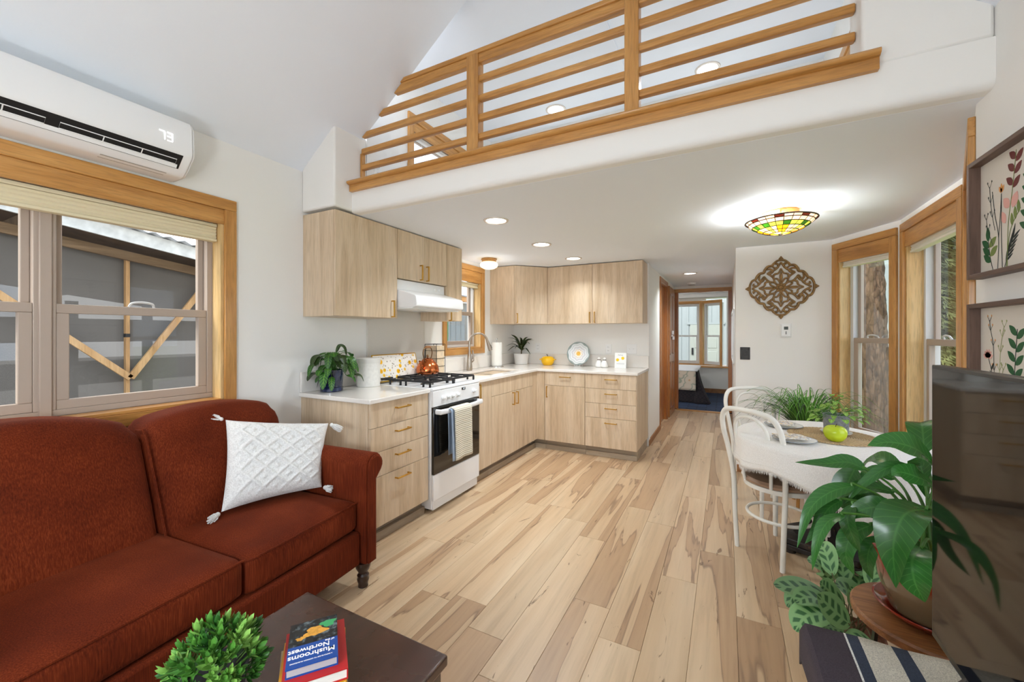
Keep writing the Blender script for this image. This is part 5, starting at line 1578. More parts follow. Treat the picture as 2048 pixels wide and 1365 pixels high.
def art1(c):
    stem(c, [(.165, .02), (.17, .15), (.19, .25), (.21, .37)], A_og)
    for z_, s_ in ((.26, 1), (.27, -1), (.30, 1), (.31, -1), (.335, 1), (.345, -1)): pleaf(c, .193+(z_-.26)*.2, z_, 90-50*s_, .045, .022, A_bur)
    pleaf(c, .155, .16, 115, .045, .026, A_pk); pleaf(c, .19, .20, 60, .05, .034, A_pk); pleaf(c, .175, .205, 130, .045, .03, A_pk)
    stem(c, [(.115, .02), (.12, .12), (.10, .2), (.085, .28)], A_bk); stem(c, [(.12, .12), (.13, .2), (.135, .26)], A_bk)
    sprigs(c, [(.10, .15), (.085, .2), (.075, .25), (.07, .30)], A_bk, .012)
    sprigs(c, [(.09, .10), (.06, .16), (.05, .20)], A_bk, .010)
    pleaf(c, .135, .262, 60, .026, .012, A_or); pleaf(c, .135, .262, 120, .026, .012, A_or); pleaf(c, .135, .262, 90, .03, .012, A_or)
    stem(c, [(.14, .02), (.135, .12), (.135, .2), (.135, .26)], A_bk)
    stem(c, [(.09, .02), (.075, .06), (.062, .12)], A_bk)
    for z_, s_, mt in ((.05, -1, A_dg), (.075, -1, A_dg), (.10, -1, A_dg), (.07, 1, A_og), (.10, 1, A_og), (.12, 0, A_dg)): pleaf(c, .076-(z_-.05)*.2, z_, 90-55*s_ if s_ else 95, .05, .024, mt)
    stem(c, [(.15, .02), (.17, .06), (.20, .12)], A_bk)
    for k in range(6): pleaf(c, .158+.007*k, .04+.013*k, 75, .045, .007, A_bk); pleaf(c, .158+.007*k, .04+.013*k, 30, .04, .007, A_bk)
    stem(c, [(.16, .02), (.18, .13), (.23, .19)], A_og)
    for k in range(3): pleaf(c, .19+.016*k, .145+.016*k, 95, .04, .016, A_og)
    # right half of the print
    stem(c, [(.26, .02), (.27, .15), (.29, .3)], A_bk)
    for k in range(5): pleaf(c, .268+.004*k, .12+.035*k, 150, .05, .02, A_dg); pleaf(c, .268+.004*k, .12+.035*k, 35, .05, .02, A_og)
def art2(c):
    W0 = .0
    sprigs(c, [(.10, .14), (.095, .22), (.09, .30), (.075, .35), (.07, .38)], A_bk, .011, A_or)
    stem(c, [(.105, .10), (.085, .2), (.063, .255)], A_bk)
    for k in range(6): pleaf(c, .060, .255, 20+28*k, .03, .016, A_pk)
    pleaf(c, .078, .215, 60, .03, .008, A_bk); pleaf(c, .088, .19, 125, .03, .008, A_bk)
    sprigs(c, [(.11, .13), (.125, .22), (.13, .28), (.14, .33), (.15, .36)], A_sg, .012)
    sprigs(c, [(.105, .12), (.13, .18), (.145, .225)], A_sg, .012)
    stem(c, [(.05, .11), (.05, .2)], A_sg)
    for k in range(4): pleaf(c, .05, .13+.02*k, 40, .022, .009, A_sg); pleaf(c, .05, .13+.02*k, 140, .022, .009, A_sg)
    for k in range(3): pleaf(c, .115+.016*k, .10, 90, .03, .014, A_or)
    stem(c, [(.19, .05), (.2, .2), (.215, .35)], A_bk)
    for k in range(6): pleaf(c, .193+.004*k, .13+.04*k, 140, .05, .022, A_dg); pleaf(c, .193+.004*k, .12+.04*k, 40, .05, .022, A_dg)
    stem(c, [(.28, .05), (.29, .3)], A_og)
    for k in range(5): pleaf(c, .285, .1+.045*k, 130, .05, .02, A_og); pleaf(c, .285, .1+.045*k, 50, .05, .02, A_bur)
picture('upper framed flower print with burgundy leaves in a walnut frame', 2.005, 1.503, 1.905, .42, art1)
picture('lower framed flower print with a pink bloom in a walnut frame', 2.005, .98, 1.418, .42, art2)
# ------------------------------------------------------------------ dining table
TC_ = Vector((.58, 2.87)); TR_ = .515; TZ = .72; NA = math.atan2(.714, .70); CHD = .365
M_blk = NT('worn_black_wood')
co = M_blk.coords((1,1,1)); nz = M_blk.n('TexNoise', Scale=18, Detail=8, Roughness=.7); M_blk.l(co, nz.inputs['Vector'])
rp = M_blk.ramp([(.36, lin(24,20,18)), (.58, lin(46,38,32)), (.66, lin(120,88,58)), (.75, lin(150,116,80))]); M_blk.l(nz.outputs['Fac'], rp.inputs[0]); M_blk.bsdf(rp.outputs[0], .55)
t = empty('dining_table', (.53, 3.0, 0), 0, 'round pedestal dining table with worn black hexagonal base', 'table')
def rtab(th, R_=TR_, ch=CHD):
    r_ = R_
    for na, ch_ in ((NA, ch), (math.atan2(-.332, .943), .405), (0, .465)):   # the leaf by the windows hangs down, the edge clears the bay walls
        c = math.cos(th-na)
        if c > .05: r_ = min(r_, ch_/c)
    return r_
NTH = 96
poly = [(TC_.x+rtab(2*pi*i/NTH)*math.cos(2*pi*i/NTH), TC_.y+rtab(2*pi*i/NTH)*math.sin(2*pi*i/NTH)) for i in range(NTH)]
MB().prism(poly, TZ-.028, TZ-.002).build('top', M_blk.m, t, angle=50)
bc = Vector((.535, 3.02))
def hexp(s_): return [(bc.x+s_*.24*math.cos(R(a)), bc.y+s_*.24*math.sin(R(a))) for a in (19, 114, 150, 199, 294, 330)]
MB().prism(hexp(1.03), .022, .05).build('base_lower', M_blk.m, t, bevel=.004)
MB().prism(hexp(1.0), .05, .085).build('base_upper', M_blk.m, t, bevel=.006)
for k in range(4):
    a = R((19, 150, 199, 330)[k]); MB().cyl(bc.x+.2*math.cos(a), bc.y+.2*math.sin(a), 0, .022, .03, n=14).build('foot_pad', M_blk.m, t)
MB().prism([(bc.x-.055, bc.y-.055), (bc.x+.055, bc.y-.055), (bc.x+.055, bc.y+.055), (bc.x-.055, bc.y+.055)], .085, TZ-.028).build('column', M_blk.m, t, bevel=.006)
for a in (0, pi/2, pi, 3*pi/2):
    d = Vector((math.cos(a), math.sin(a)))
    MB().bar((bc.x+d.x*.05, bc.y+d.y*.05, TZ-.06), (bc.x+d.x*.24, bc.y+d.y*.24, TZ-.045), .05, .03).build('bracket', M_blk.m, t)
    MB().bar((bc.x+d.x*.055, bc.y+d.y*.055, .20), (bc.x+d.x*.16, bc.y+d.y*.16, .10), .04, .03).build('column_brace', M_blk.m, t)
# cloth
CLO = NT('linen_cloth')
co = CLO.coords((1,1,1)); nz = CLO.n('TexNoise', Scale=240, Detail=3); CLO.l(co, nz.inputs['Vector'])
rp = CLO.ramp([(.3, lin(224,220,214)), (.7, lin(242,239,234))]); CLO.l(nz.outputs['Fac'], rp.inputs[0]); b = CLO.bsdf(rp.outputs[0], .9); CLO.bump(b, nz.outputs['Fac'], .3, .001)
m = MB(); NTH = 160
rings = []
def cl_pt(th, k):
    r_ = rtab(th)+.004
    fold = math.sin(th*9+.6)*.5+math.sin(th*14+2)*.35+math.sin(th*5)*.25
    if k <= 3: rr = r_*(.25+.25*k) - (0 if k < 3 else .006); z = TZ+.002
    elif k == 4: rr = r_+.002; z = TZ-.004
    else:
        s_ = (k-4)/8; dg = math.degrees(th) % 360; ss = max(0, min(1, (dg-246)/30)); ss = ss*ss*(3-2*ss); hang = .175 - .045*math.exp(-((dg-230)/18)**2) + .11*ss*(1-.4*ss*max(0, (dg-300)/60)) + .012*math.sin(th*3)
        rr = r_+.004+.012*s_+ .018*fold*s_ ; z = TZ-.004-hang*s_
    return Vector((TC_.x+rr*math.cos(th), TC_.y+rr*math.sin(th), z))
m.grid(lambda u, v: cl_pt(2*pi*u, round(v*12)), NTH, 13, closeu=True)
ci = len(m.v); m.v.append(Vector((TC_.x, TC_.y, TZ+.002)))
for i in range(NTH): m.f.append((ci, i, (i+1) % NTH))
tcl = empty('tablecloth', (TC_.x, TC_.y, TZ), 0, 'white linen tablecloth with fringed hem on the round dining table', 'tablecloth')
o = m.build('cloth', CLO.m, tcl, angle=70)
md = o.modifiers.new('th', 'SOLIDIFY'); md.thickness = .0015
fr = MB(); rg = random.Random(8)
for i in range(900):
    th = 2*pi*i/900
    p = cl_pt(th, 12); q = p+Vector((rg.uniform(-.004, .004), rg.uniform(-.004, .004), -rg.uniform(.012, .02)))
    w = Vector((-math.sin(th), math.cos(th), 0))*.0011
    fr.add([p-w, p+w, q+w*.4, q-w*.4], [(0,1,2,3)])
o = fr.build('fringe', CLO.m, tcl, smooth=False); o['kind'] = 'stuff'
MB().tube([cl_pt(2*pi*i/NTH, 10)+Vector((math.cos(2*pi*i/NTH)*.001, math.sin(2*pi*i/NTH)*.001, 0)) for i in range(NTH)], .0012, 4, closed=True).build('hem_stitch', pmat('stitch', lin(236,232,226), .9), tcl)

# placemat: spiral braid
M_jute = pmat('jute', lin(186,158,118), .9, var=.25, vscale=120, bump=.6, bscale=300, bdist=.002)
pc = Vector((.545, 2.925))
t = empty('woven_placemat', (pc.x, pc.y, TZ), 0, 'round woven jute placemat in the middle of the tablecloth', 'placemat')
sp = []
turns = 17
for i in range(turns*40):
    th = 2*pi*i/40; r_ = .006+.0112*i/40
    sp.append((pc.x+r_*math.cos(th), pc.y+r_*math.sin(th), TZ+.0065))
MB().tube(sp, .0058, 6, flat=.62, up=(0,0,1)).build('braid_coil', M_jute, t)
for i in range(64):
    th = 2*pi*i/64
    if i == 0:
        lp = MB().tube([(math.cos(a)*.0095, math.sin(a)*.0095, 0) for a in [2*pi*k/10 for k in range(10)]], .0035, 6, closed=True).build('edge_loop', M_jute, t)
        ld_ = lp.data
    else:
        lp = bpy.data.objects.new('edge_loop', ld_); COL.objects.link(lp); lp.parent = t
    lp.location = (.205*math.cos(th), .205*math.sin(th), .0075)
me_off = ld_
for v in ld_.vertices: v.co += Vector((pc.x, pc.y, TZ))
# plates with folded printed napkins
NAP = NT('paisley_napkin')
co = NAP.coords((1,1,1)); vo = NAP.n('TexVoronoi', Scale=38); NAP.l(co, vo.inputs['Vector'])
rp = NAP.ramp([(0, lin(208,172,90)), (.25, lin(224,196,130)), (.38, lin(238,234,226)), (.7, lin(170,160,150)), (.9, lin(240,238,232))]); NAP.l(vo.outputs['Distance'], rp.inputs[0]); NAP.bsdf(rp.outputs[0], .8)
for (x, y, lab, a) in ((.335, 2.705, 'near', .3), (.325, 3.09, 'far', -.2)):
    z = TZ+.004
    t = empty('dinner_plate', (x, y, z), 0, 'white dinner plate at the %s place setting on the tablecloth' % lab, 'plate', 'dinner plates on the tablecloth')
    MB().lathe([(.0, z), (.06, z), (.098, z+.010), (.104, z+.013), (.1, z+.014), (.06, z+.004), (.0, z+.003)], x, y, 36).build('dish', M_cer, t)
    MB().lathe([(.101, z+.0142), (.104, z+.0145), (.104, z+.0125)], x, y, 36, cap=False).build('rim_line', pmat('rim_blue', lin(120,130,146), .3), t)
    t = local(empty('folded_napkin', (x-.015, y+.005, z+.0165), a, 'folded patterned napkin on the %s dinner plate' % lab, 'napkin', 'folded napkins'))
    m = MB().grid(lambda u, v: Vector((lerp(-.075, .075, u), lerp(-.055, .055, v), .003+.003*math.sin(u*7)*math.sin(v*5))), 12, 10)
    o = m.build('cloth', NAP.m, t); md = o.modifiers.new('th', 'SOLIDIFY'); md.thickness = .005; md.offset = 1
# apple
ax, ay = .528, 2.775
t = empty('green_apple', (ax, ay, TZ+.010), 0, 'yellow-green apple in front of the grey pot on the placemat', 'apple')
m = MB(); z = TZ+.011
prof = [(.0, z+.006), (.014, z), (.03, z+.003), (.046, z+.022), (.053, z+.046), (.049, z+.066), (.034, z+.080), (.018, z+.081), (.006, z+.073), (.0, z+.071)]
prof = [(p.x, p.z) for p in bez([(a, 0, b) for a, b in prof], 3)]
m.lathe([(max(0, a), b) for a, b in prof], ax, ay, 28, cap=False).build('fruit', pmat('apple_skin', lin(186,204,36), .25, var=.08, vscale=12), t)
MB().tube([(ax, ay, z+.071), (ax+.003, ay, z+.085), (ax+.008, ay+.002, z+.094)], [.0018, .0016, .0022], 6).build('stem', pmat('apple_stem', lin(84,62,34), .7), t)
# ------------------------------------------------------------------ bentwood chairs
M_cream = pmat('cream_paint', lin(232,229,220), .38, var=.03, vscale=20)
M_vin = pmat('tan_vinyl', lin(152,122,98), .35, var=.05, vscale=6)
def chair(label, loc, rz):
    t = local(empty('bentwood_chair', loc, rz, label, 'chair', 'cream bentwood chairs'))
    SH = .44
    L = [(-.148, -.165, 0), (-.160, -.17, .22), (-.170, -.172, SH), (-.185, -.195, .60), (-.197, -.222, .72), (-.188, -.240, .80), (-.15, -.252, .853), (-.07, -.257, .868), (0, -.258, .870)]
    P = bez(L, 7); P2 = [Vector((-p.x, p.y, p.z)) for p in P[::-1]]
    hoop = P+P2[1:]
    MB().tube(hoop, [.0135+.002*math.sin(pi*i/(len(hoop)-1)) for i in range(len(hoop))], 10).build('back_hoop_and_legs', M_cream, t)
    L = [(-.085, -.172, SH-.005), (-.098, -.190, .56), (-.112, -.215, .70), (-.095, -.235, .785), (-.05, -.245, .825), (0, -.247, .834)]
    P = bez(L, 7); P2 = [Vector((-p.x, p.y, p.z)) for p in P[::-1]]
    MB().tube(P+P2[1:], .0095, 10).build('inner_hoop', M_cream, t)
    for s_ in (-1, 1):
        MB().tube([(s_*.168, .178, 0), (s_*.160, .168, .2), (s_*.150, .155, SH-.03)], [.0125, .0145, .0165], 10).build('front_leg', M_cream, t)
    MB().tube([(.168*math.cos(a), .168*math.sin(a), .235) for a in [2*pi*k/40 for k in range(40)]], .0095, 8, closed=True).build('stretcher_ring', M_cream, t)
    n = 40
    def shp(a, r_): return (r_*math.cos(a), r_*math.sin(a)*(1.0 if math.sin(a) > 0 else .93))
    m = MB().lathe([(.178, SH-.04), (.19, SH-.036), (.19, SH-.012), (.178, SH-.008)], 0, 0, n, sy=.97); m.build('seat_ring', M_cream, t)
    MB().lathe([(.186, SH-.01), (.196, SH-.004), (.197, SH+.008), (.186, SH+.022), (.14, SH+.032), (.07, SH+.036), (.0, SH+.037)], 0, 0, n, sy=.97).build('seat_pad', M_vin, t)
    return t
c1_ = chair('cream bentwood chair with tan seat in front of the dining table', (.285, 2.895, 0), R(-43.8))
c2_ = chair('cream bentwood chair behind the dining table by the hallway', (.285, 3.63, 0), math.atan2(-.87, .5)-pi/2)
# ------------------------------------------------------------------ plants
def leafmat(name, base, vein, edge, nv=7, slant=2.2, vw=.12, rough=.3, mode='vein', under=None):
    n = NT(name)
    tc = n.n('TexCoord'); s = n.n('SeparateXYZ'); n.l(tc.outputs['UV'], s.inputs[0])
    a = n.n('Math', _operation='SUBTRACT'); a.inputs[1].default_value = .5; n.l(s.outputs['X'], a.inputs[0])
    ab = n.n('Math', _operation='ABSOLUTE'); n.l(a.outputs[0], ab.inputs[0])
    m1 = n.n('Math', _operation='MULTIPLY'); m1.inputs[1].default_value = slant; n.l(ab.outputs[0], m1.inputs[0])
    m2 = n.n('Math', _operation='MULTIPLY'); m2.inputs[1].default_value = nv; n.l(s.outputs['Y'], m2.inputs[0])
    sb = n.n('Math', _operation='SUBTRACT'); n.l(m2.outputs[0], sb.inputs[0]); n.l(m1.outputs[0], sb.inputs[1])
    fr = n.n('Math', _operation='FRACT'); n.l(sb.outputs[0], fr.inputs[0])
    pg = n.n('Math', _operation='PINGPONG'); pg.inputs[1].default_value = .5; n.l(fr.outputs[0], pg.inputs[0])
    oi = n.n('ObjectInfo')
    if mode == 'vein':
        rv = n.ramp([(0, (1,1,1)), (vw, (0,0,0))]); n.l(pg.outputs[0], rv.inputs[0])
        rm = n.ramp([(0, (1,1,1)), (.05, (0,0,0))]); n.l(ab.outputs[0], rm.inputs[0])
        mx = n.n('Math', _operation='MAXIMUM'); n.l(rv.outputs[0], mx.inputs[0]); n.l(rm.outputs[0], mx.inputs[1])
        f = mx.outputs[0]
    else:   # dark blotches beside the midrib
        rv = n.ramp([(.18, (0,0,0)), (.30, (1,1,1))]); n.l(pg.outputs[0], rv.inputs[0])
        rm = n.ramp([(.03, (0,0,0)), (.07, (1,1,1)), (.27, (1,1,1)), (.33, (0,0,0))]); n.l(ab.outputs[0], rm.inputs[0])
        mx = n.n('Math', _operation='MULTIPLY'); n.l(rv.outputs[0], mx.inputs[0]); n.l(rm.outputs[0], mx.inputs[1])
        f = mx.outputs[0]
    mc = n.n('MixRGB'); n.l(f, mc.inputs[0]); mc.inputs[1].default_value = base; mc.inputs[2].default_value = vein
    hs = n.n('HueSaturation'); vr = n.n('MapRange'); n.l(oi.outputs['Random'], vr.inputs[0]); vr.inputs[3].default_value = .75; vr.inputs[4].default_value = 1.25
    n.l(vr.outputs[0], hs.inputs['Value']); n.l(mc.outputs[0], hs.inputs['Color'])
    b = n.bsdf(hs.outputs[0], rough)
    tr = n.n('BsdfTranslucent'); n.l(hs.outputs[0], tr.inputs[0])
    ms = n.n('MixShader'); ms.inputs[0].default_value = .18
    n.l(b.outputs[0], ms.inputs[1]); n.l(tr.outputs[0], ms.inputs[2]); n.l(ms.outputs[0], n.out.inputs[0])
    return n.m
def leaf(par, pts, W, mat, up=(0,0,1), fold=.25, nseg=12, prof='lance', name='leaf', wave=0, twist=0):
    P = bez(pts, max(2, nseg//max(1, len(pts)-1)))
    m = MB(); uv = []
    n = len(P); up = Vector(up)
    for i, p in enumerate(P):
        t_ = i/(n-1)
        tg = (P[min(i+1, n-1)]-P[max(i-1, 0)]).normalized()
        s_ = tg.cross(up)
        if s_.length < .15: s_ = tg.cross(Vector((up.x+.3, up.y+.5, up.z)))
        s_.normalize(); nr = s_.cross(tg).normalized()
        if twist: 
            q = Matrix.Rotation(twist*t_, 3, tg); s_ = q @ s_; nr = q @ nr
        if prof == 'lance': w = W*(math.sin(pi*t_**.75)**.85 if 0 < t_ < 1 else 0)*(1-.15*t_)
        elif prof == 'oval': w = W*(max(0, math.sin(pi*min(1, t_*.98+.01)))**.55)
        else: w = W*(1-t_)**.6*min(1, .35+t_*6)
        w = max(w, W*.02)
        for k in range(5):
            a = (k/4-.5)*2
            off = abs(a)*fold*w*.5 + wave*math.sin(t_*14+a*2)*abs(a)*w*.3
            m.v.append(p + s_*a*w/2 + nr*off); uv.append((k/4, t_))
    for i in range(n-1):
        for k in range(4): m.f.append((i*5+k, i*5+k+1, (i+1)*5+k+1, (i+1)*5+k))
    return m.build(name, mat, par, angle=70, uv=uv)
M_stem = pmat('leaf_stem', lin(70,118,44), .45)
M_soil = pmat('potting_soil', lin(46,36,28), .95, var=.4, vscale=120)

# --- peace lily on the stool
t = empty('plant_stool', (.505, 1.545, 0), 0, 'small round wooden stool with black legs under the peace lily', 'stool')
SZ = .52; sc_ = Vector((.505, 1.545))
M_slab = wood('rustic_slab', lin(96,58,30), lin(140,90,50), lin(184,130,80), 'x', .8, .45, streak=.7)
MB().lathe([(.165, SZ-.028), (.172, SZ-.022), (.173, SZ-.006), (.168, SZ), (.0, SZ)], sc_.x, sc_.y, 40).build('top', M_slab, t)
for k in range(3):
    a = 2*pi*k/3+R(170)
    MB().bar((sc_.x+.11*math.cos(a), sc_.y+.11*math.sin(a), SZ-.03), (sc_.x+.15*math.cos(a), sc_.y+.15*math.sin(a), 0), .022, .008).build('leg', M_dark, t)
t = empty('plant_saucer', (.515, 1.55, SZ), 0, 'red-brown glazed saucer on the round stool', 'saucer')
M_red = pmat('red_glaze', lin(132,38,20), .1, Coat__Weight=.5)
MB().lathe([(.085, SZ), (.105, SZ+.006), (.128, SZ+.024), (.131, SZ+.029), (.126, SZ+.030), (.10, SZ+.012), (.0, SZ+.010)], .515, 1.55, 40).build('dish', M_red, t)
lx, ly, lz = .515, 1.55, SZ+.012
lily = empty('peace_lily', (lx, ly, lz), 0, 'large peace lily in a red-brown glazed pot beside the television', 'potted plant')
GP = NT('two_tone_glaze')
co = GP.coords((1,1,1)); sx = GP.n('SeparateXYZ'); GP.l(co, sx.inputs[0])
nz = GP.n('TexNoise', Scale=14, Detail=3); GP.l(co, nz.inputs['Vector'])
ad = GP.n('Math', _operation='MULTIPLY_ADD'); ad.inputs[1].default_value = .06; GP.l(nz.outputs['Fac'], ad.inputs[0]); GP.l(sx.outputs['Z'], ad.inputs[2])
mr = GP.n('MapRange'); GP.l(ad.outputs[0], mr.inputs[0]); mr.inputs[1].default_value = 0; mr.inputs[2].default_value = .22
rp = GP.ramp([(0, lin(86,74,52)), (.55, lin(104,84,60)), (.66, lin(112,44,24)), (.85, lin(150,44,22))]); GP.l(mr.outputs[0], rp.inputs[0])
GP.bsdf(rp.outputs[0], .1, Coat__Weight=.4)
pot = MB().lathe([(.088, lz), (.095, lz+.004), (.122, lz+.085), (.132, lz+.155), (.134, lz+.168), (.126, lz+.170), (.122, lz+.155), (.0, lz+.150)], lx, ly, 44).build('pot', GP.m, lily)
MB().lathe([(.0, lz+.153), (.121, lz+.151)], lx, ly, 24).build('soil', M_soil, pot)
M_lily = leafmat('lily_leaf', lin(50,106,44), lin(74,132,60), None, 13, 3.2, .08, .25)
LV = [
[(0.509,1.533,0.957),(0.462,1.509,0.999),(0.408,1.503,1.011),(0.359,1.499,0.996)],
[(0.504,1.508,0.904),(0.46,1.485,0.927),(0.426,1.489,0.934),(0.409,1.492,0.921)],
[(0.373,1.575,0.907),(0.332,1.587,0.92),(0.277,1.592,0.906),(0.197,1.572,0.904)],
[(0.375,1.689,0.882),(0.356,1.69,0.829),(0.343,1.683,0.772),(0.339,1.681,0.743)],
[(0.338,1.534,0.867),(0.273,1.499,0.847),(0.221,1.472,0.796),(0.187,1.454,0.683)],
[(0.485,1.566,0.927),(0.423,1.556,0.928),(0.365,1.547,0.877),(0.317,1.545,0.805)],
[(0.443,1.589,0.847),(0.384,1.58,0.855),(0.325,1.583,0.828),(0.275,1.58,0.781)],
[(0.418,1.463,0.823),(0.377,1.464,0.837),(0.334,1.464,0.819),(0.307,1.472,0.784)],
[(0.452,1.39,0.876),(0.383,1.309,0.879),(0.355,1.283,0.812),(0.36,1.285,0.709)],
[(0.429,1.355,0.79),(0.395,1.304,0.776),(0.396,1.293,0.728),(0.417,1.304,0.681)],
[(0.325,1.481,0.83),(0.303,1.447,0.794),(0.316,1.443,0.743),(0.331,1.451,0.708)],
[(0.291,1.419,0.817),(0.244,1.371,0.805),(0.218,1.346,0.756),(0.206,1.34,0.68)],
[(0.306,1.517,0.825),(0.267,1.496,0.796),(0.24,1.482,0.737),(0.208,1.465,0.695)],
[(0.378,1.532,0.761),(0.324,1.492,0.737),(0.304,1.471,0.685),(0.325,1.481,0.627)],
[(0.417,1.62,0.809),(0.369,1.618,0.816),(0.319,1.614,0.792),(0.287,1.608,0.733)],
[(0.521,1.63,0.884),(0.517,1.65,0.922),(0.532,1.681,0.87),(0.546,1.688,0.809)],
[(0.465,1.668,0.863),(0.431,1.673,0.879),(0.402,1.68,0.864),(0.369,1.663,0.835)],
[(0.41,1.572,0.714),(0.375,1.541,0.69),(0.368,1.538,0.639),(0.381,1.545,0.595)],
[(0.59,1.62,0.90),(0.66,1.66,0.95),(0.72,1.72,0.93),(0.76,1.80,0.86)],
[(0.57,1.48,0.88),(0.64,1.42,0.93),(0.70,1.36,0.92),(0.745,1.30,0.86)],
[(0.53,1.66,0.95),(0.55,1.74,1.02),(0.57,1.82,1.02),(0.59,1.90,0.96)],
[(0.56,1.56,0.95),(0.60,1.57,1.03),(0.66,1.60,1.05),(0.72,1.62,1.02)],
[(0.61,1.55,0.85),(0.68,1.53,0.87),(0.73,1.52,0.83),(0.76,1.51,0.76)],
[(0.50,1.72,0.86),(0.47,1.80,0.89),(0.45,1.87,0.86),(0.44,1.93,0.79)],
]
LW = [.088, .07, .056, .085, .05, .036, .05, .062, .10, .088, .042, .036, .045, .06, .05, .06, .05, .05, .08, .08, .08, .08, .08, .07]
rg = random.Random(2)
for pts, w in zip(LV, LW):
    b0 = Vector(pts[0]); d0 = (Vector(pts[0])-Vector(pts[1])).normalized()
    r0 = Vector((lx+rg.uniform(-.05, .05), ly+rg.uniform(-.05, .05), lz+.15))
    mid = r0.lerp(b0, .55)+Vector((0, 0, .04))
    MB().tube(bez([r0, mid, b0+Vector((0,0,.004)), b0.lerp(Vector(pts[1]), .12)], 6), [.0045]*7+[.0035]*12, 6).build('leaf_stalk', M_stem, lily)
    up = (0, 0, 1)
    dv = Vector(pts[-1])-Vector(pts[1])
    if dv.z < -.6*dv.length: up = (-.55, -.75, .35)
    else: up = (-.30, -.55, .8)
    leaf(lily, pts, w, M_lily, up, .22, 15, 'lance', wave=.1)

# --- prayer plant on the floor
mx_, my_ = .43, 2.02
mar = empty('prayer_plant', (mx_, my_, 0), 0, 'patterned prayer plant standing on the floor behind the stool', 'potted plant')
MB().lathe([(.075, 0), (.085, .004), (.105, .14), (.110, .155), (.102, .157), (.098, .14), (.0, .136)], mx_, my_, 28).build('pot', pmat('clay_brown', lin(120,72,50), .6), mar)
M_mar = leafmat('prayer_leaf', lin(122,164,106), lin(46,92,48), None, 5, 2.0, .2, .45, 'blotch')
ML = [[(0.355,1.995,0.287),(0.258,1.932,0.317),(0.168,1.874,0.335)],[(0.398,2.187,0.245),(0.368,2.159,0.315),(0.309,2.117,0.348)],[(0.488,2.29,0.192),(0.446,2.257,0.253),(0.405,2.224,0.307)],
[(0.544,2.207,0.265),(0.523,2.184,0.333),(0.496,2.159,0.37)],[(0.37,1.946,0.272),(0.283,1.889,0.316),(0.231,1.85,0.304)],[(0.429,2.09,0.214),(0.364,2.044,0.282),(0.335,2.018,0.318)],
[(0.486,2.063,0.238),(0.431,2.023,0.303),(0.38,1.985,0.339)],[(0.341,1.874,0.278),(0.266,1.823,0.281),(0.224,1.79,0.233)],[(0.401,1.883,0.255),(0.343,1.841,0.317),(0.292,1.803,0.377)],
[(0.488,2.008,0.243),(0.443,1.973,0.316),(0.415,1.947,0.361)],[(0.39,1.9,0.213),(0.339,1.862,0.239),(0.305,1.832,0.233)],[(0.48,1.947,0.176),(0.428,1.909,0.193),(0.401,1.883,0.164)],[(0.298,1.987,0.254),(0.244,1.947,0.281),(0.216,1.921,0.238)]]
for k in range(9):
    a = -.8+k*.33; r1 = .12; r2 = .24
    ML.append([(mx_+r1*math.cos(a), my_+r1*math.sin(a), .24+.03*(k % 3)), (mx_+.18*math.cos(a), my_+.18*math.sin(a), .29+.04*(k % 3)), (mx_+r2*math.cos(a), my_+r2*math.sin(a), .27+.05*(k % 3))])
MWid = [.09, .08, .06, .09, .08, .085, .095, .10, .10, .085, .07, .07, .06]+[.085]*9
for pts, w in zip(ML, MWid):
    b0 = Vector(pts[0]); r0 = Vector((mx_+rg.uniform(-.04, .04), my_+rg.uniform(-.04, .04), .136))
    MB().tube(bez([r0, r0.lerp(b0, .5)+Vector((0,0,.04)), b0, b0.lerp(Vector(pts[1]), .1)], 5), .0022, 5).build('leaf_stalk', pmat('mar_stem', lin(92,84,50), .6), mar)
    leaf(mar, pts, w, M_mar, (-.4, -.7, .8), .15, 14, 'oval')

# --- herringbone plant in the blue pot
bx, by = -2.435, 1.925
t = empty('herringbone_plant', (bx, by, WT), 0, 'leafy plant with bright veins in a cobalt blue pot on the left worktop', 'potted plant')
M_blue = pmat('cobalt_glaze', lin(14,30,66), .08, var=.45, vscale=22, Coat__Weight=.4)
pt_ = MB().lathe([(.066, WT+.030), (.070, WT+.034), (.074, WT+.10), (.077, WT+.145), (.079, WT+.150), (.073, WT+.152), (.07, WT+.13), (.0, WT+.128)], bx, by, 36).build('pot', M_blue, t)
MB().lathe([(.068, WT), (.074, WT+.004), (.075, WT+.030), (.068, WT+.034), (.0, WT+.034)], bx, by, 36).build('saucer', M_blue, t)
M_hb = leafmat('herringbone_leaf', lin(38,92,34), lin(140,200,70), None, 8, 2.6, .10, .35)
M_hb2 = leafmat('herringbone_leaf_dark', lin(40,58,26), lin(86,118,46), None, 8, 2.6, .10, .4)
rg = random.Random(21)
top = Vector((bx, by, WT+.135))
spec = []
for k in range(46):
    a = 2*pi*k/46*3.0 + rg.uniform(-.15, .15)
    if math.cos(a) < -.35: rmax = .09        # the wall side is shallow
    else: rmax = .20 + .09*max(0, math.sin(a))
    rr = rg.uniform(.55, 1.0)*rmax; hgt = rg.uniform(-.03, .14)
    spec.append((a, rr, hgt, rg.uniform(.055, .09)))
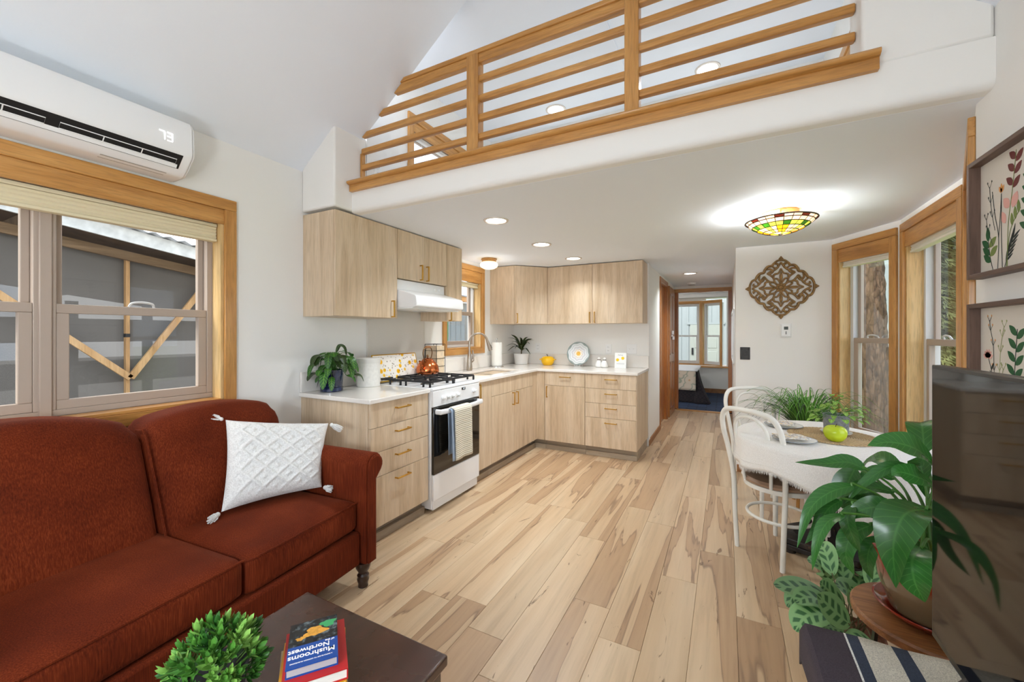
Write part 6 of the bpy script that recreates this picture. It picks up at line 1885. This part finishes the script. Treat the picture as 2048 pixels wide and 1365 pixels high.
for i, (a, rr, hgt, Ls) in enumerate(spec):
    d = Vector((math.cos(a), math.sin(a), 0))
    b0 = top + d*rr*.55 + Vector((0, 0, hgt))
    dn = rg.uniform(.4, 1.5)
    mid = b0 + d*Ls*.55 + Vector((0, 0, -.25*Ls*dn)); tip = b0 + d*Ls*.85 + Vector((0, 0, -Ls*dn))
    for q in (b0, mid, tip): q.x = max(q.x, XL+.035); q.z = max(q.z, WT+.02)
    MB().tube(bez([top+d*.02, top.lerp(b0, .55)+Vector((0,0,.05)), b0], 5), .0022, 5).build('leaf_stalk', M_stem, t)
    leaf(t, [b0, mid, tip], rg.uniform(.042, .058), M_hb if i % 3 else M_hb2, (d.x*.9+.2, d.y*.9-.25, .75), .15, 12, 'oval')
for dx, dy in ((.01, .06), (.0, .10)):
    b0 = top+Vector((dx, dy*.4, .13)); leaf(t, [b0, b0+Vector((.01, .02, .05)), b0+Vector((.02, .055, .035)), b0+Vector((.02, .075, -.03))], .022, M_hb2, (.6, -.4, .5), .5, 12)
    MB().tube([top, b0], .002, 5).build('leaf_stalk', M_stem, t)

# --- palm-like plant in the white pot
px, py = -2.385, 4.80
t = empty('palm_plant', (px, py, WT), 0, 'dark strap-leaved palm in a white pot in the counter corner', 'potted plant')
MB().lathe([(.078, WT), (.084, WT+.004), (.10, WT+.13), (.101, WT+.138), (.093, WT+.138), (.088, WT+.12), (.0, WT+.118)], px, py, 36).build('pot', pmat('white_matte', lin(240,236,230), .5), t)
M_palm = leafmat('palm_leaf', lin(46,62,24), lin(96,104,44), None, 4, .2, .06, .35)
top = Vector((px, py, WT+.12)); rg = random.Random(6)
MB().tube([(px, py, WT+.118), (px+.005, py-.005, WT+.20)], .008, 8).build('trunk', pmat('palm_trunk', lin(90,78,48), .7), t)
for k in range(17):
    a = 2*pi*k/17+rg.uniform(-.2, .2); el = rg.uniform(.05, 1.1); L = rg.uniform(.21, .29)
    d = Vector((math.cos(a), math.sin(a), 0)); b0 = top+Vector((0, 0, .05+.03*rg.random()))
    h = d*math.cos(el); v_ = math.sin(el)
    m1 = b0+h*L*.45+Vector((0,0,v_*L*.5+.03)); e = b0+h*L*1.0+Vector((0,0,v_*L*.95-.05*math.cos(el)))
    for q in (m1, e): q.x = max(q.x, XL+.03); q.y = min(q.y, YK-.03)
    leaf(t, [b0, m1, e], .032, M_palm, (0,0,1) if el < .9 else (.3,-.9,.2), .4, 10)

# --- ferny plant in the grey pot on the table
gx, gy = .572, 2.985
t = empty('fern_plant', (gx, gy, TZ+.009), 0, 'light green fern in a grey stone pot on the placemat', 'potted plant')
z = TZ+.013
MB().lathe([(.052, z+.006), (.058, z+.008), (.063, z+.105), (.065, z+.11), (.059, z+.112), (.056, z+.095), (.0, z+.092)], gx, gy, 32).build('pot', pmat('grey_stone', lin(134,136,140), .7, var=.25, vscale=70), t)
MB().lathe([(.05, z), (.072, z+.006), (.076, z+.012), (.07, z+.011), (.0, z+.006)], gx, gy, 32).build('saucer', M_cer, t)
M_fern = leafmat('fern_leaf', lin(126,168,66), lin(176,204,112), None, 3, 1.5, .1, .5)
rg = random.Random(9); top = Vector((gx, gy, z+.10))
for k in range(44):
    a = rg.uniform(0, 2*pi); el = rg.uniform(-.2, 1.3); L = rg.uniform(.05, .12)
    d = Vector((math.cos(a)*math.cos(el), math.sin(a)*math.cos(el), math.sin(el)))
    b0 = top+Vector((d.x*.02, d.y*.02, 0)); e = b0+d*L
    s_ = Vector((math.cos(a), math.sin(a), 0))
    MB().tube([b0, b0+d*L*.6+Vector((0,0,.01)), e], .0012, 4).build('leaf_stalk', M_stem, t)
    leaf(t, [e, e+s_*.022+Vector((0,0,.004)), e+s_*.045+Vector((0,0,-.012))], rg.uniform(.022, .034), M_fern, (0,0,1), .2, 6, 'oval')

# --- arching grass plant on a stand by the bay
ox, oy = .54, 3.80
t = empty('plant_stand', (ox, oy, 0), 0, 'low round wooden plant stand in the bay corner behind the table', 'plant stand')
MB().lathe([(.13, .40), (.14, .405), (.14, .42), (.13, .425), (.0, .425)], ox, oy, 30).build('top', M_oakx, t)
for k in range(3):
    a = 2*pi*k/3; MB().tube([(ox+.09*math.cos(a), oy+.09*math.sin(a), .40), (ox+.12*math.cos(a), oy+.12*math.sin(a), 0)], .012, 8).build('leg', M_oak, t)
t = empty('grass_plant', (ox, oy, .425), 0, 'arching grass-like plant in a grey pot behind the dining table', 'potted plant')
MB().lathe([(.075, .425), (.08, .43), (.10, .59), (.104, .60), (.096, .602), (.09, .58), (.0, .575)], ox, oy, 30).build('pot', pmat('grey_pot', lin(120,122,126), .6), t)
rg = random.Random(14)
M_gr = [leafmat('grass_green', lin(92,148,52), lin(150,190,96), None, 1, 0, .05, .45), leafmat('grass_dark', lin(62,80,54), lin(96,110,80), None, 1, 0, .05, .45)]
meshes = []
for k in range(14):
    L = rg.uniform(.36, .56); el = rg.uniform(.45, 1.4)
    p1 = Vector((0, L*.4*math.cos(el), L*.45*math.sin(el)+.03)); p2 = Vector((rg.uniform(-.03, .03), L*.8*math.cos(el), L*.62*math.sin(el)+.03)); p3 = Vector((rg.uniform(-.06, .06), L*1.05*math.cos(el)+.05, L*.5*math.sin(el)-.02))
    o = leaf(None, [(0,0,0), p1, p2, p3], .011, M_gr[0 if k % 3 else 1], (0,0,1), .5, 12, 'taper', 'grass_blade')
    meshes.append(o.data); COL.objects.unlink(o); bpy.data.objects.remove(o)
for k in range(230):
    o = bpy.data.objects.new('grass_blade', meshes[k % 14]); COL.objects.link(o); o.parent = t
    a = rg.uniform(0, 2*pi)
    o.location = (.035*math.cos(a), .035*math.sin(a), .15); o.rotation_euler = (rg.uniform(-.1, .1), 0, a-pi/2)
    s_ = rg.uniform(.75, 1.05); o.scale = (s_, s_, s_)
# ------------------------------------------------------------------ hallway doors
M_dro = wood('amber_oak', lin(140,80,32), lin(168,102,44), lin(186,122,60), 'z', .7, .3, coat=.4)
d1 = empty('door_1', (-.80, 6.27, 0), 0, 'oak doorway casing with a pocket door on the left of the hallway', 'doorway', kind='structure')
B(-.80, 5.86, 0, -.786, 5.93, 2.04).build('casing', M_dro, d1, bevel=.003); B(-.80, 6.62, 0, -.786, 6.69, 2.04).build('casing', M_dro, d1, bevel=.003)
B(-.80, 5.86, 2.04, -.786, 6.69, 2.10).build('casing', M_dro, d1, bevel=.003)
B(-.90, 5.93, 0, -.80, 5.945, 2.04).build('jamb', M_dro, d1); B(-.90, 6.605, 0, -.80, 6.62, 2.04).build('jamb', M_dro, d1); B(-.90, 5.945, 2.025, -.80, 6.605, 2.04).build('jamb', M_dro, d1)
lf = B(-.875, 5.946, .012, -.84, 6.604, 2.02).build('door_leaf', M_dro, d1)
B(-.8405, 5.99, .92, -.838, 6.01, 1.02).build('pull_plate', M_dark, lf)
d2 = empty('door_2', (-.80, 7.13, 0), 0, 'panelled oak closet door closed on the left hallway wall', 'door', kind='structure')
for y0_, y1_ in ((6.74, 7.12), (7.125, 7.50)):
    lf = B(-.80, y0_, .01, -.772, y1_, 2.06).build('door_leaf', M_dro, d2, bevel=.003)
    for z0_, z1_ in ((.12, .86), (.98, 1.94)):
        ring(MB(), y0_+.05, z0_, y1_-.05, z1_, .03, 0, 1)
        m = MB()
        for a in ((y0_+.06, z0_, y1_-.06, z0_+.02), (y0_+.06, z1_-.02, y1_-.06, z1_), (y0_+.06, z0_, y0_+.08, z1_), (y1_-.08, z0_, y1_-.06, z1_)): m.box(-.772, a[0], a[1], -.766, a[2], a[3])
        m.build('panel_moulding', M_dro, lf)
M_lat = pmat('latch_white', lin(236,230,228), .35)
t = empty('child_latch', (-.77, 7.05, 1.3), 0, 'white plastic child-safety latch on the closet door', 'latch')
B(-.765, 6.96, 1.30, -.735, 7.02, 1.36).build('upper_pad', M_lat, t, bevel=.006); B(-.765, 7.02, 1.215, -.735, 7.09, 1.27).build('lower_pad', M_lat, t, bevel=.006)
B(-.764, 6.90, 1.265, -.748, 7.00, 1.295).build('strap', M_lat, t, bevel=.004)
d3 = empty('door_3', (-.35, 7.62, 0), 0, 'oak casing around the bedroom doorway at the hallway end', 'doorway', kind='structure')
B(-.80, 7.606, 0, -.735, 7.62, 2.03).build('casing', M_dro, d3, bevel=.003); B(.04, 7.606, 0, .094, 7.62, 2.03).build('casing', M_dro, d3, bevel=.003)
B(-.80, 7.606, 2.03, .094, 7.62, 2.088).build('casing', M_oakx, d3, bevel=.003)
B(-.742, 7.62, 0, -.732, 7.72, 2.03).build('jamb', M_dro, d3); B(.038, 7.62, 0, .046, 7.72, 2.03).build('jamb', M_dro, d3); B(-.74, 7.62, 2.022, .045, 7.72, 2.03).build('jamb', M_dro, d3)

# ------------------------------------------------------------------ bed
bd = empty('bed', (-1.4, 9.1, 0), 0, 'bed with white top seen through the bedroom doorway', 'bed')
B(-2.3, 8.42, .30, -.50, 9.85, .60).build('mattress', pmat('sheet_white', lin(236,234,232), .9), bd, bevel=.04, seg=3)
B(-2.28, 8.46, .08, -.54, 9.82, .30).build('box_base', pmat('bed_dark', lin(44,38,40), .9), bd)
for x_, y_ in ((-2.2, 8.5), (-.6, 8.5), (-2.2, 9.7), (-.6, 9.7)): B(x_-.03, y_-.03, 0, x_+.03, y_+.03, .08).build('leg', M_dark, bd)
QL = NT('embroidered_quilt')
co = QL.coords((1,1,1)); vo = QL.n('TexVoronoi', Scale=7); QL.l(co, vo.inputs['Vector'])
r1 = QL.ramp([(0, lin(196,140,110)), (.12, lin(206,176,140)), (.2, lin(216,202,182)), (.5, lin(214,198,178)), (.62, lin(150,160,140)), (.68, lin(220,206,188))]); QL.l(vo.outputs['Distance'], r1.inputs[0])
QL.bsdf(r1.outputs[0], .9)
qt = empty('bed_quilt', (-1.4, 9.1, .60), 0, 'cream embroidered quilt hanging over the bed end', 'quilt')
m = MB().grid(lambda u, v: Vector((lerp(-2.28, -.50, u), 8.40-.012*math.sin(u*20)*v, lerp(.612, .235, v))), 40, 8)
o = m.build('hanging_panel', QL.m, qt); md = o.modifiers.new('th', 'SOLIDIFY'); md.thickness = .01
m = MB().grid(lambda u, v: Vector((lerp(-2.30, -.47, u), lerp(8.392, 9.7, v), .615+.012*math.sin(u*9)*math.sin(v*7))), 24, 20)
o = m.build('top_panel', pmat('quilt_white', lin(240,240,242), .9), qt, angle=60); md = o.modifiers.new('th', 'SOLIDIFY'); md.thickness = .012
SK = NT('dark_plaid')
co = SK.coords((30,30,30)); ck = SK.n('TexChecker', Scale=1.0); SK.l(co, ck.inputs['Vector']); ck.inputs['Color1'].default_value = lin(26,22,26); ck.inputs['Color2'].default_value = lin(40,32,34); SK.bsdf(ck.outputs[0], .95)
def sk(u, v):
    # wraps the near corner of the bed and flares at the floor
    fl = v**1.4
    if u < .45: x_ = lerp(-.85, -.49, u/.45)+.05*fl*(u/.45); y_ = 8.435-.13*max(0, (v-.62)/.38)**1.2*(u/.45)
    else:
        w = (u-.45)/.55; x_ = -.49+.22*fl*(1-.3*w)+.02; y_ = lerp(8.415-.10*fl*(1-w), 9.0, w)
    return Vector((x_+.02*fl*math.sin(u*26), y_+.02*fl*math.cos(u*22), lerp(.59, .012, v)))
m = MB().grid(sk, 60, 14)
o = m.build('bed_skirt', SK.m, loc=(-.5, 8.5, 0), angle=70); md = o.modifiers.new('th', 'SOLIDIFY'); md.thickness = .006
tag(o, 'dark plaid blanket draping from the bed corner to the carpet', 'blanket')

t = empty('bedroom_fill', (-1.5, 8.7, 2.28), 0, 'added fill light dome on the bedroom ceiling, unseen left of the doorway', 'ceiling light')  # unseen lamp added to brighten the bedroom
MB().lathe([(.15, 2.28), (.16, 2.265), (.155, 2.25)], -1.5, 8.7, 28).build('base_ring', M_trimring, t)
MB().lathe([(.15, 2.252), (.14, 2.22), (.09, 2.195), (.0, 2.188)], -1.5, 8.7, 28).build('glass_dome', emis('bedroom_fill_glow', (1, .985, .96, 1), 22), t)
# ------------------------------------------------------------------ outside
GZ = -.35
LAW = NT('lawn_grass')
co = LAW.coords((1,1,1)); nz = LAW.n('TexNoise', Scale=3.5, Detail=8); LAW.l(co, nz.inputs['Vector'])
n2 = LAW.n('TexNoise', Scale=90, Detail=4); LAW.l(co, n2.inputs['Vector'])
rp = LAW.ramp([(.3, lin(88,116,34)), (.5, lin(120,156,44)), (.7, lin(156,186,66))]); LAW.l(nz.outputs['Fac'], rp.inputs[0])
b = LAW.bsdf(rp.outputs[0], .9); LAW.bump(b, n2.outputs['Fac'], .8, .03)
m = MB().grid(lambda u, v: Vector((lerp(1.3, 60, u), lerp(3, 60, v), GZ+.03*math.sin(u*60)*math.sin(v*47))), 60, 60)
tag(m.build('lawn', LAW.m, loc=(10, 10, GZ)), 'bright green lawn outside the bay windows', 'lawn', kind='stuff')
m = B(-40, -40, GZ-.2, 60, 60, GZ-.045)
struct(m.build('ground', pmat('gravel_yard', lin(132,126,118), .95, var=.2, vscale=30), loc=(0, 0, GZ-.2)), 'grey gravel yard around the house', 'ground')
# big trunk
BK = NT('fir_bark')
co = BK.coords((1, 1, .35)); vo = BK.n('TexVoronoi', Scale=16, _feature='DISTANCE_TO_EDGE'); BK.l(co, vo.inputs['Vector'])
nz = BK.n('TexNoise', Scale=14, Detail=8, Roughness=.7); BK.l(co, nz.inputs['Vector'])
rp = BK.ramp([(.3, lin(42,30,22)), (.5, lin(86,66,50)), (.7, lin(124,100,80))]); BK.l(nz.outputs['Fac'], rp.inputs[0])
r2 = BK.ramp([(0, (.3,.27,.25)), (.12, (1,1,1))]); BK.l(vo.outputs['Distance'], r2.inputs[0])
mx = BK.n('MixRGB', _blend_type='MULTIPLY'); mx.inputs[0].default_value = .8; BK.l(rp.outputs[0], mx.inputs[1]); BK.l(r2.outputs[0], mx.inputs[2])
b = BK.bsdf(mx.outputs[0], .95); BK.bump(b, vo.outputs['Distance'], .8, .03)
def trunk_mesh(cx, cy, r0, H, lean=(0, 0), seed=1, nu=72, nv=90, z0=GZ-.05, flare=.6):
    rg = random.Random(seed); ph = [rg.uniform(0, 6) for _ in range(8)]
    def fn(u, v):
        a = 2*pi*u; z = z0+H*v
        r_ = r0*(1-.35*v) + r0*flare*math.exp(-(z-z0)/.35)*(1+.45*math.sin(3*a+ph[0])+.3*math.sin(5*a+ph[1]))
        ridg = .016*r0*4*(abs(math.sin(a*11+ph[2]+math.sin(z*3+ph[3])*1.3))-.5) + .008*math.sin(a*23+z*9+ph[4]) + .006*math.sin(z*26+a*5+ph[5])
        r_ += ridg
        return Vector((cx+lean[0]*v*H+r_*math.cos(a), cy+lean[1]*v*H+r_*math.sin(a), z))
    return MB().grid(fn, nu, nv, closeu=True)
t = empty('big_fir_trunk', (1.915, 7.85, GZ), 0, 'thick rough-barked fir trunk right outside the bay window', 'tree')
trunk_mesh(1.96, 7.85, .20, 7, (-.03, -.01), 3).build('trunk', BK.m, t, angle=180)
# conifers
NEE = NT('needle_green')
oi = NEE.n('ObjectInfo'); geo = NEE.n('TexCoord'); nz = NEE.n('TexNoise', Scale=1.6, Detail=4); NEE.l(geo.outputs['Object'], nz.inputs['Vector'])
rp = NEE.ramp([(.3, lin(54,66,34)), (.55, lin(92,100,52)), (.75, lin(130,134,80))]); NEE.l(nz.outputs['Fac'], rp.inputs[0])
nb = NEE.bsdf(rp.outputs[0], .8); tr = NEE.n('BsdfTranslucent'); NEE.l(rp.outputs[0], tr.inputs[0])
ms = NEE.n('MixShader'); ms.inputs[0].default_value = .3; NEE.l(nb.outputs[0], ms.inputs[1]); NEE.l(tr.outputs[0], ms.inputs[2]); NEE.l(ms.outputs[0], NEE.out.inputs[0])
def foliage(seed, H, R0, n, zb):
    rg = random.Random(seed); m = MB()
    for i in range(n):
        z = zb+(H-zb)*rg.random()**1.15; rr = R0*(1-(z-zb)/(H-zb))**.8*rg.uniform(.25, 1)+.12; a = rg.uniform(0, 2*pi)
        c = Vector((rr*math.cos(a), rr*math.sin(a), z-.25*rr))
        d = Vector((math.cos(a), math.sin(a), -.55)).normalized(); s_ = Vector((-math.sin(a), math.cos(a), rg.uniform(-.3, .3))).normalized()
        L = rg.uniform(.08, .2); w = L*rg.uniform(.12, .24)
        for k in (-1, 0, 1):
            dd = (d+s_*k*.55+Vector((0,0,-.15*abs(k)))).normalized()
            p = c; q = c+dd*L
            m.add([p, p+dd*L*.5+s_*w*.5, q, p+dd*L*.5-s_*w*.5], [(0,1,2,3)])
    return m
def conifer(x, y, H, R0, label, seed, n, proto=None, zb=.8):
    t = empty('conifer_tree', (x, y, GZ), 0, label, 'tree', 'conifers beyond the lawn')
    if proto:
        for ch in proto.children:
            c = ch.copy(); COL.objects.link(c); c.parent = t
        t.rotation_euler = (0, 0, seed); t.scale = (H/7.5,)*3
        return t
    t.scale = (H/7.5,)*3; H = 7.5
    f = foliage(seed, H, R0, n, zb); o = f.build('boughs', NEE.m, loc=(0,0,0), smooth=False); o.parent = t; o['kind'] = 'stuff'
    m = MB().tube([(0,0,-.1), (0,0,H*.6), (0,0,H)], [.16, .09, .01], 8); o2 = m.build('trunk', BK.m, loc=(0,0,0)); o2.parent = t
    return t
p1 = conifer(5.4, 21.5, 13, 1.9, 'drooping conifer right beyond the big trunk', 5, 20000)
p2 = conifer(8.3, 23.5, 13, 2.2, 'broad conifer in the middle of the tree line', 12, 20000, zb=.6)
conifer(10.6, 26.5, 15, 1.9, 'tall conifer seen through the bay window by the television', 2.1, 0, p1)
conifer(7.0, 29.5, 17, 2.2, 'tallest conifer at the back of the lawn', .7, 0, p2)
conifer(13.5, 24.0, 14, 2.0, 'conifer at the right end of the lawn tree line', 4.0, 0, p1)
conifer(12.2, 33.0, 16, 2.0, 'far conifer behind the tree line', 1.2, 0, p2)
conifer(2.6, 27.5, 15, 2.0, 'far conifer left of the tree line', 5.1, 0, p1)
conifer(18.5, 28.5, 16, 2.0, 'far conifer at the right of the tree line', 3.3, 0, p2)
conifer(16.5, 38.0, 18, 2.0, 'most distant conifer past the lawn', 2.6, 0, p1)

# carport with shade cloth outside the sofa window
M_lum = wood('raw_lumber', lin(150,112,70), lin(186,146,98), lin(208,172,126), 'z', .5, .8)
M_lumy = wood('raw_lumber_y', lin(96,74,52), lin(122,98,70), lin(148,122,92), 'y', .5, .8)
CX_ = -5.2
cpo = empty('carport', (CX_, 2.0, GZ), 0, 'open lumber carport with shade cloth and metal roof outside the sofa window', 'carport')
def bz(y): return 2.30-.127*y      # sloping beam
for yy in (-.9, .45, 1.777, 2.44, 3.6): B(CX_-.05, yy-.016, GZ, CX_, yy+.016, bz(yy)).build('post', M_lum, cpo, bevel=.003)
for yy in (1.777, 2.44):
    for zz in (.62, 1.28): B(CX_-.052, yy-.018, zz, CX_+.002, yy+.018, zz+.035).build('metal_strap', M_dark, cpo)
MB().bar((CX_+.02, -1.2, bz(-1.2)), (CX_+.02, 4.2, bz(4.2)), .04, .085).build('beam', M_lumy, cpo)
for p, q in (((.30, 2.25), (1.785, .88)), ((1.785, .88), (2.50, 1.96)), ((-.9, 1.0), (.30, 2.25)), ((2.44, 1.9), (3.3, 1.2))):
    MB().bar((CX_+.03, p[0], p[1]), (CX_+.03, q[0], q[1]), .03, .055).build('brace', M_lum, cpo)
def fz(y): return 2.50-.138*y
M_gry = pmat('weathered_fascia', lin(196,196,190), .8, var=.2, vscale=12)
MB().bar((CX_+.35, -2, fz(-2)-.055), (CX_+.35, 5, fz(5)-.055), .025, .12).build('fascia_board', M_gry, cpo)
m = MB()
def rf(u, v):
    y_ = lerp(-2, 5, u); x_ = lerp(CX_+.42, CX_-6, v)
    return Vector((x_, y_, fz(y_)+.02+.25*0+.012*math.sin(y_*2*pi/.12)))
m.grid(rf, 240, 3); o = m.build('metal_roof', pmat('roof_metal', lin(206,210,214), .4, .4), cpo, angle=180); md = o.modifiers.new('th', 'SOLIDIFY'); md.thickness = .006
MB().prism([(-2, fz(-2)-.02), (5, fz(5)-.02), (5, fz(5)-.035), (-2, fz(-2)-.035)], CX_-6, CX_+.33, 'x').build('roof_deck', pmat('deck_brown', lin(92,70,50), .9, var=.3, vscale=8), cpo)
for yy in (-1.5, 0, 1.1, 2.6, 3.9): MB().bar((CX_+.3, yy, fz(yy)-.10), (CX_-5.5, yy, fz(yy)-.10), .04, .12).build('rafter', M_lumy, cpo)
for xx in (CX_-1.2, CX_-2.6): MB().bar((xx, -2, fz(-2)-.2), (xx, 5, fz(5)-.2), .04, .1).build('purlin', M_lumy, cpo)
SHD = NT('shade_cloth')
co = SHD.coords((1,1,1)); wv = SHD.n('TexNoise', Scale=60, Detail=3); SHD.l(SHD.coords((1, 3, 40)), wv.inputs['Vector'])
df = SHD.n('BsdfDiffuse'); rp = SHD.ramp([(.3, lin(88,84,80)), (.7, lin(124,120,114))]); SHD.l(wv.outputs['Fac'], rp.inputs[0]); SHD.l(rp.outputs[0], df.inputs[0])
tp = SHD.n('BsdfTransparent'); ms = SHD.n('MixShader'); ms.inputs[0].default_value = .07; SHD.l(df.outputs[0], ms.inputs[1]); SHD.l(tp.outputs[0], ms.inputs[2]); SHD.l(ms.outputs[0], SHD.out.inputs[0])
m = MB().grid(lambda u, v: Vector((CX_-.06+.02*math.sin(u*17)*math.sin(v*9), lerp(-2.2, 4.6, u), lerp(GZ, bz(lerp(-2.2, 4.6, u))-.02, v))), 50, 16)
m.build('shade_cloth', SHD.m, cpo, angle=180)
# fence and clutter faintly seen through the cloth
fe = empty('board_fence', (CX_-2.5, 1.5, GZ), 0, 'grey board fence dimly visible through the carport shade cloth', 'fence')
M_fb = pmat('fence_grey', lin(150,146,140), .9, var=.15, vscale=9)
for k in range(10): B(CX_-2.53, -2+.8*k, GZ, CX_-2.5, -1.88+.8*k, 1.75).build('post', pmat('fence_dark', lin(70,66,62), .9), fe)
for zz in (.05, .62, 1.2): B(CX_-2.56, -2.2, zz, CX_-2.53, 6, zz+.32).build('board', M_fb, fe)
# white metal shed seen through the kitchen window
M_rib = pmat('white_ribbed_metal', lin(140,147,147), .45)
sh = empty('metal_shed', (-7.6, 11, GZ), 0, 'white ribbed metal shed with green corner trim outside the kitchen window', 'shed')
B(-7.75, 10.2, GZ, -7.62, 16, 2.32).build('wall', M_rib, sh)
for k in range(20): B(-7.62, 10.35+.28*k, GZ, -7.60, 10.39+.28*k, 2.32).build('wall_rib', M_rib, sh)
B(-7.64, 10.05, GZ, -7.59, 10.20, 2.34).build('corner_trim', pmat('trim_green', lin(46,128,70), .4), sh)
B(-12, 10.1, GZ, -7.75, 10.19, 2.32).build('end_wall', M_rib, sh)
B(-7.5, 9.5, 2.34, -7.44, 16, 2.52).build('fascia_board', pmat('fascia_orange', lin(214,150,84), .6), sh)
MB().prism([(-7.4, 2.50), (-7.4, 2.54), (-12, 2.9), (-12, 2.86)], 9.4, 16, 'y').build('roof', pmat('roof_grey', lin(150,152,154), .5), sh)
# shed outside the bedroom
sh = empty('garden_shed', (-1, 13, GZ), 0, 'white metal outbuilding with a door outside the bedroom window', 'shed')
B(-6, 13, GZ, 4, 13.1, 3.4).build('wall', M_rib, sh)
for k in range(34): B(-3.6+.2*k, 12.982, GZ, -3.56+.2*k, 13, 3.4).build('wall_rib', M_rib, sh)
dd_ = B(-.92, 12.96, GZ, -.10, 12.995, 1.58).build('door', pmat('shed_door', lin(146,150,142), .5), sh, bevel=.01)
for zz in (.1, .5, .9): B(-.80, 12.95, zz, -.22, 12.962, zz+.3).build('door_panel', pmat('shed_door', lin(146,150,142), .5), dd_, bevel=.006)
B(-.88, 12.93, .70, -.83, 12.96, .90).build('handle', M_dark, dd_, bevel=.006)
B(-1.0, 12.955, 1.58, -.02, 12.99, 1.64).build('door_trim', M_rib, sh)
